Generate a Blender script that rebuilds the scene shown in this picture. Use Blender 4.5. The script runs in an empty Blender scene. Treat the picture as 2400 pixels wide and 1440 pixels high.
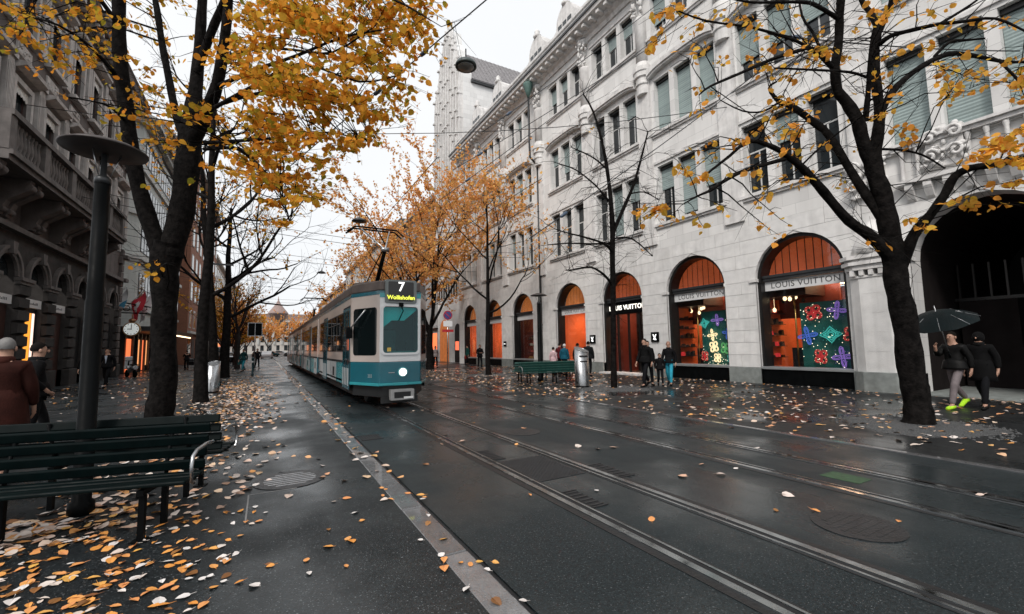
import bpy, bmesh, math, random
import numpy as np
from mathutils import Vector, Matrix

PI = math.pi
R = math.radians
random.seed(7)
SC = bpy.context.scene
COL = SC.collection

# ---------------------------------------------------------------- camera
CAM_F, CAM_H, YAW, PITCH, ROLL = 1030.0, 1.6, 29.2, 5.1, -1.0
cam_d = bpy.data.cameras.new('camera')
cam = bpy.data.objects.new('camera', cam_d)
COL.objects.link(cam)
cam_d.sensor_fit = 'HORIZONTAL'
cam_d.sensor_width = 36.0
cam_d.lens = 36.0 * CAM_F / 2400.0
cam_d.clip_start = 0.05
cam_d.clip_end = 3000
CAM_R = (Matrix.Rotation(-R(YAW), 3, 'Z') @ Matrix.Rotation(R(90 + PITCH), 3, 'X') @ Matrix.Rotation(R(ROLL), 3, 'Z'))
cam.matrix_world = Matrix.Translation((0, 0, CAM_H)) @ CAM_R.to_4x4()
SC.camera = cam

# ---------------------------------------------------------------- sky and sun (overcast)
SUN_ELEV, SUN_AZ = R(43), R(228)          # azimuth clockwise from +Y: low left, behind the camera
w = bpy.data.worlds.new('World')
SC.world = w
w.use_nodes = True
nt = w.node_tree
nt.nodes.clear()
sky = nt.nodes.new('ShaderNodeTexSky')
sky.sky_type = 'NISHITA'
sky.sun_disc = False
sky.sun_elevation = SUN_ELEV
sky.sun_rotation = SUN_AZ
sky.air_density = 1.0
sky.dust_density = 4.0
hs = nt.nodes.new('ShaderNodeHueSaturation')
hs.inputs['Saturation'].default_value = 0.25
tc = nt.nodes.new('ShaderNodeTexCoord')
cn = nt.nodes.new('ShaderNodeTexNoise')
cn.inputs['Scale'].default_value = 2.2
cn.inputs['Detail'].default_value = 5
cr = nt.nodes.new('ShaderNodeValToRGB')
cr.color_ramp.elements[0].position = 0.3
cr.color_ramp.elements[0].color = (6.9, 7.1, 7.3, 1)
cr.color_ramp.elements[1].position = 0.7
cr.color_ramp.elements[1].color = (7.4, 7.5, 7.65, 1)
mx = nt.nodes.new('ShaderNodeMix')
mx.data_type = 'RGBA'
mx.inputs[0].default_value = 0.93
bg = nt.nodes.new('ShaderNodeBackground')
bg.inputs['Strength'].default_value = 0.1
wo = nt.nodes.new('ShaderNodeOutputWorld')
nt.links.new(sky.outputs[0], hs.inputs['Color'])
nt.links.new(tc.outputs['Generated'], cn.inputs['Vector'])
nt.links.new(cn.outputs['Fac'], cr.inputs[0])
nt.links.new(hs.outputs[0], mx.inputs[6])
nt.links.new(cr.outputs[0], mx.inputs[7])
nt.links.new(mx.outputs[2], bg.inputs['Color'])
nt.links.new(bg.outputs[0], wo.inputs[0])

sun_d = bpy.data.lights.new('sun', 'SUN')
sun_d.energy = 1.5
sun_d.angle = R(14)
sun_d.color = (1.0, 0.94, 0.88)
sun = bpy.data.objects.new('sun', sun_d)
COL.objects.link(sun)
sdir = Vector((math.sin(SUN_AZ) * math.cos(SUN_ELEV), math.cos(SUN_AZ) * math.cos(SUN_ELEV), math.sin(SUN_ELEV)))
sun.rotation_euler = sdir.to_track_quat('Z', 'Y').to_euler()
sun.location = sdir * 60

SC.view_settings.view_transform = 'Standard'
SC.view_settings.look = 'None'
SC.view_settings.gamma = 1.0
SC.view_settings.use_curve_mapping = False
SC.view_settings.exposure = 0.5
SC.render.engine = 'CYCLES'
SC.cycles.use_denoising = True
SC.cycles.max_bounces = 5
SC.cycles.diffuse_bounces = 2
SC.cycles.glossy_bounces = 2
SC.cycles.transmission_bounces = 4
SC.cycles.transparent_max_bounces = 8
SC.cycles.caustics_reflective = False
SC.cycles.caustics_refractive = False
SC.cycles.sample_clamp_indirect = 4.0

# ---------------------------------------------------------------- helpers
def at(u, v, d):
    """point seen at pixel (u,v) of the 2400 px photograph, d metres ahead of the camera (survey helper)"""
    p = CAM_R @ Vector(((u - 1200) / CAM_F * d, -(v - 720) / CAM_F * d, -d))
    return Vector((p.x, p.y, p.z + CAM_H))

POS = {}
def wpos(o):
    return POS.get(o.name, Vector((0, 0, 0))) if o else Vector((0, 0, 0))

def tag(o, label=None, cat=None, group=None, kind=None):
    if label: o['label'] = label
    if cat: o['category'] = cat
    if group: o['group'] = group
    if kind: o['kind'] = kind
    return o

def thing(name, loc=(0, 0, 0), label=None, cat=None, group=None, rz=0.0, kind=None):
    o = bpy.data.objects.new(name, None)
    o.empty_display_size = 0.2
    COL.objects.link(o)
    o.location = loc
    o.rotation_euler = (0, 0, rz)
    POS[o.name] = Vector(loc)
    return tag(o, label, cat, group, kind)

class MB:
    """collects faces; build() links them as one mesh object"""
    def __init__(s):
        s.v, s.f, s.m, s.sm = [], [], [], []
    def add(s, vs, fs, m=0, sm=False):
        o = len(s.v)
        s.v.extend([tuple(p) for p in vs])
        for f in fs:
            s.f.append(tuple(i + o for i in f)); s.m.append(m); s.sm.append(sm)
        return s
    def box(s, x0, x1, y0, y1, z0, z1, m=0):
        return s.add([(x0, y0, z0), (x1, y0, z0), (x1, y1, z0), (x0, y1, z0), (x0, y0, z1), (x1, y0, z1), (x1, y1, z1), (x0, y1, z1)],
                     [(0, 3, 2, 1), (4, 5, 6, 7), (0, 1, 5, 4), (1, 2, 6, 5), (2, 3, 7, 6), (3, 0, 4, 7)], m)
    def prism(s, poly, ax, a0, a1, m=0, sm=False):
        """poly in the two other axes (order x<y<z), extruded along ax from a0 to a1"""
        def mk(p, a):
            return (a, p[0], p[1]) if ax == 0 else ((p[0], a, p[1]) if ax == 1 else (p[0], p[1], a))
        n = len(poly)
        vs = [mk(p, a0) for p in poly] + [mk(p, a1) for p in poly]
        s.add(vs, [tuple(range(n))[::-1], tuple(range(n, 2 * n))], m)
        s.add(vs, [(i, (i + 1) % n, (i + 1) % n + n, i + n) for i in range(n)], m, sm)
        return s
    def strip(s, A, B, ax, a0, a1, m=0):
        """solid between two polylines A and B (same length, 2-D), extruded along ax"""
        for i in range(len(A) - 1):
            s.prism([A[i], A[i + 1], B[i + 1], B[i]], ax, a0, a1, m)
        return s
    def tube(s, pts, rad, n=6, m=0, cap=True, sm=True, ridge=0.0):
        pts = [Vector(p) for p in pts]
        if not hasattr(rad, '__len__'): rad = [rad] * len(pts)
        vs, fs = [], []
        ref = None
        for i, p in enumerate(pts):
            t = (pts[min(i + 1, len(pts) - 1)] - pts[max(i - 1, 0)])
            if t.length < 1e-9: t = Vector((0, 0, 1))
            t.normalize()
            if ref is None:
                ref = Vector((1, 0, 0)) if abs(t.x) < 0.8 else Vector((0, 1, 0))
            a = (ref - t * ref.dot(t))
            if a.length < 1e-6: a = t.orthogonal()
            a.normalize(); ref = a
            b = t.cross(a)
            for k in range(n):
                th = 2 * PI * k / n
                q = 1.0 if not ridge else 1.0 + ridge * (0.6 * math.sin(k * 2.4 + i * 0.35) + 0.5 * math.sin(k * 4.1 + i * 0.9) + 0.35 * math.sin(k * 1.3 - i * 1.7))
                vs.append(p + (a * math.cos(th) + b * math.sin(th)) * (rad[i] * q))
        for i in range(len(pts) - 1):
            for k in range(n):
                fs.append((i * n + k, i * n + (k + 1) % n, (i + 1) * n + (k + 1) % n, (i + 1) * n + k))
        s.add(vs, fs, m, sm)
        if cap:
            s.add([vs[k] for k in range(n)], [tuple(range(n))[::-1]], m)
            L = (len(pts) - 1) * n
            s.add([vs[L + k] for k in range(n)], [tuple(range(n))], m)
        return s
    def lathe(s, prof, c, n=16, m=0, sm=True, a0=0, sx=1.0, sy=1.0):
        c = Vector(c)
        vs = []
        for r, z in prof:
            for k in range(n):
                th = 2 * PI * k / n + a0
                vs.append((c.x + r * math.cos(th) * sx, c.y + r * math.sin(th) * sy, c.z + z))
        fs = [(i * n + k, i * n + (k + 1) % n, (i + 1) * n + (k + 1) % n, (i + 1) * n + k) for i in range(len(prof) - 1) for k in range(n)]
        s.add(vs, fs, m, sm)
        s.add(vs[:n], [tuple(range(n))[::-1]], m)
        s.add(vs[-n:], [tuple(range(n))], m)
        return s
    def ball(s, c, r, n=10, k=6, m=0):
        if not hasattr(r, '__len__'): r = (r, r, r)
        c = Vector(c)
        vs = [(c.x, c.y, c.z - r[2])]
        for i in range(1, k):
            ph = -PI / 2 + PI * i / k
            for j in range(n):
                th = 2 * PI * j / n
                vs.append((c.x + r[0] * math.cos(ph) * math.cos(th), c.y + r[1] * math.cos(ph) * math.sin(th), c.z + r[2] * math.sin(ph)))
        vs.append((c.x, c.y, c.z + r[2]))
        fs = [(0, 1 + (j + 1) % n, 1 + j) for j in range(n)]
        for i in range(k - 2):
            for j in range(n):
                a = 1 + i * n
                fs.append((a + j, a + (j + 1) % n, a + n + (j + 1) % n, a + n + j))
        a = 1 + (k - 2) * n
        fs += [(a + j, a + (j + 1) % n, len(vs) - 1) for j in range(n)]
        return s.add(vs, fs, m, True)
    def xform(s, M4):
        s.v = [tuple(M4 @ Vector(p)) for p in s.v]
        return s
    def mesh(s, name, mats, off=Vector((0, 0, 0)), recalc=True):
        me = bpy.data.meshes.new(name)
        vv = [(p[0] - off.x, p[1] - off.y, p[2] - off.z) for p in s.v]
        me.from_pydata(vv, [], s.f)
        if not isinstance(mats, (list, tuple)): mats = [mats]
        for mt in mats:
            if mt: me.materials.append(mt)
        me.polygons.foreach_set('material_index', s.m)
        me.polygons.foreach_set('use_smooth', s.sm)
        if recalc:
            bm = bmesh.new(); bm.from_mesh(me)
            bmesh.ops.remove_doubles(bm, verts=bm.verts, dist=1e-5)
            bmesh.ops.recalc_face_normals(bm, faces=bm.faces)
            bm.to_mesh(me); bm.free()
        me.update()
        return me
    def build(s, name, mats, parent=None, bevel=0, label=None, cat=None, group=None, kind=None, local=False, recalc=True):
        off = Vector((0, 0, 0)) if local else wpos(parent)
        o = bpy.data.objects.new(name, s.mesh(name, mats, off, recalc))
        COL.objects.link(o)
        if parent:
            o.parent = parent
            POS[o.name] = wpos(parent)
        if bevel:
            b = o.modifiers.new('bevel', 'BEVEL'); b.width = bevel; b.segments = 2; b.limit_method = 'ANGLE'
        return tag(o, label, cat, group, kind)

def linkmesh(name, me, parent=None, loc=(0, 0, 0), rot=(0, 0, 0), scale=None, **k):
    o = bpy.data.objects.new(name, me)
    COL.objects.link(o)
    if parent: o.parent = parent
    o.location = loc; o.rotation_euler = rot
    if scale is not None: o.scale = scale
    return tag(o, **k)

def copy_tree(o, parent=None, loc=None, rz=None, label=None):
    c = o.copy()
    COL.objects.link(c)
    if parent: c.parent = parent
    if loc is not None: c.location = loc
    if rz is not None: c.rotation_euler[2] = rz
    if label: c['label'] = label
    for ch in list(o.children): copy_tree(ch, c)
    return c

def text_mesh(txt, size, depth=0.004, bold=0.0, spacing=1.0):
    cu = bpy.data.curves.new('lettering', 'FONT')
    cu.body = txt; cu.size = size; cu.extrude = depth; cu.offset = bold
    cu.align_x = 'CENTER'; cu.align_y = 'CENTER'; cu.space_character = spacing
    cu.resolution_u = 3
    o = bpy.data.objects.new('lettering', cu)
    COL.objects.link(o)
    bpy.context.view_layer.update()
    me = bpy.data.meshes.new_from_object(o.evaluated_get(bpy.context.evaluated_depsgraph_get()))
    bpy.data.objects.remove(o); bpy.data.curves.remove(cu)
    return me

def letters(name, txt, size, mat, parent, loc, rot, depth=0.004, bold=0.0, spacing=1.0, label=None):
    """lettering as mesh, loc is a world point"""
    me = text_mesh(txt, size, depth, bold, spacing)
    me.materials.clear(); me.materials.append(mat)
    return linkmesh(name, me, parent, Vector(loc) - wpos(parent), rot, label=label)

# ---------------------------------------------------------------- materials
def M(name, col, rough=0.7, metal=0.0, var=0.15, scale=2.0, bump=0.0, bscale=30.0, spec=0.5, emit=None, es=0.0, dirt=0.0, streak=0.0, world=False, orand=0.0, rvar=0.0, coat=0.0):
    m = bpy.data.materials.new(name)
    m.use_nodes = True
    t = m.node_tree; N = t.nodes; L = t.links
    p = N['Principled BSDF']
    p.inputs['Roughness'].default_value = rough
    p.inputs['Metallic'].default_value = metal
    p.inputs['Specular IOR Level'].default_value = spec
    if coat: p.inputs['Coat Weight'].default_value = coat
    if emit:
        p.inputs['Emission Color'].default_value = (*emit, 1)
        p.inputs['Emission Strength'].default_value = es
    if world:
        vec = N.new('ShaderNodeNewGeometry').outputs['Position']
    else:
        vec = N.new('ShaderNodeTexCoord').outputs['Object']
    def noise(sc, det=4, v=vec):
        n = N.new('ShaderNodeTexNoise'); n.inputs['Scale'].default_value = sc; n.inputs['Detail'].default_value = det
        L.new(v, n.inputs['Vector']); return n.outputs['Fac']
    def mixc(f, a, b, mode='MIX'):
        q = N.new('ShaderNodeMix'); q.data_type = 'RGBA'; q.blend_type = mode
        if hasattr(f, 'node'): L.new(f, q.inputs[0])
        else: q.inputs[0].default_value = f
        for i, c in ((6, a), (7, b)):
            if hasattr(c, 'node'): L.new(c, q.inputs[i])
            else: q.inputs[i].default_value = (*c, 1)
        return q.outputs[2]
    def rng(f, a, b, c, d):
        q = N.new('ShaderNodeMapRange'); L.new(f, q.inputs[0])
        for i, x in enumerate((a, b, c, d)): q.inputs[i + 1].default_value = x
        return q.outputs[0]
    lo = tuple(max(0, c * (1 - var)) for c in col); hi = tuple(min(1, c * (1 + var)) for c in col)
    c = mixc(rng(noise(scale), 0.3, 0.7, 0, 1), lo, hi)
    if dirt:
        c = mixc(rng(noise(scale * 0.35, 6), 0.45, 0.75, 0, dirt), c, tuple(x * 0.35 for x in col))
    if streak:
        mp = N.new('ShaderNodeMapping'); mp.inputs['Scale'].default_value = (2.2, 2.2, 0.12); L.new(vec, mp.inputs['Vector'])
        c = mixc(rng(noise(1.6, 5, mp.outputs[0]), 0.48, 0.75, 0, streak), c, tuple(x * 0.4 for x in col))
    if orand:
        oi = N.new('ShaderNodeObjectInfo').outputs['Random']
        g = N.new('ShaderNodeCombineColor')
        r_ = rng(oi, 0, 1, 1 - orand, 1 + orand * 0.6)
        for i in range(3): L.new(r_, g.inputs[i])
        c = mixc(1.0, c, g.outputs[0], 'MULTIPLY')
    L.new(c, p.inputs['Base Color'])
    if rvar:
        L.new(rng(noise(scale * 1.7, 5), 0.35, 0.65, max(0.02, rough - rvar), min(1, rough + rvar)), p.inputs['Roughness'])
    if bump:
        b = N.new('ShaderNodeBump'); b.inputs['Strength'].default_value = bump; b.inputs['Distance'].default_value = 0.02
        L.new(noise(bscale, 6), b.inputs['Height']); L.new(b.outputs[0], p.inputs['Normal'])
    return m

def glass(name, tint=(0.02, 0.025, 0.028), transp=0.0, rough=0.03):
    """window glass: mirror reflection over a dark (or clear) body"""
    m = bpy.data.materials.new(name); m.use_nodes = True
    t = m.node_tree; N = t.nodes; L = t.links
    p = N['Principled BSDF']
    p.inputs['Base Color'].default_value = (*tint, 1)
    p.inputs['Roughness'].default_value = rough
    p.inputs['Specular IOR Level'].default_value = 0.6
    n = N.new('ShaderNodeTexNoise'); n.inputs['Scale'].default_value = 0.7
    L.new(N.new('ShaderNodeTexCoord').outputs['Object'], n.inputs['Vector'])
    b = N.new('ShaderNodeBump'); b.inputs['Strength'].default_value = 0.06; L.new(n.outputs[0], b.inputs['Height']); L.new(b.outputs[0], p.inputs['Normal'])
    if transp:
        tr = N.new('ShaderNodeBsdfTransparent'); tr.inputs[0].default_value = (0.93, 0.95, 0.95, 1)
        mixs = N.new('ShaderNodeMixShader')
        ge = N.new('ShaderNodeNewGeometry')
        vm = N.new('ShaderNodeVectorMath'); vm.operation = 'DOT_PRODUCT'; L.new(ge.outputs['Incoming'], vm.inputs[0]); L.new(ge.outputs['Normal'], vm.inputs[1])
        def mth(op, x, y=None):
            k = N.new('ShaderNodeMath'); k.operation = op
            for i, e in enumerate((x, y)):
                if e is None: continue
                if hasattr(e, 'node'): L.new(e, k.inputs[i])
                else: k.inputs[i].default_value = e
            return k.outputs[0]
        fz = mth('POWER', mth('SUBTRACT', 1.0, mth('ABSOLUTE', vm.outputs['Value'])), 5.0)
        q = N.new('ShaderNodeMapRange'); L.new(fz, q.inputs[0])
        q.inputs[3].default_value = 1 - transp; q.inputs[4].default_value = 0.9
        gl = N.new('ShaderNodeBsdfGlossy'); gl.inputs['Roughness'].default_value = rough; gl.inputs[0].default_value = (0.9, 0.95, 1, 1)
        L.new(b.outputs[0], gl.inputs['Normal'])
        L.new(q.outputs[0], mixs.inputs[0]); L.new(tr.outputs[0], mixs.inputs[1]); L.new(gl.outputs[0], mixs.inputs[2])
        L.new(mixs.outputs[0], N['Material Output'].inputs[0])
    return m

def asphalt(name, col, rough_lo, rough_hi, ior=1.5, joints=False, tint=None):
    m = bpy.data.materials.new(name); m.use_nodes = True
    t = m.node_tree; N = t.nodes; L = t.links
    p = N['Principled BSDF']
    pos = N.new('ShaderNodeNewGeometry').outputs['Position']
    def noise(sc, det=4, stretch=None):
        v = pos
        if stretch:
            mp = N.new('ShaderNodeMapping'); mp.inputs['Scale'].default_value = stretch; L.new(pos, mp.inputs['Vector']); v = mp.outputs[0]
        n = N.new('ShaderNodeTexNoise'); n.inputs['Scale'].default_value = sc; n.inputs['Detail'].default_value = det
        L.new(v, n.inputs['Vector']); return n.outputs['Fac']
    def rng(f, a, b, c, d):
        q = N.new('ShaderNodeMapRange'); L.new(f, q.inputs[0])
        for i, x in enumerate((a, b, c, d)): q.inputs[i + 1].default_value = x
        return q.outputs[0]
    def mixc(f, a, b):
        q = N.new('ShaderNodeMix'); q.data_type = 'RGBA'
        if hasattr(f, 'node'): L.new(f, q.inputs[0])
        else: q.inputs[0].default_value = f
        for i, c in ((6, a), (7, b)):
            if hasattr(c, 'node'): L.new(c, q.inputs[i])
            else: q.inputs[i].default_value = (*c, 1)
        return q.outputs[2]
    patch = noise(0.55, 5)
    worn = noise(0.8, 4, (3.0, 0.25, 1))
    grain = noise(140, 2)
    c = mixc(rng(patch, 0.35, 0.65, 0, 1), tuple(x * 0.6 for x in col), tuple(x * 1.5 for x in col))
    c = mixc(rng(noise(0.22, 5), 0.46, 0.62, 0, 0.7), c, (col[0] * 1.5, col[1] * 1.05, col[2] * 0.9))
    c = mixc(rng(worn, 0.5, 0.75, 0, 0.5), c, tuple(x * 0.55 for x in col))
    c = mixc(rng(noise(46, 3), 0.40, 0.62, 0, 0.8), c, tuple(x * 2.4 for x in col))
    c = mixc(rng(noise(30, 2), 0.56, 0.68, 0, 0.7), c, tuple(x * 0.35 for x in col))
    c = mixc(rng(grain, 0.58, 0.70, 0, 0.8), c, tuple(min(1, x * 5) for x in col))
    c = mixc(rng(noise(75, 1), 0.66, 0.72, 0, 0.8), c, (0.16, 0.165, 0.17))
    L.new(c, p.inputs['Base Color'])
    wetf = rng(noise(0.5, 8), 0.42, 0.58, 0, 1)
    q = N.new('ShaderNodeMapRange'); L.new(wetf, q.inputs[0]); q.inputs[3].default_value = rough_hi; q.inputs[4].default_value = rough_lo
    mul = N.new('ShaderNodeMath'); mul.operation = 'ADD'; L.new(q.outputs[0], mul.inputs[0])
    L.new(rng(worn, 0.4, 0.7, -0.06, 0.08), mul.inputs[1])
    p.inputs['Roughness'].default_value = 0.6
    p.inputs['Specular IOR Level'].default_value = 0.15
    L.new(rng(wetf, 0, 1, 0.40, 1.0), p.inputs['Coat Weight'])
    p.inputs['Coat Tint'].default_value = (0.93, 0.99, 1.0, 1)  # teal cast of the wet sheen put in as a coat tint
    L.new(mul.outputs[0], p.inputs['Coat Roughness'])
    p.inputs['Coat IOR'].default_value = ior
    b = N.new('ShaderNodeBump'); b.inputs['Strength'].default_value = 0.6; b.inputs['Distance'].default_value = 0.006
    L.new(noise(90, 3), b.inputs['Height'])
    b2 = N.new('ShaderNodeBump'); b2.inputs['Strength'].default_value = 0.12; b2.inputs['Distance'].default_value = 0.012
    L.new(noise(1.6, 3), b2.inputs['Height'])
    b3 = N.new('ShaderNodeBump'); b3.inputs['Strength'].default_value = 0.28; b3.inputs['Distance'].default_value = 0.005
    L.new(noise(42, 3), b3.inputs['Height']); L.new(b2.outputs[0], b3.inputs['Normal'])
    L.new(b3.outputs[0], p.inputs['Coat Normal'])
    L.new(b.outputs[0], p.inputs['Normal'])
    return m

def ashlar(name, col, bw=0.9, bh=0.55, ax='x', streak=0.24, jointc=0.55, bumpy=0.5):
    """dressed stone walling too far off to pick the blocks apart: joints from a brick texture on world position"""
    m = bpy.data.materials.new(name); m.use_nodes = True
    t = m.node_tree; N = t.nodes; L = t.links
    p = N['Principled BSDF']; p.inputs['Roughness'].default_value = 0.85
    pos = N.new('ShaderNodeNewGeometry').outputs['Position']
    sx = N.new('ShaderNodeSeparateXYZ'); L.new(pos, sx.inputs[0])
    cb = N.new('ShaderNodeCombineXYZ')
    add = N.new('ShaderNodeMath'); add.operation = 'ADD'
    L.new(sx.outputs[0], add.inputs[0]); L.new(sx.outputs[1], add.inputs[1])
    L.new(add.outputs[0], cb.inputs[0]); L.new(sx.outputs[2], cb.inputs[1])
    br = N.new('ShaderNodeTexBrick')
    br.inputs['Scale'].default_value = 1.0
    br.inputs['Brick Width'].default_value = bw; br.inputs['Row Height'].default_value = bh
    br.inputs['Mortar Size'].default_value = 0.012; br.inputs['Mortar Smooth'].default_value = 0.3
    br.inputs['Color1'].default_value = (*[c * 0.93 for c in col], 1)
    br.inputs['Color2'].default_value = (*[min(1, c * 1.07) for c in col], 1)
    br.inputs['Mortar'].default_value = (*[c * jointc for c in col], 1)
    L.new(cb.outputs[0], br.inputs['Vector'])
    def noise(sc, det, st=None):
        v = pos
        if st:
            mp = N.new('ShaderNodeMapping'); mp.inputs['Scale'].default_value = st; L.new(pos, mp.inputs['Vector']); v = mp.outputs[0]
        n = N.new('ShaderNodeTexNoise'); n.inputs['Scale'].default_value = sc; n.inputs['Detail'].default_value = det
        L.new(v, n.inputs['Vector']); return n.outputs['Fac']
    def mixm(f, a, b, fac):
        mr = N.new('ShaderNodeMapRange'); L.new(f, mr.inputs[0]); mr.inputs[1].default_value = 0.47; mr.inputs[2].default_value = 0.78; mr.inputs[4].default_value = fac
        q = N.new('ShaderNodeMix'); q.data_type = 'RGBA'; L.new(mr.outputs[0], q.inputs[0]); L.new(a, q.inputs[6]); q.inputs[7].default_value = (*b, 1)
        return q.outputs[2]
    c = mixm(noise(1.3, 6, (1.5, 1.5, 0.13)), br.outputs['Color'], tuple(x * 0.45 for x in col), streak)
    c = mixm(noise(2.2, 6), c, tuple(x * 0.7 for x in col), streak * 0.35)
    L.new(c, p.inputs['Base Color'])
    b = N.new('ShaderNodeBump'); b.inputs['Strength'].default_value = bumpy; b.inputs['Distance'].default_value = 0.015; b.invert = True
    L.new(br.outputs['Fac'], b.inputs['Height'])
    b2 = N.new('ShaderNodeBump'); b2.inputs['Strength'].default_value = 0.3; b2.inputs['Distance'].default_value = 0.01
    L.new(noise(25, 5), b2.inputs['Height']); L.new(b.outputs[0], b2.inputs['Normal']); L.new(b2.outputs[0], p.inputs['Normal'])
    return m

def leafmat(name, cols, trans=0.45, gloss=0.0):
    m = bpy.data.materials.new(name); m.use_nodes = True
    t = m.node_tree; N = t.nodes; L = t.links
    N.remove(N['Principled BSDF'])
    a = N.new('ShaderNodeAttribute'); a.attribute_name = 'rnd'
    oi = N.new('ShaderNodeObjectInfo')
    ad = N.new('ShaderNodeMath'); ad.operation = 'ADD'; L.new(a.outputs['Fac'], ad.inputs[0]); L.new(oi.outputs['Random'], ad.inputs[1])
    fr = N.new('ShaderNodeMath'); fr.operation = 'FRACT'; L.new(ad.outputs[0], fr.inputs[0])
    r = N.new('ShaderNodeValToRGB'); e = r.color_ramp.elements
    e[0].position = 0; e[0].color = (*cols[0], 1); e[1].position = 1; e[1].color = (*cols[-1], 1)
    for i, c in enumerate(cols[1:-1]):
        q = e.new((i + 1) / (len(cols) - 1)); q.color = (*c, 1)
    L.new(fr.outputs[0], r.inputs[0])
    d = N.new('ShaderNodeBsdfDiffuse'); L.new(r.outputs[0], d.inputs[0])
    out = d.outputs[0]
    if trans:
        tr = N.new('ShaderNodeBsdfTranslucent'); L.new(r.outputs[0], tr.inputs[0])
        mi = N.new('ShaderNodeMixShader'); mi.inputs[0].default_value = trans
        L.new(d.outputs[0], mi.inputs[1]); L.new(tr.outputs[0], mi.inputs[2]); out = mi.outputs[0]
    if gloss:
        g = N.new('ShaderNodeBsdfGlossy'); g.inputs['Roughness'].default_value = 0.35
        m2 = N.new('ShaderNodeMixShader'); m2.inputs[0].default_value = gloss
        L.new(out, m2.inputs[1]); L.new(g.outputs[0], m2.inputs[2]); out = m2.outputs[0]
    L.new(out, N['Material Output'].inputs[0])
    return m

MT = {}
MT['road'] = asphalt('wet asphalt road', (0.0070, 0.0105, 0.012), 0.22, 0.46, 1.42)
MT['pave'] = asphalt('damp asphalt pavement', (0.0058, 0.0074, 0.0084), 0.2, 0.46, 1.34)
MT['plaza'] = asphalt('dark damp asphalt of the wide pavement', (0.0070, 0.0075, 0.008), 0.2, 0.48, 1.40)
MT['ground'] = asphalt('ground asphalt', (0.035, 0.036, 0.038), 0.3, 0.6)
MT['kerb'] = M('granite kerb stone', (0.15, 0.15, 0.155), 0.32, coat=0.8, var=0.2, scale=6, bump=0.3, bscale=60, orand=0.3, rvar=0.12)
MT['steel'] = M('worn rail steel', (0.46, 0.49, 0.50), 0.2, 1.0, var=0.25, scale=4, rvar=0.1)
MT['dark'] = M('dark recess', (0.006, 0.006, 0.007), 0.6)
MT['tar'] = M('bitumen sealing', (0.010, 0.010, 0.011), 0.4, var=0.3, bump=0.2)
MT['iron'] = M('cast iron', (0.05, 0.05, 0.052), 0.42, 0.6, var=0.3, scale=8, bump=0.4, bscale=50)
MT['gravel'] = M('pale tree pit gravel', (0.085, 0.088, 0.09), 0.6, var=0.6, scale=60, bump=1.0, bscale=90)
MT['stone'] = ashlar('pale limestone ashlar', (0.765, 0.755, 0.74), jointc=0.82, bumpy=0.25)
MT['block'] = M('pale limestone block', (0.765, 0.755, 0.74), 0.85, var=0.09, scale=3, bump=0.35, bscale=35, streak=0.26, world=True, orand=0.06)
MT['trim'] = M('carved limestone trim', (0.74, 0.725, 0.71), 0.85, var=0.14, scale=3, bump=0.4, bscale=30, streak=0.5, world=True)
MT['plinth'] = M('grey green granite plinth', (0.24, 0.26, 0.25), 0.6, var=0.2, scale=5, bump=0.2, dirt=0.4, world=True)
MT['bronze'] = M('dark bronze frame', (0.018, 0.017, 0.017), 0.35, 0.4, var=0.2)
MT['black'] = M('black painted metal', (0.003, 0.0036, 0.004), 0.5, spec=0.07, var=0.3, scale=4, rvar=0.1)
MT['darkgrey'] = M('dark grey metal', (0.045, 0.047, 0.05), 0.4, 0.3, var=0.2)
MT['metal'] = M('brushed stainless steel', (0.42, 0.43, 0.44), 0.3, 1.0, var=0.12, scale=3, rvar=0.1)
MT['ledge'] = M('pale metal ledge', (0.5, 0.52, 0.53), 0.3, 0.6, var=0.1)
MT['white'] = M('white paint', (0.78, 0.78, 0.78), 0.5, var=0.06)
MT['winframe'] = M('off white window frame', (0.6, 0.6, 0.59), 0.5, var=0.1)
MT['banner'] = M('white sign banner', (0.72, 0.72, 0.72), 0.5, var=0.05)
MT['ink'] = M('grey sign lettering', (0.09, 0.09, 0.095), 0.5, var=0.05)
MT['blind'] = M('sea green roller blind', (0.30, 0.37, 0.365), 0.55, var=0.12, scale=3, orand=0.12, streak=0.25)
MT['roof'] = M('grey slate roof', (0.11, 0.105, 0.11), 0.7, var=0.35, scale=6, bump=0.5, bscale=14, world=True)
MT['copper'] = M('verdigris copper', (0.09, 0.17, 0.15), 0.6, var=0.3, dirt=0.4)
MT['pane'] = glass('dark window pane')
MT['shopglass'] = glass('shop window glass', transp=0.97)
MT['sooty'] = M('sooty brown sandstone', (0.11, 0.092, 0.086), 0.85, var=0.18, scale=2.5, bump=0.5, bscale=25, streak=0.6, world=True)
MT['sootlow'] = M('dark rusticated stone', (0.05, 0.046, 0.044), 0.85, spec=0.2, var=0.2, scale=3, bump=0.6, bscale=22, dirt=0.4, world=True, orand=0.25)
MT['soottrim'] = M('weathered sandstone trim', (0.46, 0.43, 0.41), 0.85, var=0.2, scale=3, bump=0.5, bscale=30, streak=0.6, world=True)
MT['sootmid'] = M('grimy sandstone', (0.13, 0.115, 0.108), 0.85, var=0.25, scale=3, bump=0.5, bscale=30, streak=0.6, world=True)
MT['bark'] = M('wet dark bark', (0.0085, 0.0074, 0.007), 0.85, spec=0.08, var=0.75, scale=9, bump=1.0, bscale=26)
MT['barkfar'] = M('brown grey bark', (0.022, 0.018, 0.017), 0.85, spec=0.2, var=0.4, scale=6, bump=0.6, bscale=20)
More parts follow.
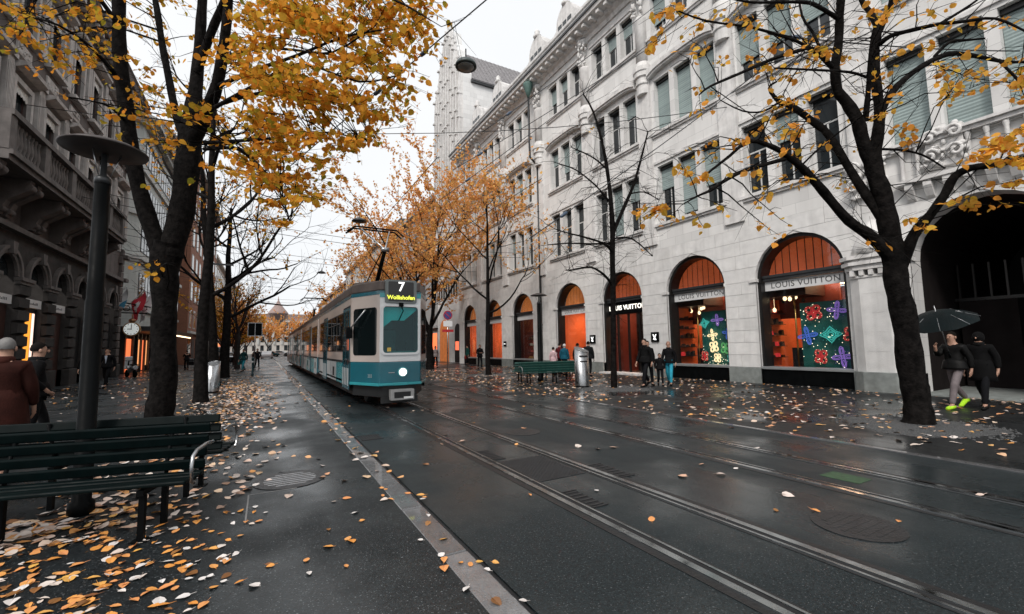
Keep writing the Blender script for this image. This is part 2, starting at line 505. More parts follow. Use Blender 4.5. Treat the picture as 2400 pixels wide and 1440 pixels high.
MT['leafL'] = leafmat('golden lime leaves', [(0.88, 0.37, 0.05), (0.90, 0.46, 0.065), (0.46, 0.38, 0.04), (0.84, 0.30, 0.04), (0.66, 0.42, 0.05), (0.90, 0.40, 0.06), (0.28, 0.27, 0.03), (0.86, 0.35, 0.045), (0.56, 0.20, 0.025)], 0.52)
MT['leafR'] = leafmat('orange lime leaves', [(0.92, 0.46, 0.08), (0.90, 0.38, 0.07), (0.92, 0.54, 0.09), (0.70, 0.46, 0.06), (0.92, 0.42, 0.10)], 0.45)
MT['leafF'] = leafmat('rusty far leaves', [(0.92, 0.48, 0.16), (0.86, 0.40, 0.14), (0.92, 0.55, 0.17), (0.78, 0.37, 0.17), (0.90, 0.57, 0.16)], 0.45)
MT['leafG'] = leafmat('fallen leaves', [(0.72, 0.32, 0.10), (0.76, 0.38, 0.13), (0.70, 0.66, 0.63), (0.72, 0.34, 0.16), (0.74, 0.70, 0.67), (0.30, 0.13, 0.05), (0.70, 0.62, 0.56), (0.70, 0.38, 0.10)], 0.0, 0.05)
MT['leafGo'] = leafmat('orange fallen leaf', [(0.70, 0.28, 0.06), (0.76, 0.36, 0.10), (0.72, 0.30, 0.12), (0.74, 0.42, 0.10)], 0.0, 0.05)
MT['leafGp'] = leafmat('pale upturned fallen leaf', [(0.68, 0.63, 0.60), (0.76, 0.73, 0.71), (0.66, 0.54, 0.46)], 0.0, 0.05)
MT['leafGb'] = leafmat('brown fallen leaf', [(0.24, 0.10, 0.04), (0.32, 0.15, 0.05), (0.18, 0.08, 0.03)], 0.0, 0.05)
# ================================================================ ground, road, kerb, rails
MB().box(-500, 500, -80, 1200, -0.5, -0.03).build('ground', MT['ground'], kind='structure')
MB().box(1.47, 7.86, -12, 300, -0.4, 0.0).build('road', MT['road'], kind='structure')
MB().box(-9.4, 1.196, -12, 300, -0.4, 0.03).build('pavement', MT['pave'], kind='structure')
MB().box(7.96, 18.2, -12, 300, -0.4, 0.014).build('pavement', MT['plaza'], kind='structure')
kb = thing('kerb', (1.3, 0, 0), kind='structure')
kme = MB().box(-0.11, 0.108, 0.004, 1.092, -0.3, 0.034).mesh('kerb_stone', MT['kerb'])
for i in range(64):
    o = linkmesh('kerb_stone', kme, kb, (0.0, -2.2 + i * 1.1, random.uniform(-0.003, 0.004)), (0, 0, random.uniform(-0.002, 0.002)))
    b = o.modifiers.new('bevel', 'BEVEL'); b.width = 0.012; b.segments = 2
MB().box(1.19, 1.408, 68.3, 300, -0.3, 0.033).build('kerb_stone', MT['kerb'], kb)
MB().box(1.41, 1.468, -12, 300, -0.3, -0.012).build('gutter', MT['dark'], kind='structure')
MB().box(7.862, 7.958, -12, 300, -0.3, 0.018).build('edging_strip', MT['kerb'], kind='structure')

def rail(parent, x, s):
    y0, y1 = -10, 240
    m = MB()
    m.box(x - 0.13, x + 0.13, y0, y1, 0.001, 0.004, 0)              # bitumen sealing
    m.box(x - s * 0.012 - 0.033, x - s * 0.012 + 0.030, y0, y1, 0.001, 0.012, 1)   # running head
    m.box(x + s * 0.046 - 0.026, x + s * 0.046 + 0.026, y0, y1, 0.001, 0.0055, 2)  # groove
    m.box(x + s * 0.086 - 0.012, x + s * 0.086 + 0.012, y0, y1, 0.001, 0.011, 1)   # check lip
    m.build('rail', [MT['tar'], MT['steel'], MT['dark']], parent)
for xa, xb in ((2.73, 3.70), (5.47, 6.43)):
    t = thing('tram_track', ((xa + xb) / 2, 0, 0), kind='structure')
    rail(t, xa, 1); rail(t, xb, -1)

def patch(name, cx, cy, r, mat, label, cat, sx=1.0, z=0.0, rim=True, group=None):
    t = thing(name, (cx, cy, z), label, cat, group)
    m = MB().lathe([(r, 0.002), (r, 0.007), (r * 0.88, 0.007)], (cx, cy, z), 28, sm=False, sx=sx)
    m.build('rim', MT['iron'], t)
    m = MB().lathe([(r * 0.87, 0.002), (r * 0.87, 0.0062), (0.01, 0.0062)], (cx, cy, z), 28, sm=False, sx=sx)
    for k in range(-3, 4):
        L = math.sqrt(max(0.0, 0.72 ** 2 - (k * 0.2) ** 2)) * r
        m.box(cx - L * sx, cx + L * sx, cy + k * 0.2 * r - 0.014, cy + k * 0.2 * r + 0.014, z + 0.006, z + 0.0085)
    m.build('cover', mat, t)
    return t
patch('manhole_cover', 4.23, 7.24, 0.33, MT['iron'], 'dark round manhole cover between the two tram tracks, behind the chequer plate', 'manhole')
patch('manhole_cover', 4.43, 10.45, 0.36, MT['iron'], 'dark round manhole cover close to the front of the tram', 'manhole')
patch('manhole_cover', 4.52, 2.02, 0.34, MT['iron'], 'large black manhole cover at bottom right between the tracks', 'manhole')
patch('manhole_cover', 0.30, 6.15, 0.40, MT['kerb'], 'pale concrete filled manhole cover in left pavement near the kerb', 'manhole', z=0.03)
# chequer plate between the rails
t = thing('chequer_plate', (3.2, 5.05, 0), 'square chequered steel access plate set between the rails of the near track', 'access plate')
MB().box(2.86, 3.54, 4.52, 5.58, 0.001, 0.006).build('frame', MT['iron'], t)
m = MB()
for i in range(22):
    for j in range(34):
        x = 2.885 + i * 0.0295; y = 4.545 + j * 0.0301
        a = 0.011; b = 0.004
        if (i + j) % 2: a, b = b, a
        m.box(x - a, x + a, y - b, y + b, 0.006, 0.010)
m.build('raised_pattern', MT['darkgrey'], t, kind='stuff', recalc=False)
def slot_drain(x0, x1, y0, y1, label, n=6, alongx=True):
    t = thing('drain_grate', ((x0 + x1) / 2, (y0 + y1) / 2, 0), label, 'drain')
    MB().box(x0, x1, y0, y1, 0.0005, 0.003).build('pit', MT['dark'], t)
    f = MB().box(x0 - 0.02, x1 + 0.02, y0 - 0.02, y0, 0.001, 0.012).box(x0 - 0.02, x1 + 0.02, y1, y1 + 0.02, 0.001, 0.012)
    f.build('frame', MT['iron'], t)
    for k in range(n):
        q = (k + 0.5) / n
        if alongx: m = MB().box(x0 + (x1 - x0) * q - 0.012, x0 + (x1 - x0) * q + 0.012, y0, y1, 0.003, 0.011)
        else: m = MB().box(x0, x1, y0 + (y1 - y0) * q - 0.012, y0 + (y1 - y0) * q + 0.012, 0.003, 0.011)
        m.build('bar', MT['iron'], t)
slot_drain(1.52, 1.86, 8.15, 8.55, 'black slotted gully grate beside the kerb stones', 8)
slot_drain(2.86, 3.02, 5.72, 6.25, 'narrow rail drain inside the left rail, beyond the chequer plate', 6, False)
slot_drain(2.86, 3.02, 3.55, 4.05, 'narrow rail drain inside the left rail, nearer than the chequer plate', 6, False)
slot_drain(3.80, 3.97, 4.15, 4.75, 'narrow drain right of the near track, opposite the chequer plate', 6, False)
# painted green spot between the rails of the far track
MB().box(5.82, 6.12, 2.55, 2.95, 0.0005, 0.0045).build('paint_patch', M('faded green marking paint', (0.035, 0.075, 0.035), 0.6, var=0.4, scale=20), None, 0,
    'faded green paint patch on the asphalt inside the far track', 'road marking')
# thin saw-cut line of the pavement repair
MB().box(-0.13, -0.115, 4.85, 5.75, 0.028, 0.0335).box(-0.115, 0.35, 5.735, 5.75, 0.028, 0.0335).build('repair_joint', M('pale repair joint', (0.2, 0.2, 0.2), 0.7), None, 0,
    'pale L shaped repair joint in the left pavement beside the manhole', 'road marking')
def tree_pit(x, y, r, z, label):
    rr = random.Random(int(x * 100 + y))
    m = MB(); n_ = 40; ws_ = [1 + 0.10 * math.sin(3 * k * 2 * PI / n_ + x) + rr.uniform(-.05, .05) for k in range(n_)]
    vs = []
    for f_, h_ in ((1.0, -0.001), (0.7, 0.006), (0.3, 0.012), (0.02, 0.014)):
        vs += [(x + r * f_ * ws_[k] * math.cos(2 * PI * k / n_), y + r * f_ * ws_[k] * math.sin(2 * PI * k / n_), z + h_) for k in range(n_)]
    m.add(vs, [(i * n_ + k, i * n_ + (k + 1) % n_, (i + 1) * n_ + (k + 1) % n_, (i + 1) * n_ + k) for i in range(3) for k in range(n_)], 0, True)
    for k in range(700):
        a = rr.uniform(0, 2 * PI); q = r * math.sqrt(rr.random()) * 1.12; s = rr.uniform(0.012, 0.026)
        c = (x + q * math.cos(a), y + q * math.sin(a), z + 0.012)
        m.add([(c[0] - s, c[1] - s * rr.uniform(.4, 1), c[2] - .006), (c[0] + s, c[1] - s * rr.uniform(.4, 1), c[2] - .006), (c[0] + s * .6, c[1] + s, c[2] - .006), (c[0] - s * .7, c[1] + s, c[2] - .006), (c[0], c[1], c[2] + s * .5)],
              [(0, 1, 4), (1, 2, 4), (2, 3, 4), (3, 0, 4)])
    m.build('tree_pit', MT['gravel'], None, 0, label, 'tree pit', kind='stuff', recalc=False)
tree_pit(10.51, 3.59, 1.15, 0.014, 'round pale gravel patch at the foot of the near right tree')
tree_pit(11.03, 12.26, 1.25, 0.014, 'round pale gravel patch at the foot of the bare tree')
tree_pit(10.94, 22.41, 1.2, 0.014, 'round pale gravel patch at the foot of the thin orange tree')

# ================================================================ long stone building on the right
XF = 16.65
ARC = [-0.9, 3.95, 8.70, 13.10, 17.75, 22.35, 28.25, 33.10, 38.05]
AR, ASP = 1.54, 3.99
Y0B, Y1B = -4.0, 40.6
rb = thing('stone_building', (XF, 18, 0), 'long pale limestone building with arched shop windows and a carved cornice', 'building')
ZG = 6.2
def arcpts(c, r=AR, zs=ASP, n=14):
    return [(c + r * math.cos(PI - PI * i / n), zs + r * math.sin(PI * i / n)) for i in range(n + 1)]
m = MB()
edges = [Y0B] + sum([[c - AR, c + AR] for c in ARC], []) + [Y1B]
for i in range(0, len(edges), 2):
    m.box(XF + 0.025, XF + 0.74, edges[i], edges[i + 1], -0.1, ZG)
for c in ARC:
    A = arcpts(c); m.strip(A, [(p[0], ZG) for p in A], 0, XF + 0.025, XF + 0.74)
# upper storeys
LW, MU = 0.95, 0.28
FLO = [(7.45, 10.30), (12.05, 14.75), (17.10, 19.35)]
def lights(c):
    return [(c - 1.5 * LW - MU + k * (LW + MU), c - 0.5 * LW - MU + k * (LW + MU)) for k in range(3)]
lv = sorted(sum([lights(c) for c in ARC], []))
z = ZG
for z0, z1 in FLO:
    m.box(XF, XF + 0.74, Y0B, Y1B, z, z0)
    y = Y0B
    for a, b in lv:
        m.box(XF, XF + 0.74, y, a, z0, z1); y = b
    m.box(XF, XF + 0.74, y, Y1B, z0, z1)
    z = z1
m.box(XF, XF + 0.74, Y0B, Y1B, z, 20.3)
m.box(XF + 0.75, XF + 14, Y0B, Y0B + 0.4, 0, 22)
m.box(XF + 0.75, XF + 14, Y1B - 0.4, Y1B, 0, 22)
m.build('wall', MT['stone'], rb, recalc=False)
# ashlar blocks of the ground floor, one by one
COURSE = [0.62 + k * (ASP - 0.62) / 7 for k in range(8)] + [ASP + k * (ZG - ASP) / 4 for k in range(1, 5)]
def yr_of(c, zz):
    d = zz - ASP
    return c + (AR if d <= 0 else (math.sqrt(AR * AR - d * d) if d < AR else 0.0))
G_ = 0.006
for i in range(len(ARC) - 1):
    ca, cb = ARC[i], ARC[i + 1]
    for k in range(len(COURSE) - 1):
        za, zb = COURSE[k], COURSE[k + 1]
        zz = [za + G_ + (zb - za - 2 * G_) * q / 4 for q in range(5)]
        fl = lambda q: yr_of(ca, q)
        fr_ = lambda q: 2 * cb - yr_of(cb, q)
        yl, yr = fl(za), fr_(za)
        wd = yr - yl
        nb = 1 if (wd < 1.9 and k % 2) else max(2, round(wd / 1.05))
        js = [yl + wd * (q + (0.16 if k % 4 == 0 else -0.1)) / nb for q in range(1, nb)]
        bounds = [None] + js + [None]
        for q in range(nb):
            lft = [(fl(h) if bounds[q] is None else bounds[q] + G_, h) for h in zz]
            rgt = [(fr_(h) if bounds[q + 1] is None else bounds[q + 1] - G_, h) for h in zz]
            if abs(bounds[q] is None and lft[0][0] - lft[-1][0] or 0) < 1e-6 and bounds[q] is not None: lft = [lft[0], lft[-1]]
            if bounds[q + 1] is not None: rgt = [rgt[0], rgt[-1]]
            poly = rgt + lft[::-1]
            pr = random.uniform(0, 0.006)
            MB().prism(poly, 0, XF - pr, XF + 0.06).build('stone_block', MT['block'], rb)
    MB().box(XF - 0.05, XF + 0.5, ca + AR + 0.0, cb - AR, -0.02, 0.61).build('plinth_block', MT['plinth'], rb, bevel=0.015)
# arch impost mouldings
for c in ARC:
    for s in (-1, 1):
        y = c + s * AR
        MB().box(XF - 0.07, XF + 0.30, min(y, y - s * 0.05), max(y + s * 0.22, y), 3.93, 4.05).build('impost', MT['trim'], rb)
# pilasters, drums, upper columns
PC = [(ARC[i] + ARC[i + 1]) / 2 for i in range(len(ARC) - 1)]
for y in PC:
    m = MB()
    m.box(XF - 0.12, XF + 0.1, y - 0.42, y + 0.42, ZG + 0.25, 15.0)
    m.build('pilaster', MT['trim'], rb)
    m = MB().lathe([(0.36, 14.3), (0.36, 14.75), (0.42, 14.8), (0.42, 14.9), (0.38, 14.95), (0.38, 15.15), (0.47, 15.2), (0.47, 15.42), (0.52, 15.47), (0.52, 15.7), (0.44, 15.75), (0.40, 15.9), (0.36, 16.0)], (XF - 0.02, y, 0), 16, sm=False)
    m.build('drum_capital', MT['trim'], rb)
    m = MB().lathe([(0.34, 16.0), (0.33, 18.3), (0.36, 18.4), (0.31, 18.5)], (XF - 0.02, y, 0), 12)
    rr = random.Random(int(y * 10))
    for k in range(30):
        m.ball((XF - 0.25 + rr.uniform(-.16, .1), y + rr.uniform(-.34, .34), 18.5 + rr.uniform(0, 1.5)), (rr.uniform(.05, .11), rr.uniform(.05, .12), rr.uniform(.08, .2)), 7, 5)
    m.lathe([(0.3, 19.9), (0.44, 20.05), (0.44, 20.18)], (XF - 0.02, y, 0), 12)
    m.build('carved_column', MT['trim'], rb)
# string courses and sills
for i, c in enumerate(ARC):
    for z0, z1 in FLO:
        MB().box(XF - 0.16, XF + 0.2, c - 1.95, c + 1.95, z0 - 0.16, z0 - 0.03).box(XF - 0.09, XF + 0.2, c - 1.9, c + 1.9, z0 - 0.26, z0 - 0.165).build('sill', MT['trim'], rb)
    # moulded band over the second floor windows, sagging from the drums like the original
    A, B = [], []
    for q in range(13):
        f = q / 12
        y = c - 1.85 + 3.7 * f
        dz = 0.22 * (2 * f - 1) ** 4
        A.append((y, 15.12 - dz)); B.append((y, 15.5 - dz * 0.4))
    m = MB().strip(A, B, 0, XF - 0.26, XF + 0.1)
    m.strip([(p[0], p[1] + 0.1) for p in A], [(p[0], p[1] - 0.06) for p in B], 0, XF - 0.34, XF - 0.262)
    m.build('moulded_band', MT['trim'], rb)
    for z0, z1 in FLO[:1] + FLO[2:]:
        MB().box(XF - 0.07, XF + 0.1, c - 1.85, c + 1.85, z1 + 0.14, z1 + 0.26).build('lintel_band', MT['trim'], rb)
# main cornice, gutter, parapet
prof = [(XF + 0.5, 20.0), (XF - 0.10, 20.0), (XF - 0.18, 20.22), (XF - 0.35, 20.30), (XF - 0.40, 20.48), (XF - 0.95, 20.62), (XF - 1.0, 20.86), (XF + 0.5, 20.86)]
MB().prism([(p[0], p[1]) for p in prof], 1, Y0B, Y1B).build('cornice', MT['trim'], rb)
for k in range(68):
    y = Y0B + 0.4 + k * 0.65
    MB().box(XF - 0.85, XF - 0.3, y - 0.11, y + 0.11, 20.36, 20.54).build('modillion', MT['trim'], rb, recalc=False)
MB().box(XF - 1.06, XF - 0.92, Y0B, Y1B, 20.82, 20.96).build('gutter', MT['darkgrey'], rb)
MB().box(XF - 0.30, XF + 0.02, Y0B, Y1B, 20.865, 22.05).box(XF - 0.40, XF + 0.1, Y0B, Y1B, 22.052, 22.22).build('parapet', MT['trim'], rb)
n = 0
y = Y0B + 0.5
while y < Y1B - 0.6:
    MB().box(XF - 0.335, XF - 0.302, y, y + 0.78, 21.15, 21.75).build('attic_opening', MT['pane'] if n % 3 else MT['darkgrey'], rb)
    y += 1.22; n += 1
MB().prism([(XF + 0.1, 22.0), (XF + 6.0, 28.5), (XF + 14, 28.5), (XF + 14, 22.0)], 1, Y0B, Y1B).build('roof', MT['roof'], rb)
# dormers with curved gables
for c in (13.1, 17.75, 22.9, 26.6, 33.1, 37.6):
    d = thing('dormer', (XF + 0.8, c, 22.2)); d.parent = rb; d.location = Vector((XF + 0.8, c, 22.2)) - wpos(rb); POS[d.name] = Vector((XF + 0.8, c, 22.2))
    pts = [(c - 1.35, 22.0), (c + 1.35, 22.0), (c + 1.35, 23.6), (c + 1.05, 23.75)] + [(c + 1.0 * math.cos(PI * q / 10), 23.9 + 1.25 * math.sin(PI * q / 10)) for q in range(11)] + [(c - 1.05, 23.75), (c - 1.35, 23.6)]
    MB().prism(pts, 0, XF + 0.7, XF + 3.4).build('gable', MT['trim'], d)
    MB().lathe([(0.28, 25.1), (0.34, 25.25), (0.16, 25.4), (0.22, 25.6), (0.05, 25.8)], (XF + 0.85, c, 0), 10).build('finial', MT['trim'], d)
    for k in (-0.55, 0.0, 0.55):
        MB().box(XF + 0.66, XF + 0.69, c + k - 0.2, c + k + 0.2, 22.5, 23.9).build('window', MT['pane'], d)
# windows of the upper storeys
def window_mesh(wd, h, tr=0.62):
    f = MB()
    a = 0.055
    f.box(0, 0.07, -wd / 2, wd / 2, 0, a).box(0, 0.07, -wd / 2, wd / 2, h - a, h)
    f.box(0, 0.07, -wd / 2, -wd / 2 + a, a, h - a).box(0, 0.07, wd / 2 - a, wd / 2, a, h - a)
    f.box(0.005, 0.065, -wd / 2 + a, wd / 2 - a, h * tr - 0.03, h * tr + 0.03)
    f.box(0.01, 0.06, -0.025, 0.025, a, h * tr - 0.03)
    return f.mesh('window', MT['winframe']), MB().box(0.03, 0.045, -wd / 2 + 0.03, wd / 2 - 0.03, 0.03, h - 0.03).mesh('pane', MT['pane'])
wm = [window_mesh(LW, z1 - z0) for z0, z1 in FLO]
slat = MB().prism([(0.0, 0.0), (0.022, 0.012), (0.022, 0.098), (0.0, 0.102), (-0.012, 0.05)], 1, -LW / 2 + 0.01, LW / 2 - 0.01).mesh('slat', MT['blind'])
blind_me = {}
for i, c in enumerate(ARC):
    for fl_i, (z0, z1) in enumerate(FLO):
        for k, (a, b) in enumerate(lights(c)):
            wo_ = linkmesh('window', wm[fl_i][0], rb, Vector((XF + 0.34, (a + b) / 2, z0)) - wpos(rb))
            linkmesh('pane', wm[fl_i][1], wo_)
            h = z1 - z0
            MB().box(XF + 0.18, XF + 0.42, a + 0.01, b - 0.01, z1 - 0.16, z1 - 0.005).build('blind_box', MT['bronze'], rb, recalc=False)
            cover = 0
            if i == 1 and fl_i == 0: cover = 1.0
            elif i == 1 and fl_i == 1: cover = 1.0
            elif i in (2, 3) and fl_i == 1: cover = random.choice((0.55, 0.62, 0.9))
            elif i in (2, 3, 4) and fl_i == 0: cover = random.choice((0.0, 0.4, 0.6, 0.95))
            elif random.random() < 0.3: cover = random.choice((0.35, 0.5, 0.7))
            if cover:
                ns = int((h - 0.14) * cover / 0.1)
                if i <= 3:
                    for q in range(ns):
                        linkmesh('slat', slat, wo_, (-0.055, 0, h - 0.26 - q * 0.1))
                else:
                    key = (fl_i, ns)
                    if key not in blind_me:
                        mm = MB()
                        for q in range(ns): mm.box(-0.04, -0.02, -LW / 2 + 0.01, LW / 2 - 0.01, h - 0.255 - q * 0.1, h - 0.165 - q * 0.1)
                        blind_me[key] = mm.mesh('blind', MT['blind'], recalc=False)
                    linkmesh('blind', blind_me[key], wo_)
# big engaged pier beside the passage with capital, carved consoles above
y = PC[1]
m = MB().prism([(XF - 0.34, y - 0.36), (XF - 0.34, y + 0.36), (XF - 0.18, y + 0.66), (XF + 0.02, y + 0.66), (XF + 0.02, y - 0.66), (XF - 0.18, y - 0.66)], 2, 0.62, 3.55)
for zz in (1.25, 1.85, 2.45, 3.05): m.box(XF - 0.345, XF - 0.339, y - 0.30, y + 0.30, zz, zz + 0.012)
m.build('engaged_pier', MT['block'], rb)
MB().prism([(XF - 0.42, y - 0.42), (XF - 0.42, y + 0.42), (XF - 0.22, y + 0.72), (XF + 0.02, y + 0.72), (XF + 0.02, y - 0.72), (XF - 0.22, y - 0.72)], 2, 0.0, 0.619).build('plinth_block', MT['plinth'], rb, bevel=0.02)
m = MB()
for (zz0, zz1, e) in ((3.551, 3.62, 0.03), (3.80, 3.95, 0.10), (3.951, 4.06, 0.17), (4.061, 4.14, 0.10), (4.141, 4.26, 0.2)):
    m.prism([(XF - 0.34 - e, y - 0.36 - e), (XF - 0.34 - e, y + 0.36 + e), (XF - 0.18 - e * .6, y + 0.66 + e), (XF + 0.0, y + 0.66 + e), (XF + 0.0, y - 0.66 - e), (XF - 0.18 - e * .6, y - 0.66 - e)], 2, zz0, zz1)
for k in range(5):
    yy = y - 0.5 + k * 0.25
    m.box(XF - 0.42, XF - 0.1, yy - 0.06, yy + 0.06, 3.622, 3.798)
m.build('capital', MT['trim'], rb)
MB().lathe([(0.62, 4.262), (0.60, 4.5), (0.46, 4.85), (0.3, 5.05), (0.18, 5.3), (0.05, 5.4)], (XF + 0.05, y, 0), 14).build('cap_dome', MT['trim'], rb)
def carved(name, cy, z0, z1, w_, seed, dp=0.35):
    rr = random.Random(seed)
    m = MB().box(XF - dp * 0.45, XF + 0.05, cy - w_ * 0.42, cy + w_ * 0.42, z0, z1)
    for k in range(26):
        zq = rr.uniform(z0, z1); yq = cy + rr.uniform(-w_ / 2, w_ / 2)
        m.ball((XF - dp * rr.uniform(.3, .75), yq, zq), (rr.uniform(.05, .1), rr.uniform(.05, .13), rr.uniform(.05, .12)), 7, 5)
    for s in (-1, 1):
        for j, zc in enumerate((z0 + (z1 - z0) * 0.78, z0 + (z1 - z0) * 0.3)):
            pts = []
            for q in range(14):
                a = q / 13 * 2.6 * PI; r_ = w_ * 0.22 * (1 - q / 16)
                pts.append((XF - dp * 0.85, cy + s * (w_ * 0.28 - r_ * math.cos(a) * 0.9), zc + r_ * math.sin(a)))
            m.tube(pts, 0.045, 6)
    m.build(name, MT['trim'], rb)
carved('carved_console', PC[1], 6.15, 7.35, 1.1, 3)
carved('carved_cartouche', 4.45, 6.45, 7.55, 0.95, 8)
# panelled apron of the balcony over the passage
m = MB().box(XF - 0.22, XF + 0.0, 1.3, PC[1] - 0.7, 7.22, 7.34).box(XF - 0.30, XF + 0.0, 1.3, PC[1] - 0.7, 7.341, 7.42)
m.box(XF - 0.3, XF + 0.0, 1.3, PC[1] - 0.75, 6.16, 6.27).build('apron_ledge', MT['trim'], rb)
for k in range(12):
    yy = 1.45 + k * 0.36
    if abs(yy - 4.45) < 0.45: continue
    MB().lathe([(0.07, 6.28), (0.05, 6.4), (0.05, 7.05), (0.075, 7.15), (0.075, 7.215)], (XF - 0.12, yy, 0), 8).build('colonette', MT['trim'], rb)
for k in range(10):
    yy = 1.5 + k * 0.42
    MB().prism([(XF - 0.26, 6.155), (XF - 0.26, 6.0), (XF - 0.1, 5.72), (XF - 0.005, 5.65), (XF - 0.005, 6.155)], 1, yy - 0.09, yy + 0.09).build('corbel', MT['trim'], rb)

# ---------------------------------------------------------------- shop windows
def E_(name, col, es, base=None):
    m = M(name, base or col, 0.6, var=0.2, scale=1.5, emit=col, es=es)
    if es < 2: m.cycles.emission_sampling = 'NONE'
    return m
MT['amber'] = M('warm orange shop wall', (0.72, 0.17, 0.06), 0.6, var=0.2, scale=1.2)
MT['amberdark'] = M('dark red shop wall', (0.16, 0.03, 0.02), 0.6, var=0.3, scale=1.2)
MT['shopfloor'] = M('brown shop floor', (0.09, 0.04, 0.025), 0.4)
MT['lamp'] = E_('lit shop ceiling lamp', (1.0, 0.60, 0.34), 7.5, (0.9, 0.8, 0.7))
MT['lampdim'] = E_('dim shop ceiling lamp', (1.0, 0.6, 0.35), 2.5, (0.9, 0.8, 0.7))
MT['curtain'] = M('rust curtain with painted backlight', (0.20, 0.035, 0.016), 0.7, var=0.6, scale=1.6, emit=(0.75, 0.14, 0.04), es=0.22, orand=0.5)  # emission paints in the light from behind the strips
MT['curtain'].cycles.emission_sampling = 'NONE'
MT['curtain2'] = M('amber curtain with painted backlight', (0.36, 0.11, 0.035), 0.7, var=0.4, scale=2, emit=(0.9, 0.27, 0.07), es=0.24, orand=0.35)  # glow of the lit room put into these strips as emission
MT['curtain2'].cycles.emission_sampling = 'NONE'
MT['brownwood0'] = M('dark brown pelmet', (0.05, 0.02, 0.015), 0.5, var=0.3)
MT['teal'] = M('teal display backdrop', (0.015, 0.12, 0.10), 0.5, var=0.3, scale=1)
MT['o_red'] = E_('red glass ornament', (0.9, 0.05, 0.05), 0.22, (0.5, 0.02, 0.03))
MT['o_pur'] = E_('violet glass ornament', (0.42, 0.25, 0.9), 0.25, (0.3, 0.16, 0.5))
MT['o_teal'] = E_('turquoise glass ornament', (0.1, 0.75, 0.65), 0.24, (0.05, 0.45, 0.4))
MT['o_gold'] = E_('glowing cream bulb ornament', (1.0, 0.78, 0.45), 0.8, (0.8, 0.6, 0.35))
MT['o_green'] = E_('green glass ornament', (0.2, 0.7, 0.25), 0.25, (0.1, 0.4, 0.12))
MT['o_blue'] = E_('blue glass ornament', (0.12, 0.25, 0.9), 0.25, (0.06, 0.12, 0.5))
BLACKCLOTH = M('black cloth', (0.012, 0.012, 0.014), 0.85, var=0.3, bump=0.3)

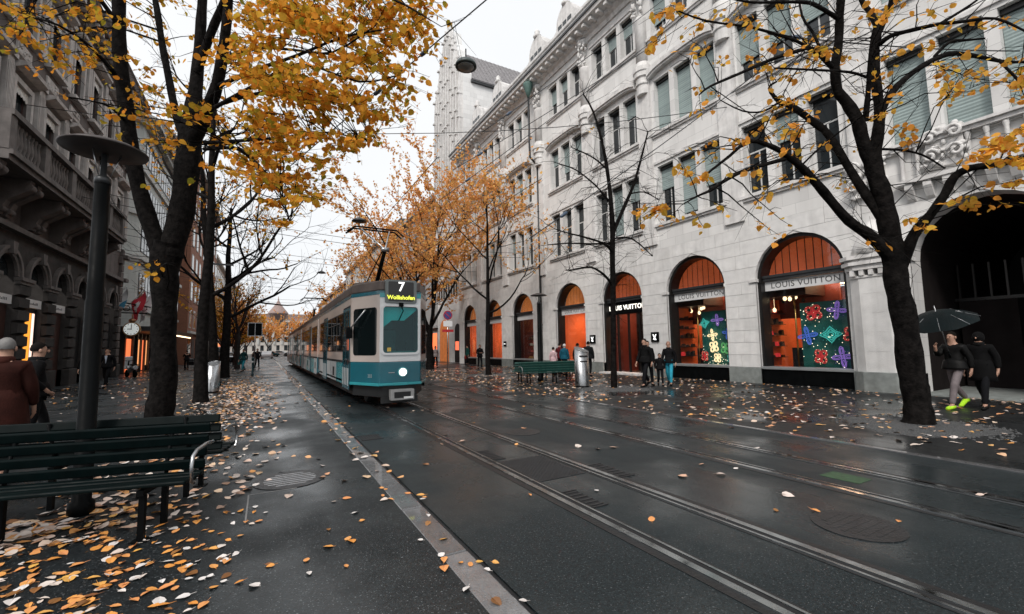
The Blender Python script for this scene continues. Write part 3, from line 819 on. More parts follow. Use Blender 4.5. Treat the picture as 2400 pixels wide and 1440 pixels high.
for bi, c in enumerate(ARC):
    if bi < 2: continue
    xg = XF + 0.52
    sw = thing('shop_window', (xg, c, 0)); sw.parent = rb; sw.location = Vector((xg, c, 0)) - wpos(rb); POS[sw.name] = Vector((xg, c, 0))
    door = bi == 4
    O = arcpts(c, AR - 0.004, ASP, 18); I = arcpts(c, AR - 0.13, ASP, 18)
    zb = 0.03 if door else 0.60
    MB().strip(I, O, 0, XF + 0.14, XF + 0.66).build('arch_frame', MT['bronze'], sw)
    for s in (-1, 1):
        a, b = sorted((c + s * (AR - 0.004), c + s * (AR - 0.13)))
        MB().box(XF + 0.14, XF + 0.66, a, b, zb, ASP - 0.001).build('jamb', MT['bronze'], sw)
    MB().box(XF + 0.30, XF + 0.62, c - AR + 0.132, c + AR - 0.132, 3.94, 4.06).box(XF + 0.26, XF + 0.62, c - AR + 0.132, c + AR - 0.132, 4.061, 4.16).build('transom', MT['darkgrey'], sw)
    A = arcpts(c, AR - 0.132, ASP, 18)
    A = [p for p in A if p[1] > 4.165]
    MB().prism(A, 0, xg, xg + 0.012).build('pane', MT['shopglass'], sw)
    # lunette curtain strips
    mat_c = MT['curtain'] if bi <= 4 else MT['curtain2']
    r_ = AR - 0.13; npz = 10 if bi < 5 else 9
    for k in range(npz):
        ya = c - r_ + 2 * r_ * k / npz + 0.02; yb = c - r_ + 2 * r_ * (k + 1) / npz - 0.02
        zt = lambda yy: ASP + math.sqrt(max(0.0, r_ * r_ - (yy - c) ** 2))
        za, zc_ = zt(ya), zt(yb); zm = zt((ya + yb) / 2)
        if max(za, zc_, zm) < 4.2: continue
        MB().prism([(ya, 4.165), (yb, 4.165), (yb, max(4.17, zc_)), ((ya + yb) / 2, max(4.175, zm)), (ya, max(4.17, za))], 0, XF + 0.70, XF + 0.715).build('curtain_strip', mat_c, sw)
    MB().prism(arcpts(c, AR - 0.05, ASP, 18), 0, XF + 0.73, XF + 0.745).build('lunette_back', MT['dark'], sw)  # dark sheet added to shut off sky light between the strips
    yl, yr = c - AR + 0.132, c + AR - 0.132
    if not door:
        MB().box(XF + 0.04, XF + 0.60, c - AR + 0.002, c + AR - 0.002, 0.56, 0.66).build('ledge', MT['ledge'], sw, bevel=0.01)
        MB().box(XF + 0.10, XF + 0.5, c - AR + 0.002, c + AR - 0.002, -0.02, 0.555).build('base_panel', MT['black'], sw)
        MB().box(xg, xg + 0.012, yl, yr, 0.66, 3.56).build('pane', MT['shopglass'], sw)
        MB().box(XF + 0.40, XF + 0.44, yl, yr, 3.565, 3.93).build('banner', MT['banner'], sw)
        if bi in (2, 3, 5):
            letters('lettering', 'LOUIS VUITTON', 0.30 if bi < 5 else 0.27, MT['ink'], sw, (XF + 0.397, c - 0.02, 3.745), (PI / 2, 0, -PI / 2), 0.003, 0.002 if bi == 2 else 0.0, 1.1)
    else:
        MB().box(XF + 0.42, XF + 0.62, yl, yr, 3.25, 3.938).build('fascia', MT['black'], sw)
        letters('lettering', 'LOUIS VUITTON', 0.36, E_('lit white sign lettering', (1.0, 0.93, 0.8), 0.9, (0.8, 0.8, 0.8)), sw, (XF + 0.405, c, 3.6), (PI / 2, 0, -PI / 2), 0.01, 0.006, 1.05)
        for yy in (yl + 0.6, c, yr - 0.6):
            MB().box(xg - 0.04, xg + 0.06, yy - 0.05, yy + 0.05, 0.03, 3.24).build('door_post', MT['bronze'], sw)
        MB().box(xg, xg + 0.012, yl, yl + 0.9, 0.05, 3.24).build('pane', MT['shopglass'], sw)
        MB().box(xg, xg + 0.012, yr - 0.9, yr, 0.05, 3.24).build('pane', MT['shopglass'], sw)
        MB().box(XF - 0.35, XF + 0.6, c - AR, c + AR, -0.02, 0.10).build('door_step', MT['trim'], sw)
    # room behind
    x1, x2 = XF + 0.76, XF + 4.6
    ya, yb = c - 2.05, c + 2.05
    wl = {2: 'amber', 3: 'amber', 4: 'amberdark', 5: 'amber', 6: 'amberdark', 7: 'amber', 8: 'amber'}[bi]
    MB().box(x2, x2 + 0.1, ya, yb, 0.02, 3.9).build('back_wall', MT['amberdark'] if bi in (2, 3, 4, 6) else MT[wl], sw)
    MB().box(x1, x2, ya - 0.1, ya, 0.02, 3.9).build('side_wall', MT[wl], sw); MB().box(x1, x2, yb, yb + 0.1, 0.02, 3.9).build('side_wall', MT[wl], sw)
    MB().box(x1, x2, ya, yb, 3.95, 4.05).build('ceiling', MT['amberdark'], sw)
    MB().box(x1 - 0.1, x2, ya, yb, -0.02, 0.02 if door else 0.5).build('shop_floor', MT['shopfloor'], sw)
    MB().box(XF + 1.9, XF + 3.4, c - 0.9, c + 1.3, 3.86, 3.90).build('ceiling_lamp', MT['lamp'] if bi != 6 else MT['lampdim'], sw)
    if bi in (2, 3):      # orange display column with shelves, brass pole, dark inner wall with lit doorway
        rs = random.Random(bi * 3)
        for k in range(5):
            zz = 0.95 + k * 0.45
            MB().box(XF + 0.85, XF + 2.35, yb - 0.26, yb - 0.001, zz, zz + 0.025).build('shelf', MT['bronze'], sw)
            for q in range(4):
                xx = XF + 0.95 + q * 0.36 + rs.uniform(-.05, .05)
                hh = rs.uniform(0.10, 0.28)
                MB().prism([(xx, zz + 0.026), (xx + 0.2, zz + 0.026), (xx + 0.17, zz + hh), (xx + 0.04, zz + hh * 0.8)], 1, yb - 0.22, yb - 0.07).build('handbag', rs.choice([MT['dark'], MT['brownwood0'], MT['o_red'], MT['bronze']]), sw)
        for q in range(7):      # hanging lamps and dark pendants near the top left
            xx, yy, zz = XF + 1.1 + rs.uniform(0, 1.0), c + 0.75 + rs.uniform(0, 1.0), 2.65 + rs.uniform(0, 0.6)
            MB().lathe([(0.012, 0.0), (0.06, 0.03), (0.07, 0.12), (0.02, 0.18), (0.006, 0.2), (0.006, 3.34 - zz)], (xx, yy, zz), 8).build('pendant', MT['bronze'] if q % 2 else E_('glowing pendant', (1.0, 0.7, 0.4), 1.8), sw)
        m = MB()
        for q in range(70):     # strings of tiny bulbs over the backdrop
            m.ball((XF + 1.17 - rs.uniform(0, .2), c - 1.4 + rs.uniform(0, 1.95), 0.65 + rs.uniform(0, 2.3) * (1 if bi == 2 else rs.random())), 0.014, 5, 3)
        m.build('bulb_string', E_('tiny warm bulbs', (1.0, 0.85, 0.6), 1.9, (0.9, 0.8, 0.6)), sw, kind='stuff', recalc=False)
        MB().box(XF + 1.5, XF + 1.9, c + 0.75, c + 1.15, 0.5, 1.35).build('display_plinth', MT['dark'], sw)
        MB().box(XF + 2.4, XF + 2.5, c - 0.25, c + 0.75, 0.5, 3.85).build('inner_wall', MT['amberdark'], sw)
        MB().box(XF + 2.4, XF + 2.5, c + 0.752, yb - 0.02, 2.55, 3.85).build('inner_wall', MT['amberdark'], sw)
        MB().box(XF + 0.9, XF + 2.3, c + 0.2, yb - 0.02, 3.35, 3.84).build('pelmet', MT['brownwood0'], sw)
        MB().box(XF + 4.4, XF + 4.42, c + 0.4, c + 1.2, 1.2, 2.6).build('lit_niche', E_('lit display niche', (1.0, 0.42, 0.14), 1.6), sw)
        MB().box(XF + 1.2, XF + 1.26, c - 1.5, c + 0.60, 0.55, 3.05).build('backdrop', MT['teal'], sw)
        MB().tube([(XF + 1.1, c + 0.72, 0.6), (XF + 1.1, c + 0.72, 3.5)], 0.03, 8).build('brass_pole', M('brass', (0.5, 0.3, 0.1), 0.3, 1.0), sw)
    elif bi == 4:
        MB().box(XF + 2.6, XF + 2.7, c - 0.4, c + 1.5, 0.02, 3.9).build('inner_wall', MT['dark'], sw)
        MB().box(XF + 2.5, XF + 2.55, c - 1.3, c - 0.45, 1.2, 2.7).build('lit_niche', E_('lit red niche', (1.0, 0.28, 0.09), 1.3), sw)
    elif bi == 6:
        rr = random.Random(5)
        MB().box(XF + 2.1, XF + 2.2, c - 1.6, c + 1.6, 0.5, 3.6).build('backdrop', M('brown display backdrop', (0.2, 0.09, 0.045), 0.6, var=0.4), sw)
        for k in range(34):
            yy = c + rr.uniform(-1.2, 1.25); zz = 0.62 + (k % 5) * 0.5; a = rr.uniform(.08, .17)
            MB().box(XF + 1.3, XF + 1.55, yy - a, yy + a, zz, zz + rr.uniform(.1, .3)).build('boxed_goods', M('goods %d' % k, rr.choice([(.6, .08, .06), (.6, .5, .4), (.1, .05, .04), (.5, .25, .1)]), .5), sw)
        for k in range(5):
            MB().box(XF + 1.25, XF + 1.6, c - 1.35, c + 1.35, 0.585 + k * 0.5, 0.615 + k * 0.5).build('shelf', MT['bronze'], sw)
    else:
        MB().box(XF + 1.6, XF + 1.9, c - 0.2, c + 0.35, 0.5, 3.9).build('display_column', M('peach column', (0.75, 0.42, 0.25), .6), sw)
        MB().box(XF + 2.4, XF + 2.5, c - 1.6, c - 0.21, 0.5, 3.3).build('inner_wall', MT['amberdark'], sw)

# ornaments in the two near windows: things of their own, standing in the displays
def petal_ring(m, cx, cz, r, rr_, ang=0, n=14, flat=0.75):
    pts = []
    for q in range(n + 1):
        a = 2 * PI * q / n
        px, pz = r * math.cos(a), r * flat * math.sin(a)
        pts.append((0, cx + px * math.cos(ang) - pz * math.sin(ang), cz + px * math.sin(ang) + pz * math.cos(ang)))
    m.tube(pts, rr_, 6, cap=False)
def flower_mesh(style, mat, mat2):
    m = MB()
    if style == 'round':
        for k in range(4):
            a = PI / 4 + k * PI / 2
            petal_ring(m, 0.16 * math.cos(a), 0.16 * math.sin(a), 0.13, 0.018, a, flat=0.9)
            petal_ring(m, 0.17 * math.cos(a), 0.17 * math.sin(a), 0.075, 0.014, a, flat=0.9)
        petal_ring(m, 0, 0, 0.07, 0.018)
    elif style == 'star':
        for k in range(4):
            a = k * PI / 2
            petal_ring(m, 0.18 * math.cos(a), 0.18 * math.sin(a), 0.15, 0.015, a, flat=0.45)
            petal_ring(m, 0.19 * math.cos(a), 0.19 * math.sin(a), 0.09, 0.012, a, flat=0.35)
        petal_ring(m, 0, 0, 0.055, 0.016)
    elif style == 'diamond':
        for q, s in enumerate((0.34, 0.24)):
            pts = [(0.02 * q, s * math.cos(a), s * math.sin(a) * 0.8) for a in (0, PI / 2, PI, 1.5 * PI, 2 * PI)]
            pts2 = []
            for i in range(4):
                for t_ in range(4):
                    f = t_ / 4; bow = 0.82 + 0.18 * abs(2 * f - 1)
                    pts2.append(tuple(bow * (pts[i][j] * (1 - f) + pts[i + 1][j] * f) if j else pts[i][0] for j in range(3)))
            pts2.append(pts2[0])
            m.tube(pts2, 0.018, 6, cap=False)
        petal_ring(m, 0, 0, 0.09, 0.018)
        petal_ring(m, 0, 0, 0.15, 0.014)
    for k in range(20):
        a = k * PI / 10; q_ = (0.29, 0.2, 0.24)[k % 3]
        m.ball((-0.02, q_ * math.cos(a), q_ * math.sin(a)), 0.011, 5, 4, 1)
    m.tube([(0.03, 0, 0), (0.12, 0, 0)], 0.012, 5, 1)
    return m.mesh('flower_ornament', [mat, mat2], recalc=False)
FM = {(s, k): flower_mesh(s, MT['o_' + k], MT['o_gold'] if k in ('red', 'gold') else MT['o_' + k])
      for s, k in (('round', 'red'), ('star', 'pur'), ('star', 'blue'), ('diamond', 'teal'), ('star', 'gold'), ('round', 'green'), ('round', 'gold'), ('round', 'teal'))}
def orn(style, colr, y, z, s, label, x=XF + 1.42):
    o = linkmesh('flower_ornament', FM[(style, colr)], None, (x, y, z), (random.uniform(-.2, .2), 0, random.uniform(-.3, .3)), (s * 0.86, s * 0.86, s * 0.86))
    tag(o, label, 'ornament', 'flower ornaments in the shop displays')
S2 = 'in the rightmost shop window'
for st_, co_, y_, z_, s_, l_ in (
    ('round', 'red', 8.76, 2.65, 1.22, 'red four petalled glass ornament at top'), ('star', 'pur', 7.99, 2.68, 1.15, 'violet star shaped ornament at top right'),
    ('star', 'blue', 9.02, 1.80, 1.2, 'blue violet star ornament at middle left'), ('diamond', 'teal', 8.24, 1.82, 1.25, 'turquoise diamond shaped ornament in the middle'),
    ('round', 'red', 7.58, 1.80, 1.15, 'red petalled ornament cut by the right edge'), ('round', 'red', 8.62, 1.03, 1.15, 'red petalled ornament at the bottom'),
    ('star', 'pur', 7.92, 1.02, 1.3, 'violet star ornament at bottom right')):
    orn(st_, co_, y_, z_, s_, l_ + ' ' + S2, XF + 1.05)
S3 = 'in the second shop window'
for st_, co_, y_, z_, s_, l_ in (
    ('diamond', 'teal', 13.44, 2.5, 1.0, 'turquoise diamond ornament at top left'), ('star', 'pur', 12.77, 2.62, 0.95, 'violet star ornament at top'),
    ('round', 'red', 12.12, 2.7, 0.8, 'red petalled ornament at top right'), ('star', 'blue', 12.3, 2.02, 1.0, 'blue violet star ornament at right'),
    ('star', 'gold', 13.05, 1.95, 1.0, 'glowing cream star ornament in the middle'), ('round', 'gold', 13.0, 1.42, 1.1, 'glowing cream petalled ornament low in the middle'),
    ('round', 'gold', 12.85, 0.92, 0.9, 'glowing cream petalled ornament at the bottom'), ('round', 'red', 13.5, 1.0, 1.0, 'red petalled ornament at bottom left'),
    ('round', 'green', 12.45, 1.35, 1.1, 'green petalled ornament at lower right'), ('round', 'teal', 12.2, 0.9, 0.8, 'turquoise petalled ornament in the bottom right corner')):
    orn(st_, co_, y_, z_, s_, l_ + ' ' + S3, XF + 1.05)
c = ARC[5]
orn('round', 'red', c - 1.0, 2.35, 1.0, 'red petalled ornament in the window left of the shop door')
orn('star', 'pur', c - 1.0, 1.6, 1.0, 'violet star ornament low in the window left of the shop door')
orn('star', 'blue', c - 1.25, 1.55, 0.9, 'blue star ornament by the jamb in the window left of the shop door')

# illuminated logo boxes and dark plates on the piers
def sign_box(y, z, s, label, mark=True):
    t = thing('logo_sign', (XF - 0.06, y, z), label, 'sign')
    MB().box(XF - 0.07, XF - 0.012, y - s, y + s, z - s, z + s).build('box', MT['black'], t, bevel=0.008)
    m = MB()
    wm_ = E_('lit white emblem', (1, 1, 1), 0.7, (0.8, 0.8, 0.8))
    if mark:   # interlaced pale emblem: a wide V over a leaning L
        for a in (-1, 1):
            m.prism([(y + a * s * 0.10, z - s * 0.55), (y + a * s * 0.38, z - s * 0.55), (y + a * s * 0.2, z - 0.05 * s), (y + a * s * 0.55, z + s * 0.55), (y + a * s * 0.22, z + s * 0.55), (y - a * s * 0.02, z)], 0, XF - 0.078 - (0.002 if a > 0 else 0), XF - 0.0705)
        m.box(XF - 0.083, XF - 0.0705, y - s * 0.45, y + s * 0.05, z - s * 0.62, z - s * 0.42)
    else:
        m.box(XF - 0.078, XF - 0.0705, y - s * 0.7, y + s * 0.7, z - s * 0.2, z + s * 0.15)
    m.build('emblem', wm_, t)
sign_box(PC[3], 1.93, 0.24, 'black square sign with pale emblem on the pier right of the shop door')
sign_box(PC[4] + 0.1, 1.93, 0.24, 'black square sign with pale emblem on the pier left of the shop door')
sign_box(PC[5] + 0.55, 1.85, 0.22, 'small dark plate with a white line on the wide pier behind the bench', False)
sign_box(PC[6] + 0.3, 1.8, 0.2, 'small dark plate on the pier left of the lamp post', False)
# passage: deep dark vault at the right edge
pv = thing('passage', (XF + 4, 3.95, 0)); pv.parent = rb; pv.location = Vector((XF + 4, 3.95, 0)) - wpos(rb); POS[pv.name] = Vector((XF + 4, 3.95, 0))
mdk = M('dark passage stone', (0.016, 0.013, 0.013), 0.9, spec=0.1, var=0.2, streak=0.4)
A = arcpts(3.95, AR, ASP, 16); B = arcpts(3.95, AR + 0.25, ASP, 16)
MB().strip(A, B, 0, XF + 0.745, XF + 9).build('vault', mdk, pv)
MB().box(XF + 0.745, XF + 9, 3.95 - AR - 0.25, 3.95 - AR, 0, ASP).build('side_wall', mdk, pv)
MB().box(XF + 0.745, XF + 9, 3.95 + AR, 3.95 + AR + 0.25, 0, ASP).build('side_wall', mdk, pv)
MB().box(XF + 9, XF + 9.2, 3.95 - 2, 3.95 + 2, 0, 6).build('gate', MT['dark'], pv)
for k in range(9):
    MB().box(XF + 3.2, XF + 3.26, 3.95 - 1.5 + k * 0.36, 3.95 - 1.5 + k * 0.36 + 0.05, 2.9, 4.0).build('grille_bar', MT['bronze'], pv)
MB().box(XF + 3.18, XF + 3.28, 3.95 - AR, 3.95 + AR, 2.8, 2.9).build('grille_rail', MT['bronze'], pv)
MB().box(XF + 3.2, XF + 3.25, 4.1, 5.4, 0.02, 2.79).build('door_leaf', mdk, pv)
for k, yy in enumerate((3.35, 3.0)):
    MB().ball((XF + 1.4, yy, 4.95), 0.05, 8, 5).build('vault_lamp', E_('red vault lamp', (1, 0.12, 0.06), 4.0), pv)
MB().box(XF - 0.4, XF + 9, 3.95 - AR, 3.95 + AR, 0.0, 0.05).build('threshold', MT['plinth'], pv)
# downpipe
t = thing('downpipe', (XF - 0.1, PC[5] + 0.2, 0), 'tall dark downpipe with verdigris hopper running up the stone facade', 'downpipe')
y = PC[5] + 0.2
MB().tube([(XF - 0.12, y, 0.0), (XF - 0.12, y, 14.4)], 0.075, 8).tube([(XF - 0.12, y, 14.4), (XF - 0.72, y, 14.9), (XF - 0.76, y, 16.0), (XF - 0.76, y, 19.8)], 0.075, 8).build('pipe', MT['darkgrey'], t)
MB().lathe([(0.08, 19.3), (0.2, 19.7), (0.34, 20.2), (0.36, 20.35)], (XF - 0.76, y, 0), 10).build('hopper', MT['copper'], t)
for zz in (3, 7, 11): MB().lathe([(0.1, zz), (0.1, zz + 0.08)], (XF - 0.12, y, 0), 8).build('bracket', MT['darkgrey'], t)

# ================================================================ tall gabled stone building further along
gb = thing('gabled_building', (17.3, 44.4, 0), 'tall pale stone building with a finned gothic gable above the roofs', 'building')
GX, GA, GB, GZ, GAP = 17.3, 40.7, 48.6, 30.2, 36.9
gm_ = (GA + GB) / 2
MT['gstone'] = ashlar('grey limestone of the gabled building', (0.80, 0.80, 0.79), 0.8, 0.5, streak=0.25, jointc=0.85)
GPOLY = [(GA, 0), (GB, 0), (GB, 30.6), (gm_ + 3.0, 32.2), (gm_ + 2.4, 34.2), (gm_ + 1.5, 35.4), (gm_ + 1.2, GAP), (gm_ - 1.2, GAP), (gm_ - 1.5, 35.4), (gm_ - 2.4, 34.2), (gm_ - 3.0, 32.2), (GA, 30.6)]
def gtop(y):
    d = abs(y - gm_)
    for (d0, z0), (d1, z1) in zip([(0, GAP), (1.2, GAP), (1.5, 35.4), (2.4, 34.2), (3.0, 32.2), (4.2, 30.6)][:-1], [(1.2, GAP), (1.5, 35.4), (2.4, 34.2), (3.0, 32.2), (4.2, 30.6)]):
        if d0 <= d <= d1: return z0 + (z1 - z0) * (d - d0) / (d1 - d0)
    return 30.6
MB().prism(GPOLY, 0, GX, GX + 1.0).box(GX + 1.0, GX + 14, GA, GB, 0, GZ - 0.05).build('wall', MT['gstone'], gb)
MT['groof'] = M('weathered grey roof tiles', (0.22, 0.21, 0.215), 0.8, var=0.35, scale=5, bump=0.5, bscale=14, world=True)
MB().prism([(GA - 0.35, GZ - 0.4), (gm_, 35.6), (GB + 0.35, GZ - 0.4)], 0, GX + 1.01, GX + 15).build('roof', MT['groof'], gb)
for k in range(24):
    x = GX + 1.3 + k * 0.55
    MB().prism([(GA - 0.37, GZ - 0.39), (gm_ - 0.03, 35.66), (gm_, 35.66), (GA - 0.34, GZ - 0.39)], 0, x, x + 0.03).build('roof_seam', MT['groof'], gb)
nf = 11
for k in range(nf):
    y = GA + 0.2 + (GB - GA - 0.4) * k / (nf - 1)
    top = gtop(y) + 0.5
    m = MB().prism([(GX - 0.55, 9.0), (GX, 8.6), (GX, top - 0.3), (GX - 0.1, top), (GX - 0.35, top - 0.5), (GX - 0.45, top - 2.5)], 1, y - 0.13, y + 0.13)
    for q in range(5):
        m.box(GX - 0.62, GX - 0.05, y - 0.17, y + 0.17, top - 1.0 - q * 2.6, top - 0.85 - q * 2.6)
    m.lathe([(0.16, top - 0.2), (0.2, top), (0.06, top + 0.5), (0.12, top + 0.65), (0.02, top + 0.9)], (GX - 0.15, y, 0), 6)
    m.build('fin', MT['trim'], gb)
MB().lathe([(0.5, GAP), (0.42, GAP + 0.3), (0.22, GAP + 0.5), (0.3, GAP + 0.9), (0.34, GAP + 1.2), (0.16, GAP + 1.6), (0.2, GAP + 1.85), (0.05, GAP + 2.1)], (GX + 0.3, gm_, 0), 9).build('finial', MT['trim'], gb)
for k in range(nf - 1):
    y = GA + 0.2 + (GB - GA - 0.4) * (k + 0.5) / (nf - 1)
    for zz in (7, 11.5, 16, 20.5, 25):
        wn = MB().box(GX - 0.03, GX - 0.002, y - 0.25, y + 0.25, zz, zz + 2.2).build('window', MT['pane'], gb, recalc=False)
for k in range(9):
    x = GX + 2 + k * 1.4
    MB().box(x, x + 0.6, GA - 0.03, GA - 0.002, 23.2, 25.0).build('window', MT['pane'], gb, recalc=False)
MB().box(GX + 0.9, GX + 14, GA - 0.3, GA - 0.002, GZ - 0.6, GZ - 0.25).build('eaves', MT['darkgrey'], gb)
for yy, ww in ((42.6, 0.75), (46.5, 1.4)):
    A = arcpts(yy, ww, 3.3, 12)
    MB().prism([(yy - ww, 0.05)] + A + [(yy + ww, 0.05)], 0, GX - 0.03, GX - 0.002).build('arched_doorway', MT['dark'] if ww < 1 else MT['curtain2'], gb)
MB().box(GX - 0.1, GX - 0.03, 42.2, 43.0, 1.3, 2.2).build('lit_sign', E_('small lit red sign', (1, 0.2, 0.1), 0.8), gb)
# ================================================================ dark ornate building on the left
XL = -8.9
LP_ = 2.67
LC = [21.46 + LP_ * k for k in range(7)]
LY0, LY1 = 20.12, 39.1
lb = thing('sandstone_building', (XL, 29, 0), 'dark sooty sandstone building with balcony, arcade and rusticated piers on the left', 'building')
LR, LSP = 0.80, 4.75
m = MB()
ed = [LY0] + sum([[c - LR, c + LR] for c in LC], []) + [LY1]
for i in range(0, len(ed), 2): m.box(XL - 0.6, XL, ed[i], ed[i + 1], -0.1, 6.4)
for c in LC:
    A = arcpts(c, LR, LSP, 10); m.strip(A, [(p[0], 6.4) for p in A], 0, XL - 0.6, XL)
m.box(XL - 16, XL - 0.6, LY1 - 0.5, LY1, -0.1, 18.4)
m.build('arcade_wall', MT['sootlow'], lb, recalc=False)
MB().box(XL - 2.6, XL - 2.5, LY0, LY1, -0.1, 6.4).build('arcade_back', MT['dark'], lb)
# rusticated blocks
for i in range(0, len(ed), 2):
    ya, yb = ed[i], ed[i + 1]
    MB().box(XL - 0.3, XL + 0.30, ya + 0.0, yb - 0.0, -0.02, 0.85).build('plinth_block', MT['sootlow'], lb, bevel=0.03)
    z = 0.87; k = 0
    while z < 4.5:
        e = 0.05 if k % 2 else 0.0
        q = 0.05
        x0, x1 = XL + 0.002, XL + 0.17
        a, b, z0, z1 = ya + e, yb - e, z, z + 0.48
        MB().add([(x0, a, z0), (x0, b, z0), (x0, b, z1), (x0, a, z1), (x1, a + q, z0 + q), (x1, b - q, z0 + q), (x1, b - q, z1 - q), (x1, a + q, z1 - q)],
                 [(4, 5, 6, 7), (0, 1, 5, 4), (1, 2, 6, 5), (2, 3, 7, 6), (3, 0, 4, 7)]).build('rusticated_block', MT['sootlow'], lb)
        z += 0.52; k += 1
    MB().box(XL, XL + 0.26, ya - 0.06, yb + 0.06, 4.58, 4.72).box(XL, XL + 0.20, ya - 0.03, yb + 0.03, 4.45, 4.578).build('impost', MT['sootmid'], lb)
for c in LC:
    for r0, r1, x in ((LR, LR + 0.16, 0.10), (LR + 0.161, LR + 0.3, 0.17)):
        MB().strip(arcpts(c, r0, LSP, 12), arcpts(c, r1, LSP, 12), 0, XL + 0.001, XL + x).build('archivolt', MT['sootmid'], lb)
    MB().prism([(c - 0.12, LSP + LR - 0.03), (c + 0.12, LSP + LR - 0.03), (c + 0.2, LSP + LR + 0.45), (c - 0.2, LSP + LR + 0.45)], 0, XL + 0.002, XL + 0.26).build('keystone', MT['sootmid'], lb)
# arcade infill: brown shutters, signs, a lit doorway
MT['brownwood'] = M('dark red brown wood', (0.05, 0.022, 0.018), 0.5, var=0.3)
for k, c in enumerate(LC):
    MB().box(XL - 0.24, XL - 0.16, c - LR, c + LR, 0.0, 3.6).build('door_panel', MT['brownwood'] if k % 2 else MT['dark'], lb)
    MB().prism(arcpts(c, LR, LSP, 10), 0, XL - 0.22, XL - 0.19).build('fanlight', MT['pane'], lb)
    if k in (1, 2, 3, 5):
        b = MB().box(XL - 0.12, XL - 0.02, c - LR + 0.02, c + LR - 0.02, 3.62, 3.98).build('shop_sign', MT['banner'], lb)
        rr = random.Random(k)
        for q in range(7):
            yy = c - 0.36 + q * 0.12
            MB().box(XL - 0.018, XL - 0.014, yy - 0.035, yy + 0.03, 3.74, 3.74 + rr.choice((.07, .11))).build('blurred_letter', MT['ink'], b, recalc=False)
MB().box(XL - 0.155, XL - 0.13, LC[2] - 0.25, LC[2] + 0.22, 0.4, 3.4).build('lit_door', E_('glowing amber doorway', (1.0, 0.36, 0.04), 0.85), lb)
MB().box(XL - 0.155, XL - 0.13, LC[2] + 0.34, LC[2] + 0.52, 0.4, 3.4).build('lit_door', E_('bright doorway strip', (1.0, 0.72, 0.6), 1.0), lb)
# frieze, consoles, balcony
MB().box(XL - 0.6, XL, LY0, LY1, 6.4, 8.0).build('frieze_wall', MT['sooty'], lb)
MB().box(XL + 0.002, XL + 0.3, LY0, LY1, 6.42, 6.62).build('string_course', MT['sootmid'], lb)
BY1 = 33.6
for i in range(0, 12):
    y = ed[i] if i == 0 else (ed[i] + (0.25 if i % 2 == 0 else -0.25))
    if y > BY1: break
    m = MB().prism([(XL + 0.002, 6.63), (XL + 0.35, 6.7), (XL + 0.55, 7.2), (XL + 1.1, 7.6), (XL + 1.15, 8.0), (XL + 0.002, 8.0)], 1, y - 0.17, y + 0.17)
    m.tube([(XL + 1.05, y - 0.19, 7.75), (XL + 1.05, y + 0.19, 7.75)], 0.16, 10).tube([(XL + 0.38, y - 0.19, 6.9), (XL + 0.38, y + 0.19, 6.9)], 0.12, 10)
    m.build('console', MT['sooty'], lb)
MB().box(XL - 0.1, XL + 1.35, LY0, BY1, 8.02, 8.2).box(XL - 0.1, XL + 1.45, LY0, BY1 + 0.1, 8.201, 8.36).build('balcony_slab', MT['sootmid'], lb)
bal = MB().lathe([(0.075, 0), (0.075, 0.08), (0.045, 0.12), (0.085, 0.32), (0.09, 0.42), (0.05, 0.7), (0.04, 0.85), (0.075, 0.92), (0.075, 1.0)], (0, 0, 0), 8).mesh('baluster', MT['sootmid'])
for k in range(7):
    ya = LY0 + k * LP_; 
    if ya > BY1 - 0.2: break
    MB().box(XL + 1.02, XL + 1.34, ya - 0.02, ya + 0.42, 8.361, 9.55).build('pedestal', MT['sootmid'], lb)
    for q in range(8):
        yy = ya + 0.58 + q * 0.27
        if yy < BY1: linkmesh('baluster', bal, lb, Vector((XL + 1.18, yy, 8.5)) - wpos(lb))
MB().box(XL + 1.02, XL + 1.34, BY1 - 0.4, BY1 + 0.0, 8.361, 9.55).build('pedestal', MT['sootmid'], lb)
MB().box(XL + 1.05, XL + 1.31, LY0, BY1, 8.361, 8.499).build('balustrade_foot', MT['sootmid'], lb)
MB().box(XL + 0.98, XL + 1.40, LY0, BY1 + 0.05, 9.551, 9.74).build('handrail', MT['sootmid'], lb)
# upper walls with window holes
WH = 0.62
UF = [(8.4, 12.25), (14.5, 17.0)]
m = MB(); z = 8.0
for z0, z1 in UF:
    m.box(XL - 0.6, XL, LY0, LY1, z, z0)
    y = LY0
    for c in LC:
        m.box(XL - 0.6, XL, y, c - WH, z0, z1); y = c + WH
    m.box(XL - 0.6, XL, y, LY1, z0, z1); z = z1
m.box(XL - 0.6, XL, LY0, LY1, z, 18.5)
m.build('upper_wall', MT['sooty'], lb, recalc=False)
lamb = MB()
pts = [(-WH, 0.0), (WH, 0.0), (WH, -0.36)]
for q in range(1, 24):
    t_ = q / 24
    pts.append((WH - 2 * WH * t_, -0.36 - 0.10 * abs(math.sin(t_ * PI * 6)) + 0.12 * math.cos((t_ - .5) * PI)))
pts.append((-WH, -0.36))
lamb_me = lamb.prism(pts, 0, 0, 0.02).mesh('lambrequin', M('cream lace lambrequin', (0.62, 0.6, 0.56), 0.6, var=0.35, scale=16))
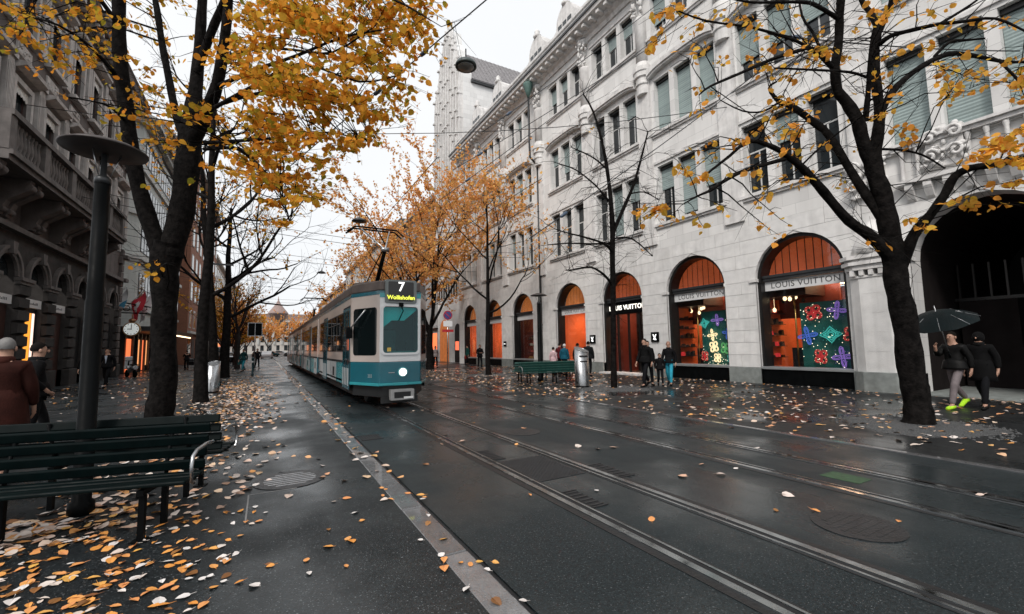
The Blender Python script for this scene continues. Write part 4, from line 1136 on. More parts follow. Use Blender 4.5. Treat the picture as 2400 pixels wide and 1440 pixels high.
for c in LC:
    for fi, (z0, z1) in enumerate(UF):
        wo_ = MB().box(XL - 0.16, XL - 0.10, c - WH, c - WH + 0.07, z0, z1).box(XL - 0.16, XL - 0.10, c + WH - 0.07, c + WH, z0, z1).box(XL - 0.16, XL - 0.10, c - WH + 0.07, c + WH - 0.07, z1 - 0.07, z1).box(XL - 0.16, XL - 0.10, c - 0.03, c + 0.03, z0, z1 - 0.07).build('window', MT['brownwood'], lb)
        MB().box(XL - 0.14, XL - 0.125, c - WH + 0.06, c + WH - 0.06, z0, z1 - 0.06).build('pane', MT['pane'], wo_)
        linkmesh('lambrequin', lamb_me, wo_, Vector((XL + 0.0, c, z1 - 0.01)) - wpos(lb))
        # moulded surround and hood
        for s in (-1, 1):
            MB().box(XL + 0.002, XL + 0.14, min(c + s * WH, c + s * (WH + 0.2)), max(c + s * WH, c + s * (WH + 0.2)), z0, z1).build('window_jamb', MT['soottrim'], lb)
        MB().box(XL + 0.002, XL + 0.14, c - WH - 0.2, c + WH + 0.2, z1 + 0.002, z1 + 0.22).build('architrave', MT['soottrim'], lb)
        MB().prism([(XL + 0.002, z1 + 0.4), (XL + 0.22, z1 + 0.42), (XL + 0.5, z1 + 0.56), (XL + 0.52, z1 + 0.68), (XL + 0.002, z1 + 0.72)], 1, c - WH - 0.36, c + WH + 0.36).build('hood', MT['soottrim'], lb)
    # carved panel between storeys
    m = MB().box(XL + 0.002, XL + 0.06, c - 0.6, c + 0.6, 13.22, 13.98)
    rr = random.Random(int(c * 7))
    for k in range(18): m.ball((XL + 0.07, c + rr.uniform(-.5, .5), 13.6 + rr.uniform(-.28, .28)), (0.05, rr.uniform(.05, .11), rr.uniform(.05, .1)), 6, 4)
    m.build('carved_panel', MT['soottrim'], lb)
    MB().box(XL + 0.002, XL + 0.3, c - 0.85, c + 0.85, 14.28, 14.46).build('sill', MT['soottrim'], lb)
for i in range(len(LC) + 1):
    y = LY0 + 0.18 if i == 0 else (LY1 - 0.2 if i == len(LC) else (LC[i - 1] + LC[i]) / 2)
    m = MB().box(XL + 0.002, XL + 0.2, y - 0.26, y + 0.26, 9.2, 12.9)
    for q in range(5): m.box(XL + 0.201, XL + 0.235, y - 0.22 + q * 0.1, y - 0.17 + q * 0.1, 9.4, 12.6)
    m.box(XL + 0.002, XL + 0.28, y - 0.32, y + 0.32, 12.902, 13.1)
    m.build('pilaster', MT['soottrim'], lb)
    MB().box(XL + 0.002, XL + 0.18, y - 0.24, y + 0.24, 14.3, 17.5).box(XL + 0.002, XL + 0.26, y - 0.3, y + 0.3, 17.502, 17.8).build('pilaster', MT['soottrim'], lb)
MB().prism([(XL, 13.102), (XL + 0.32, 13.13), (XL + 0.34, 13.2), (XL, 13.21)], 1, LY0, LY1).build('entablature', MT['soottrim'], lb)
MB().prism([(XL - 0.5, 18.2), (XL + 0.15, 18.2), (XL + 0.3, 18.5), (XL + 0.95, 18.75), (XL + 1.0, 19.05), (XL + 1.1, 19.2), (XL - 0.5, 19.25)], 1, LY0, LY1 + 0.25).build('cornice', MT['sooty'], lb)
for k in range(28):
    y = LY0 + 0.3 + k * 0.67
    MB().box(XL + 0.2, XL + 0.85, y - 0.13, y + 0.13, 18.42, 18.66).build('modillion', MT['soottrim'], lb, recalc=False)
MB().prism([(XL + 0.4, 19.25), (XL - 1.4, 24.2), (XL - 8, 25.5), (XL - 12, 19.25)], 1, LY0, LY1).build('roof', MT['roof'], lb)
for c in LC[1::2]:
    MB().prism([(c - 0.8, 19.4), (c + 0.8, 19.4), (c + 0.8, 22.0), (c, 22.9), (c - 0.8, 22.0)], 0, XL - 1.6, XL + 0.2).build('dormer', MT['sooty'], lb)
for k in range(15):        # quoins on the corner
    z = 0.9 + k * 0.52; wq = 0.55 if k % 2 else 0.38
    if 4.4 < z < 4.75: continue
    MB().box(XL - 0.3, XL + 0.19, LY1 - wq, LY1 + 0.05, z, z + 0.47).build('quoin', MT['sooty'], lb, bevel=0.03)
for zz in (6.45, 8.05, 14.2): MB().box(XL - 0.4, XL + 0.42, LY1 - 0.35, LY1 + 0.3, zz, zz + 0.22).build('corner_ledge', MT['sooty'], lb)

# ================================================================ pale corner building with clock and flags
cb_ = thing('corner_building', (-9.4, 52, 0), 'pale green grey stone corner building with flags and a canopy over lit shops', 'building')
MT['pale'] = ashlar('pale green grey stone', (0.50, 0.525, 0.505), 1.4, 0.7, streak=0.3, jointc=0.8)
MT['paletrim'] = M('pale grey stone trim', (0.52, 0.53, 0.515), 0.8, var=0.12, streak=0.3, world=True)
foot = [(-26, 43.0), (-10.2, 43.0), (-9.1, 44.2), (-9.1, 63.0), (-26, 63.0)]
MB().prism(foot, 2, 3.6, 20.3).build('wall', MT['pale'], cb_)
MB().prism([(-26, 43.4), (-10.5, 43.4), (-9.6, 44.6), (-9.6, 62.9), (-26, 62.9)], 2, -0.1, 3.598).build('shop_floor', MT['dark'], cb_)
def offs(e): return [(-26, 43.0 - e), (-10.2 + e * .4, 43.0 - e), (-9.1 + e, 44.2 - e * .4), (-9.1 + e, 63.0), (-26, 63.0)]
for z0, z1, e in ((5.0, 5.25, 0.18), (8.75, 8.95, 0.15), (8.951, 9.3, 0.32), (12.5, 12.75, 0.22), (16.1, 16.35, 0.2), (19.9, 20.3, 0.5), (20.301, 20.6, 0.9)):
    MB().prism(offs(e), 2, z0, z1).build('string_course', MT['paletrim'], cb_)
MB().prism([(-10.0, 20.6), (-13, 24), (-26, 24.5), (-26, 20.6)], 1, 44, 63).build('roof', MT['roof'], cb_)
wme = MB().box(0.0, 0.05, -0.42, 0.42, 0, 2.1).mesh('window', MT['darkgrey']); pme = MB().box(0.051, 0.055, -0.36, 0.36, 0.06, 2.04).mesh('pane', MT['pane'])
for z0 in (5.9, 9.75, 13.3, 17.0):
    for g in range(6):
        for k in range(3):
            y = 45.4 + g * 3.0 + k * 1.0
            if y > 62.4: continue
            w_ = linkmesh('window', wme, cb_, Vector((-9.098, y, z0)) - wpos(cb_)); linkmesh('pane', pme, w_)
    for k in range(3):
        w_ = linkmesh('window', wme, cb_, Vector((-12.3 - k * 1.6, 42.998, z0)) - wpos(cb_), (0, 0, -PI / 2)); linkmesh('pane', pme, w_)
# canopy with bulbs, lit shopfronts
MB().box(-9.6, -7.5, 43.2, 62.5, 3.25, 3.5).box(-9.6, -7.46, 43.15, 62.55, 3.501, 3.62).build('canopy', MT['darkgrey'], cb_)
blb = MB().ball((0, 0, 0), 0.06, 6, 4).mesh('bulb', E_('warm canopy bulb', (1.0, 0.75, 0.45), 3.0))
for k in range(26):
    linkmesh('bulb', blb, cb_, Vector((-7.6, 43.6 + k * 0.72, 3.17)) - wpos(cb_))
lit = [E_('lit red shopfront', (1.0, 0.2, 0.07), 0.85), E_('lit orange shopfront', (1.0, 0.4, 0.15), 0.8), MT['dark']]
for k in range(13):
    y = 44.7 + k * 1.35
    MB().box(-9.55, -9.5, y, y + 1.15, 0.5 if k % 3 else 0.1, 2.7).build('shopfront', lit[[0, 2, 1, 0, 1, 2, 0, 0, 2, 1, 0, 2, 1][k]], cb_)
    MB().box(-9.55, -9.35, y + 1.16, y + 1.34, 0.0, 3.2).build('shop_pier', MT['darkgrey'], cb_)
for k in range(4):
    x = -10.6 - k * 1.3
    MB().box(x - 1.0, x, 43.3, 43.36, 0.3, 2.7).build('shopfront', lit[k % 2], cb_)
MB().box(-11.9, -9.9, 42.9, 42.96, 3.75, 3.98).build('shop_sign', MT['black'], cb_)
# wrought iron bracket and clock
t = thing('street_clock', (-8.55, 41.0, 2.4), 'round white street clock in a brass case hanging from the wrought iron bracket', 'clock')
cx, cy, cz = -8.50, 41.0, 3.30
MB().tube([(cx, cy - 0.14, cz), (cx, cy + 0.14, cz)], 0.5, 24).build('case', M('brass clock case', (0.4, 0.24, 0.1), 0.35, 0.8), t)
MB().tube([(cx, cy - 0.155, cz), (cx, cy - 0.141, cz)], 0.43, 24).build('dial', E_('lit clock dial', (0.9, 0.95, 0.92), 0.25, (0.75, 0.78, 0.76)), t)
MB().box(cx - 0.02, cx + 0.02, cy - 0.17, cy - 0.157, cz - 0.05, cz + 0.3).build('minute_hand', MT['black'], t)
MB().box(cx - 0.22, cx + 0.02, cy - 0.17, cy - 0.157, cz - 0.025, cz + 0.025).build('hour_hand', MT['black'], t)
for k in range(12):
    a = k * PI / 6
    MB().ball((cx + 0.36 * math.sin(a), cy - 0.16, cz + 0.36 * math.cos(a)), 0.03, 5, 4).build('hour_mark', MT['black'], t)
MB().ball((cx, cy, cz + 0.62), (0.22, 0.18, 0.16), 10, 6).tube([(cx, cy, cz + 0.7), (cx, cy, cz + 1.1)], 0.04, 6).build('crest', M('brass clock crest', (0.3, 0.15, 0.08), 0.4, 0.7), t)
t = thing('bracket_sign', (-9.6, 42.2, 4.2), 'wrought iron scroll bracket with an openwork sign above the street clock', 'sign')
m = MB().tube([(-11.2, 41.5, 4.55), (-7.7, 41.0, 4.45)], 0.045, 6).tube([(-11.2, 41.5, 5.15), (-9.4, 41.3, 5.3), (-7.5, 41.0, 4.9)], 0.05, 6)
m.tube([(-11.2, 42.9, 4.55), (-11.2, 41.5, 4.55), (-11.2, 41.5, 5.15), (-11.2, 42.9, 5.15)], 0.05, 6)
for k in range(7):
    c = (-10.9 + k * 0.5, 41.45 - k * 0.07, 4.82)
    m.tube([(c[0] + 0.19 * math.cos(a * PI / 5), c[1], c[2] + 0.19 * math.sin(a * PI / 5)) for a in range(11)], 0.025, 5)
m.build('scrollwork', MT['black'], t)
# flags
def flag(name, y, x, z, cols, label, kindf):
    t = thing(name, (x, y, z), label, 'flag', 'flags on the corner building')
    tip = Vector((x + 0.95, y - 1.3, z + 1.0))
    MB().tube([(x - 0.2, y, z), Vector((x, y, z)).lerp(tip, 1.27)], 0.03, 6).build('pole', MT['white'], t)
    n, k = 10, 8
    def P(i, j):
        s = i / n; q = j / k
        base = Vector((x, y, z)).lerp(tip, 1.25 - s * 0.95)
        return base + Vector((0.10 * math.sin(s * 5 + q * 4), 0.12 * math.sin(s * 7 + q * 3), -1.5 * q + 0.05 * math.sin(s * 9)))
    m = MB()
    for i in range(n):
        for j in range(k):
            mi = 0
            if kindf == 'cross' and ((3 <= i <= 6 and 3 <= j <= 4) or (4 <= i <= 5 and 2 <= j <= 5)): mi = 1
            if kindf == 'half' and j >= 5: mi = 1
            if kindf == 'mark' and (i - 4.5) ** 2 + (j - 3.5) ** 2 < 5 and (i * 3 + j * 5) % 3: mi = 1
            m.add([P(i, j), P(i + 1, j), P(i + 1, j + 1), P(i, j + 1)], [(0, 1, 2, 3)], mi, True)
    m.build('cloth', cols, t, recalc=False)
fw = M('white flag cloth', (0.7, 0.68, 0.68), 0.8, var=0.06)
flag('flag', 42.2, -9.0, 4.9, [M('red flag cloth', (0.55, 0.02, 0.04), 0.8, var=0.1), fw], 'red flag with a white cross on the corner building', 'cross')
flag('flag', 43.8, -8.9, 5.0, [fw, M('pinkish print', (0.5, 0.35, 0.37), 0.8)], 'white flag with faint pinkish print beside the red flag', 'mark')
flag('flag', 41.6, -9.9, 5.0, [fw, M('blue flag cloth', (0.05, 0.25, 0.4), 0.8)], 'white and blue flag hanging left of the red flag', 'half')

# ================================================================ generic further buildings
def block(name, xf, s, y0, y1, h, wallm, label, floors=5, pitch=3.2, depth=14, roofh=4.5, g0=4.2, winw=0.65, trim=None, roofm=None):
    """street building with facade plane x=xf; s=+1 faces +X, -1 faces -X"""
    t = thing(name, (xf, (y0 + y1) / 2, 0), label, 'building')
    a, b = sorted((xf, xf - s * depth))
    MB().box(a, b, y0, y1, -0.1, h).build('wall', wallm, t)
    q = 0.5
    A = [(xf + s * q, h), (xf - s * 3.5, h + roofh), (xf - s * (depth - 3), h + roofh), (xf - s * depth, h)]
    MB().prism(A, 1, y0, y1).build('roof', roofm or MT['roof'], t)
    tm = trim or wallm
    a, b = sorted((xf, xf + s * 0.7)); MB().box(a, b, y0, y1, h - 0.5, h - 0.02).build('cornice', tm, t)
    a, b = sorted((xf, xf + s * 0.35)); MB().box(a, b, y0, y1, g0 - 0.3, g0).build('string_course', tm, t)
    fh = (h - g0 - 0.8) / floors
    nb = int((y1 - y0) / pitch)
    fr = MB().box(0.0, 0.06, -winw - 0.12, winw + 0.12, -0.12, fh * 0.62 + 0.12).mesh('window', tm)
    pa = MB().box(0.061, 0.066, -winw, winw, 0, fh * 0.62).mesh('pane', MT['pane'])
    for f in range(floors):
        for k in range(nb):
            y = y0 + (k + 0.5) * (y1 - y0) / nb
            w_ = linkmesh('window', fr, t, Vector((xf + s * 0.002, y, g0 + 0.55 + f * fh)) - wpos(t), (0, 0, 0 if s > 0 else PI)); linkmesh('pane', pa, w_)
    for k in range(nb):
        y = y0 + (k + 0.5) * (y1 - y0) / nb
        a, b = sorted((xf + s * 0.002, xf + s * 0.04))
        MB().box(a, b, y - pitch * 0.36, y + pitch * 0.36, 0.3, 3.3).build('shopfront', [MT['dark'], lit[1], MT['pane'], MT['dark'], lit[0]][(k * 3 + int(y0)) % 5], t, recalc=False)
    return t
brick = ashlar('weathered red brick', (0.30, 0.135, 0.085), 0.5, 0.16, streak=0.3, jointc=0.9)
sandy = M('sand coloured render', (0.60, 0.565, 0.52), 0.85, var=0.1, streak=0.3, world=True)  # paled to put the far end's haze into the wall colour
greyr = M('grey render', (0.42, 0.42, 0.42), 0.85, var=0.1, streak=0.3, world=True)
pinkr = M('faded pink render', (0.46, 0.36, 0.33), 0.85, var=0.1, streak=0.3, world=True)
redroof = M('red tiled roof', (0.30, 0.22, 0.20), 0.8, var=0.3, scale=4, world=True)
block('brick_building', -8.6, 1, 67, 98, 26, brick, 'red brick building with pale window frames behind the left trees', 6, 3.4, trim=MT['paletrim'])
block('rendered_building', -9.2, 1, 99, 135, 20, sandy, 'sand coloured building far down the left side of the street', 5, 3.4)
block('rendered_building', -9.0, 1, 136, 180, 21, greyr, 'grey building farthest down the left side of the street', 5, 3.4)
block('rendered_building', 17.6, -1, 49.2, 78, 20, greyr, 'grey building behind the orange trees beyond the gabled one', 5, 3.4)
block('rendered_building', 17.4, -1, 79, 118, 21, sandy, 'sand coloured building far down the right side of the street', 5, 3.4)
block('rendered_building', 17.8, -1, 119, 190, 19, pinkr, 'faded pink building farthest down the right side of the street', 5, 3.6)
# building closing the street, with a pointed dome
eb = thing('domed_building', (5, 245, 0), 'pale domed building closing the far end of the street', 'building')
MB().box(-32, 42, 245, 262, -0.1, 15.5).box(-33, 43, 244.6, 262, 15.502, 16.2).build('wall', sandy, eb)
MB().prism([(-33, 16.2), (43, 16.2), (38, 19.5), (-28, 19.5)], 1, 246, 262).build('roof', redroof, eb)
fr = MB().box(-0.7, 0.7, -0.06, 0, 0, 2.6).mesh('window', MT['pane'])
for zz in (1.5, 5.6, 9.2, 12.4):
    for k in range(21): linkmesh('window', fr, eb, Vector((-29 + k * 3.4, 244.99, zz)) - wpos(eb))
for k in range(22): MB().box(-31 + k * 3.4, -30.4 + k * 3.4, 244.4, 245, 4.4, 15.4).build('column', MT['paletrim'], eb)
MB().lathe([(4.2, 15.5), (4.2, 19.5), (4.7, 19.6), (4.5, 20.2), (3.6, 21.4), (2.2, 23.2), (0.9, 25.2), (0.3, 26.5), (0.1, 28.5)], (4.7, 248, 0), 16).build('dome', redroof, eb)
# ================================================================ tram
TCX = 3.2
cream = M('cream tram paint', (0.55, 0.475, 0.43), 0.28, var=0.05, dirt=0.12, coat=0.4)
twhite = M('white tram paint', (0.74, 0.76, 0.77), 0.28, var=0.04, dirt=0.06, coat=0.4)
tteal = M('teal tram paint', (0.008, 0.115, 0.155), 0.22, var=0.08, dirt=0.15, coat=0.5)
tturq = M('turquoise tram trim', (0.03, 0.30, 0.34), 0.25, var=0.06, coat=0.4)
troof = M('grey brown tram roof', (0.115, 0.09, 0.08), 0.4, 0.2, var=0.3, scale=2, dirt=0.3)
tgrey = M('grey tram sign housing', (0.16, 0.18, 0.18), 0.35, var=0.1)
tdark = M('black tram underframe', (0.008, 0.009, 0.010), 0.6, var=0.3)
tglass = glass('tram window glass', (0.006, 0.010, 0.011))
wsglass = glass('tinted tram windscreen', (0.01, 0.05, 0.055), transp=0.975)
wsglass.node_tree.nodes['Transparent BSDF'].inputs[0].default_value = (0.55, 0.9, 0.9, 1)
panel_lt = M('pale tram side panel', (0.50, 0.53, 0.54), 0.35, var=0.08, dirt=0.35)
tr = thing('tram', (TCX, 34, 0), 'teal and white articulated tram of line 7 coming along the near track', 'tram')
HW = 1.1
NY, CY_ = 12.0, 13.2        # nose plane, corner plane
NWH = 0.56
def sec(y0, y1, nose=False, x=HW):
    if nose: return [(TCX - NWH, NY), (TCX + NWH, NY), (TCX + x, CY_), (TCX + x, y1), (TCX - x, y1), (TCX - x, CY_)]
    return [(TCX - x, y0), (TCX + x, y0), (TCX + x, y1), (TCX - x, y1)]
def grow(poly, e):
    cx = sum(p[0] for p in poly) / len(poly); cy = sum(p[1] for p in poly) / len(poly)
    return [(p[0] + (e if p[0] > cx else -e), p[1] + (e if p[1] > cy else -e)) for p in poly]
mods = [(NY, 22.0, True), (22.5, 33.4, False), (34.2, 44.6, False), (45.1, 55.6, False)]
for i, (y0, y1, nose) in enumerate(mods):
    mod = thing('car_section', (TCX, y0, 0)); mod.parent = tr; mod.location = Vector((TCX, y0, 0)) - wpos(tr); POS[mod.name] = Vector((TCX, y0, 0))
    P = sec(y0, y1, nose)
    up = cream
    if nose:
        # wall faces painted: white nose, teal skirt
        MB().prism(P, 2, 0.66, 1.24).build('lower_body', tteal, mod, bevel=0.03)
        # hollow cab: wall strips round the nose, front wall left open for the windscreen
        th = 0.06
        Q = [(TCX - NWH + 0.03, NY + th), (TCX + NWH - 0.03, NY + th), (TCX + HW - th, CY_ + 0.03), (TCX + HW - th, y1), (TCX - HW + th, y1), (TCX - HW + th, CY_ + 0.03)]
        for e0, e1 in ((1, 2), (2, 3), (3, 4), (4, 5), (5, 0)):
            MB().prism([P[e0], P[e1], Q[e1], Q[e0]], 2, 1.242, 3.06).build('side_wall', cream, mod)
        for (xa, xb, za, zb) in ((TCX - NWH, TCX + NWH, 1.242, 1.46), (TCX - NWH, TCX + NWH, 2.755, 3.06), (TCX - NWH, TCX - 0.49, 1.46, 2.755), (TCX + 0.49, TCX + NWH, 1.46, 2.755)):
            MB().box(xa, xb, NY, NY + th, za, zb).build('front_wall', twhite, mod)
        cabm = M('dark cab lining', (0.02, 0.03, 0.032), 0.8, var=0.2)
        MB().box(TCX - 1.02, TCX + 1.02, 14.2, 14.26, 1.245, 3.05).build('cab_bulkhead', cabm, mod)
        MB().box(TCX - 0.6, TCX - 0.05, 14.16, 14.199, 1.7, 2.7).build('cab_door_window', tglass, mod)
        MB().prism([(TCX - 0.5, NY + 0.08), (TCX + 0.5, NY + 0.08), (TCX + 0.85, 12.75), (TCX - 0.85, 12.75)], 2, 1.28, 1.52).build('dashboard', M('grey green dashboard', (0.06, 0.10, 0.10), 0.6), mod, bevel=0.02)
        sm_ = M('grey driver seat', (0.10, 0.13, 0.13), 0.7, var=0.2)
        MB().box(TCX - 0.27, TCX + 0.27, 13.5, 13.62, 1.45, 2.15).build('driver_seat_back', sm_, mod, bevel=0.05)
        MB().box(TCX - 0.16, TCX + 0.16, 13.5, 13.6, 2.18, 2.42).build('driver_headrest', sm_, mod, bevel=0.04)
        MB().box(TCX - 0.26, TCX + 0.26, 13.0, 13.5, 1.3, 1.45).build('driver_seat', sm_, mod, bevel=0.04)
        MB().tube([(TCX + 0.3, 12.6, 1.53), (TCX + 0.3, 12.55, 1.78)], 0.03, 8).build('control_lever', MT['black'], mod)
        MB().prism(grow(P, 0.012), 2, 0.60, 0.68).build('bumper_trim', tturq, mod, bevel=0.01)
        MB().prism(grow(P, -0.10), 2, 0.30, 0.60).build('skirt', tdark, mod)
        MB().prism(grow(P, 0.006), 2, 3.062, 3.16).build('roof_band', tteal, mod)
        MB().prism(grow(P, -0.015), 2, 3.162, 3.44).build('roof_fairing', troof, mod, bevel=0.04)
        MB().prism(grow([(p[0], max(p[1], NY + 0.5)) for p in P], -0.12), 2, 3.442, 3.52).build('roof_lid', troof, mod)
        for s in (-1, 1):
            a, b = sorted((TCX + s * 0.43, TCX + s * (NWH + 0.008)))
            MB().box(a, b, NY - 0.010, NY - 0.0075, 2.98, 3.10).build('corner_mark', tturq, mod)
        # windscreen with rounded white frame, destination sign, headlight
        def rrect(x0, x1, z0, z1, r, n=5):
            o = []
            for (cx, cz, a0) in ((x1 - r, z1 - r, 0), (x0 + r, z1 - r, PI / 2), (x0 + r, z0 + r, PI), (x1 - r, z0 + r, 1.5 * PI)):
                for k in range(n + 1):
                    a = a0 + PI / 2 * k / n
                    o.append((cx + r * math.cos(a), cz + r * math.sin(a)))
            return o
        O = rrect(TCX - 0.53, TCX + 0.53, 1.42, 2.79, 0.12); I = rrect(TCX - 0.475, TCX + 0.475, 1.48, 2.735, 0.09)
        ws = thing('windscreen', (TCX, NY, 1.4)); ws.parent = mod; ws.location = Vector((TCX, NY, 1.4)) - wpos(mod); POS[ws.name] = Vector((TCX, NY, 1.4))
        m = MB(); m.strip(O + O[:1], I + I[:1], 1, NY - 0.035, NY - 0.002); m.build('frame', twhite, ws, recalc=False)
        MB().prism(I, 1, NY - 0.012, NY - 0.006).build('pane', wsglass, ws)
        m = MB().tube([(TCX + 0.0, NY - 0.05, 2.80), (TCX + 0.06, NY - 0.05, 2.62), (TCX - 0.06, NY - 0.045, 2.35)], 0.012, 6).box(TCX - 0.06, TCX + 0.06, NY - 0.08, NY - 0.036, 2.74, 2.84)
        m.build('wiper', MT['black'], ws)
        MB().box(TCX - 0.36, TCX - 0.26, NY - 0.018, NY - 0.0125, 1.52, 1.62).build('sticker', M('yellow sticker', (0.7, 0.5, 0.1), 0.5), ws)
        # sun blind inside, its slanted turquoise outline painting the sky's reflection
        MB().prism([(TCX - 0.465, 2.725), (TCX + 0.465, 2.725), (TCX + 0.465, 2.66), (TCX + 0.12, 2.36), (TCX - 0.22, 2.36), (TCX - 0.465, 2.16)], 1, NY + 0.09, NY + 0.10).build('blind_reflection', M('turquoise sun blind and sky reflection', (0.03, 0.42, 0.42), 0.15, var=0.15, coat=0.5), ws)
        sg = thing('destination_sign', (TCX, NY, 2.84)); sg.parent = mod; sg.location = Vector((TCX, NY, 2.84)) - wpos(mod); POS[sg.name] = Vector((TCX, NY, 2.84))
        MB().prism(rrect(TCX - 0.43, TCX + 0.43, 2.83, 3.47, 0.05), 1, NY - 0.05, NY + 0.4).build('housing', tgrey, sg)
        MB().prism(rrect(TCX - 0.345, TCX + 0.345, 2.88, 3.42, 0.03), 1, NY - 0.058, NY - 0.051).build('screen', M('black sign screen', (0.006, 0.006, 0.006), 0.15), sg)
        letters('line_number', '7', 0.36, E_('white sign digit', (1, 1, 0.97), 0.9, (0.8, 0.8, 0.8)), sg, (TCX, NY - 0.061, 3.27), (PI / 2, 0, 0), 0.001, 0.006)
        letters('destination', 'Wollishofen', 0.155, E_('yellow green sign text', (0.75, 0.8, 0.08), 0.9), sg, (TCX, NY - 0.061, 2.98), (PI / 2, 0, 0), 0.001, 0.004)
        MB().tube([(TCX + 0.06, NY - 0.03, 0.955), (TCX + 0.06, NY + 0.02, 0.955)], 0.135, 20).build('headlight_rim', tturq, mod)
        MB().tube([(TCX + 0.06, NY - 0.045, 0.955), (TCX + 0.06, NY - 0.031, 0.955)], 0.105, 20).build('headlight', E_('lit headlamp', (1.0, 0.86, 0.78), 1.25, (0.9, 0.9, 0.9)), mod)
        MB().box(TCX - 0.32, TCX - 0.16, NY - 0.012, NY - 0.002, 0.94, 0.96).build('grab_bar', MT['metal'], mod)
        for s in (-1, 1):
            a, b = sorted((TCX + s * 0.2, TCX + s * (NWH + 0.02)))
            MB().box(a, b, NY - 0.04, NY - 0.014, 0.62, 0.68).build('step_strip', tturq, mod)
        # angled cab windows on both cheeks
        for s in (-1, 1):
            a = Vector((TCX + s * NWH, NY, 0)); b = Vector((TCX + s * HW, CY_, 0)); d = (b - a).normalized(); nrm = Vector((s * abs(d.y), -abs(d.x), 0)).normalized()
            L_ = (b - a).length
            q = rrect(0.10 * L_, 0.90 * L_, 1.42, 2.72, 0.10)
            vs = [tuple(a + d * p[0] + Vector((0, 0, p[1])) + nrm * 0.004) for p in q] + [tuple(a + d * p[0] + Vector((0, 0, p[1])) + nrm * 0.012) for p in q]
            n = len(q)
            MB().add(vs, [tuple(range(n)), tuple(range(n, 2 * n))] + [(k, (k + 1) % n, (k + 1) % n + n, k + n) for k in range(n)]).build('cab_window', tglass, mod)
        # mirror arm on the left cheek
        MB().tube([(TCX - 1.12, 13.15, 2.05), (TCX - 1.15, 12.85, 2.2), (TCX - 0.86, 12.42, 2.66)], 0.022, 6).build('mirror_arm', MT['metal'], mod)
        MB().box(TCX - 1.26, TCX - 1.10, 12.95, 13.1, 1.90, 2.22).build('mirror', MT['black'], mod, bevel=0.02)
        # coupler and front underframe
        MB().box(TCX - 0.28, TCX + 0.34, NY - 0.16, NY + 0.3, 0.22, 0.50).build('coupler_frame', M('grey coupler plate', (0.3, 0.3, 0.3), 0.5, var=0.3, dirt=0.4), mod, bevel=0.01)
        MB().box(TCX - 0.20, TCX + 0.24, NY - 0.165, NY - 0.161, 0.28, 0.44).build('coupler_recess', MT['dark'], mod)
        MB().box(TCX + 0.05, TCX + 0.3, NY - 0.2, NY - 0.166, 0.26, 0.31).build('coupler_bar', MT['white'], mod)
        MB().box(TCX - 0.5, TCX + 0.5, NY + 0.05, NY + 0.12, 0.14, 0.30).build('fender', tdark, mod)
        letters('car_number', '203', 0.13, M('pale fleet number', (0.3, 0.4, 0.42), 0.5), mod, tuple(Vector((TCX - HW, CY_, 0.86)).lerp(Vector((TCX - NWH, NY, 0.86)), 0.70) + Vector((-0.012, -0.006, 0))), (PI / 2, 0, -math.atan2(CY_ - NY, HW - NWH)), 0.001)
    else:
        MB().prism(P, 2, 0.50, 1.24).build('lower_body', tteal if i < 2 else tturq, mod, bevel=0.02)
        MB().prism(P, 2, 1.242, 3.06).build('upper_body', cream if i < 2 else twhite, mod, bevel=0.02)
        MB().prism(grow(P, 0.005), 2, 3.062, 3.12).build('roof_band', tgrey, mod)
        MB().prism(grow(P, -0.10), 2, 3.122, 3.42).build('roof_fairing', troof, mod, bevel=0.05)
        MB().prism(grow(P, -0.16), 2, 0.22, 0.50).build('skirt', tdark, mod)
    # side: windows, doors, panels (both sides)
    ys = CY_ + 0.15 if nose else y0 + 0.25
    for s in (-1, 1):
        x = TCX + s * (HW + 0.002)
        def sb(name, ya, yb, z0, z1, mat, e=0.006, bv=0.0):
            a, b = sorted((x, x + s * e)); return MB().box(a, b, ya, yb, z0, z1).build(name, mat, mod, bevel=bv)
        L_ = y1 - ys
        k = 0; y = ys
        dpos = (0.0, 0.62) if nose else (0.30, 0.78)
        dw = 1.25
        doors = [ys + L_ * q for q in dpos]
        while y < y1 - 0.5:
            nd = [d_ for d_ in doors if d_ - 0.05 <= y < d_ + dw]
            if nd:
                d_ = nd[0]
                sb('door_frame', d_ - 0.02, d_ + dw + 0.02, 0.42, 2.86, tdark, 0.004)
                for q in range(4):
                    a_ = d_ + q * dw / 4 + 0.02; b_ = d_ + (q + 1) * dw / 4 - 0.02
                    lf = sb('door_leaf', a_, b_, 0.45, 2.80, tteal if i < 2 else tturq, 0.02)
                    a, b = sorted((x + s * 0.021, x + s * 0.024)); MB().box(a, b, a_ + 0.04, b_ - 0.04, 1.15, 2.72).build('pane', tglass, lf)
                    a, b = sorted((x + s * 0.021, x + s * 0.0235)); MB().box(a, b, a_ + 0.05, b_ - 0.05, 0.55, 1.05).build('kick_panel', panel_lt, lf)
                y = d_ + dw + 0.08
            else:
                nxt = min([d_ for d_ in doors if d_ > y] + [y1 - 0.2])
                wd_ = min(1.32, nxt - y - 0.06)
                if wd_ > 0.35:
                    wn = sb('window', y, y + wd_, 1.52, 2.74, tdark, 0.006)
                    a, b = sorted((x + s * 0.007, x + s * 0.010)); MB().box(a, b, y + 0.04, y + wd_ - 0.04, 1.56, 2.70).build('pane', tglass, wn)
                    a, b = sorted((x + s * 0.0105, x + s * 0.0125)); MB().box(a, b, y + 0.04, y + wd_ - 0.04, 2.42, 2.44).build('hopper_rail', MT['metal'], wn)
                    sb('skirt_panel', y, y + wd_ - 0.02, 0.55 if nose else 0.45, 1.18, panel_lt if k % 3 != 1 else tturq, 0.010)
                    if k % 2 == 0: sb('vent_grille', y + wd_ * 0.3, y + wd_ * 0.6, 0.7, 1.0, tdark, 0.014)
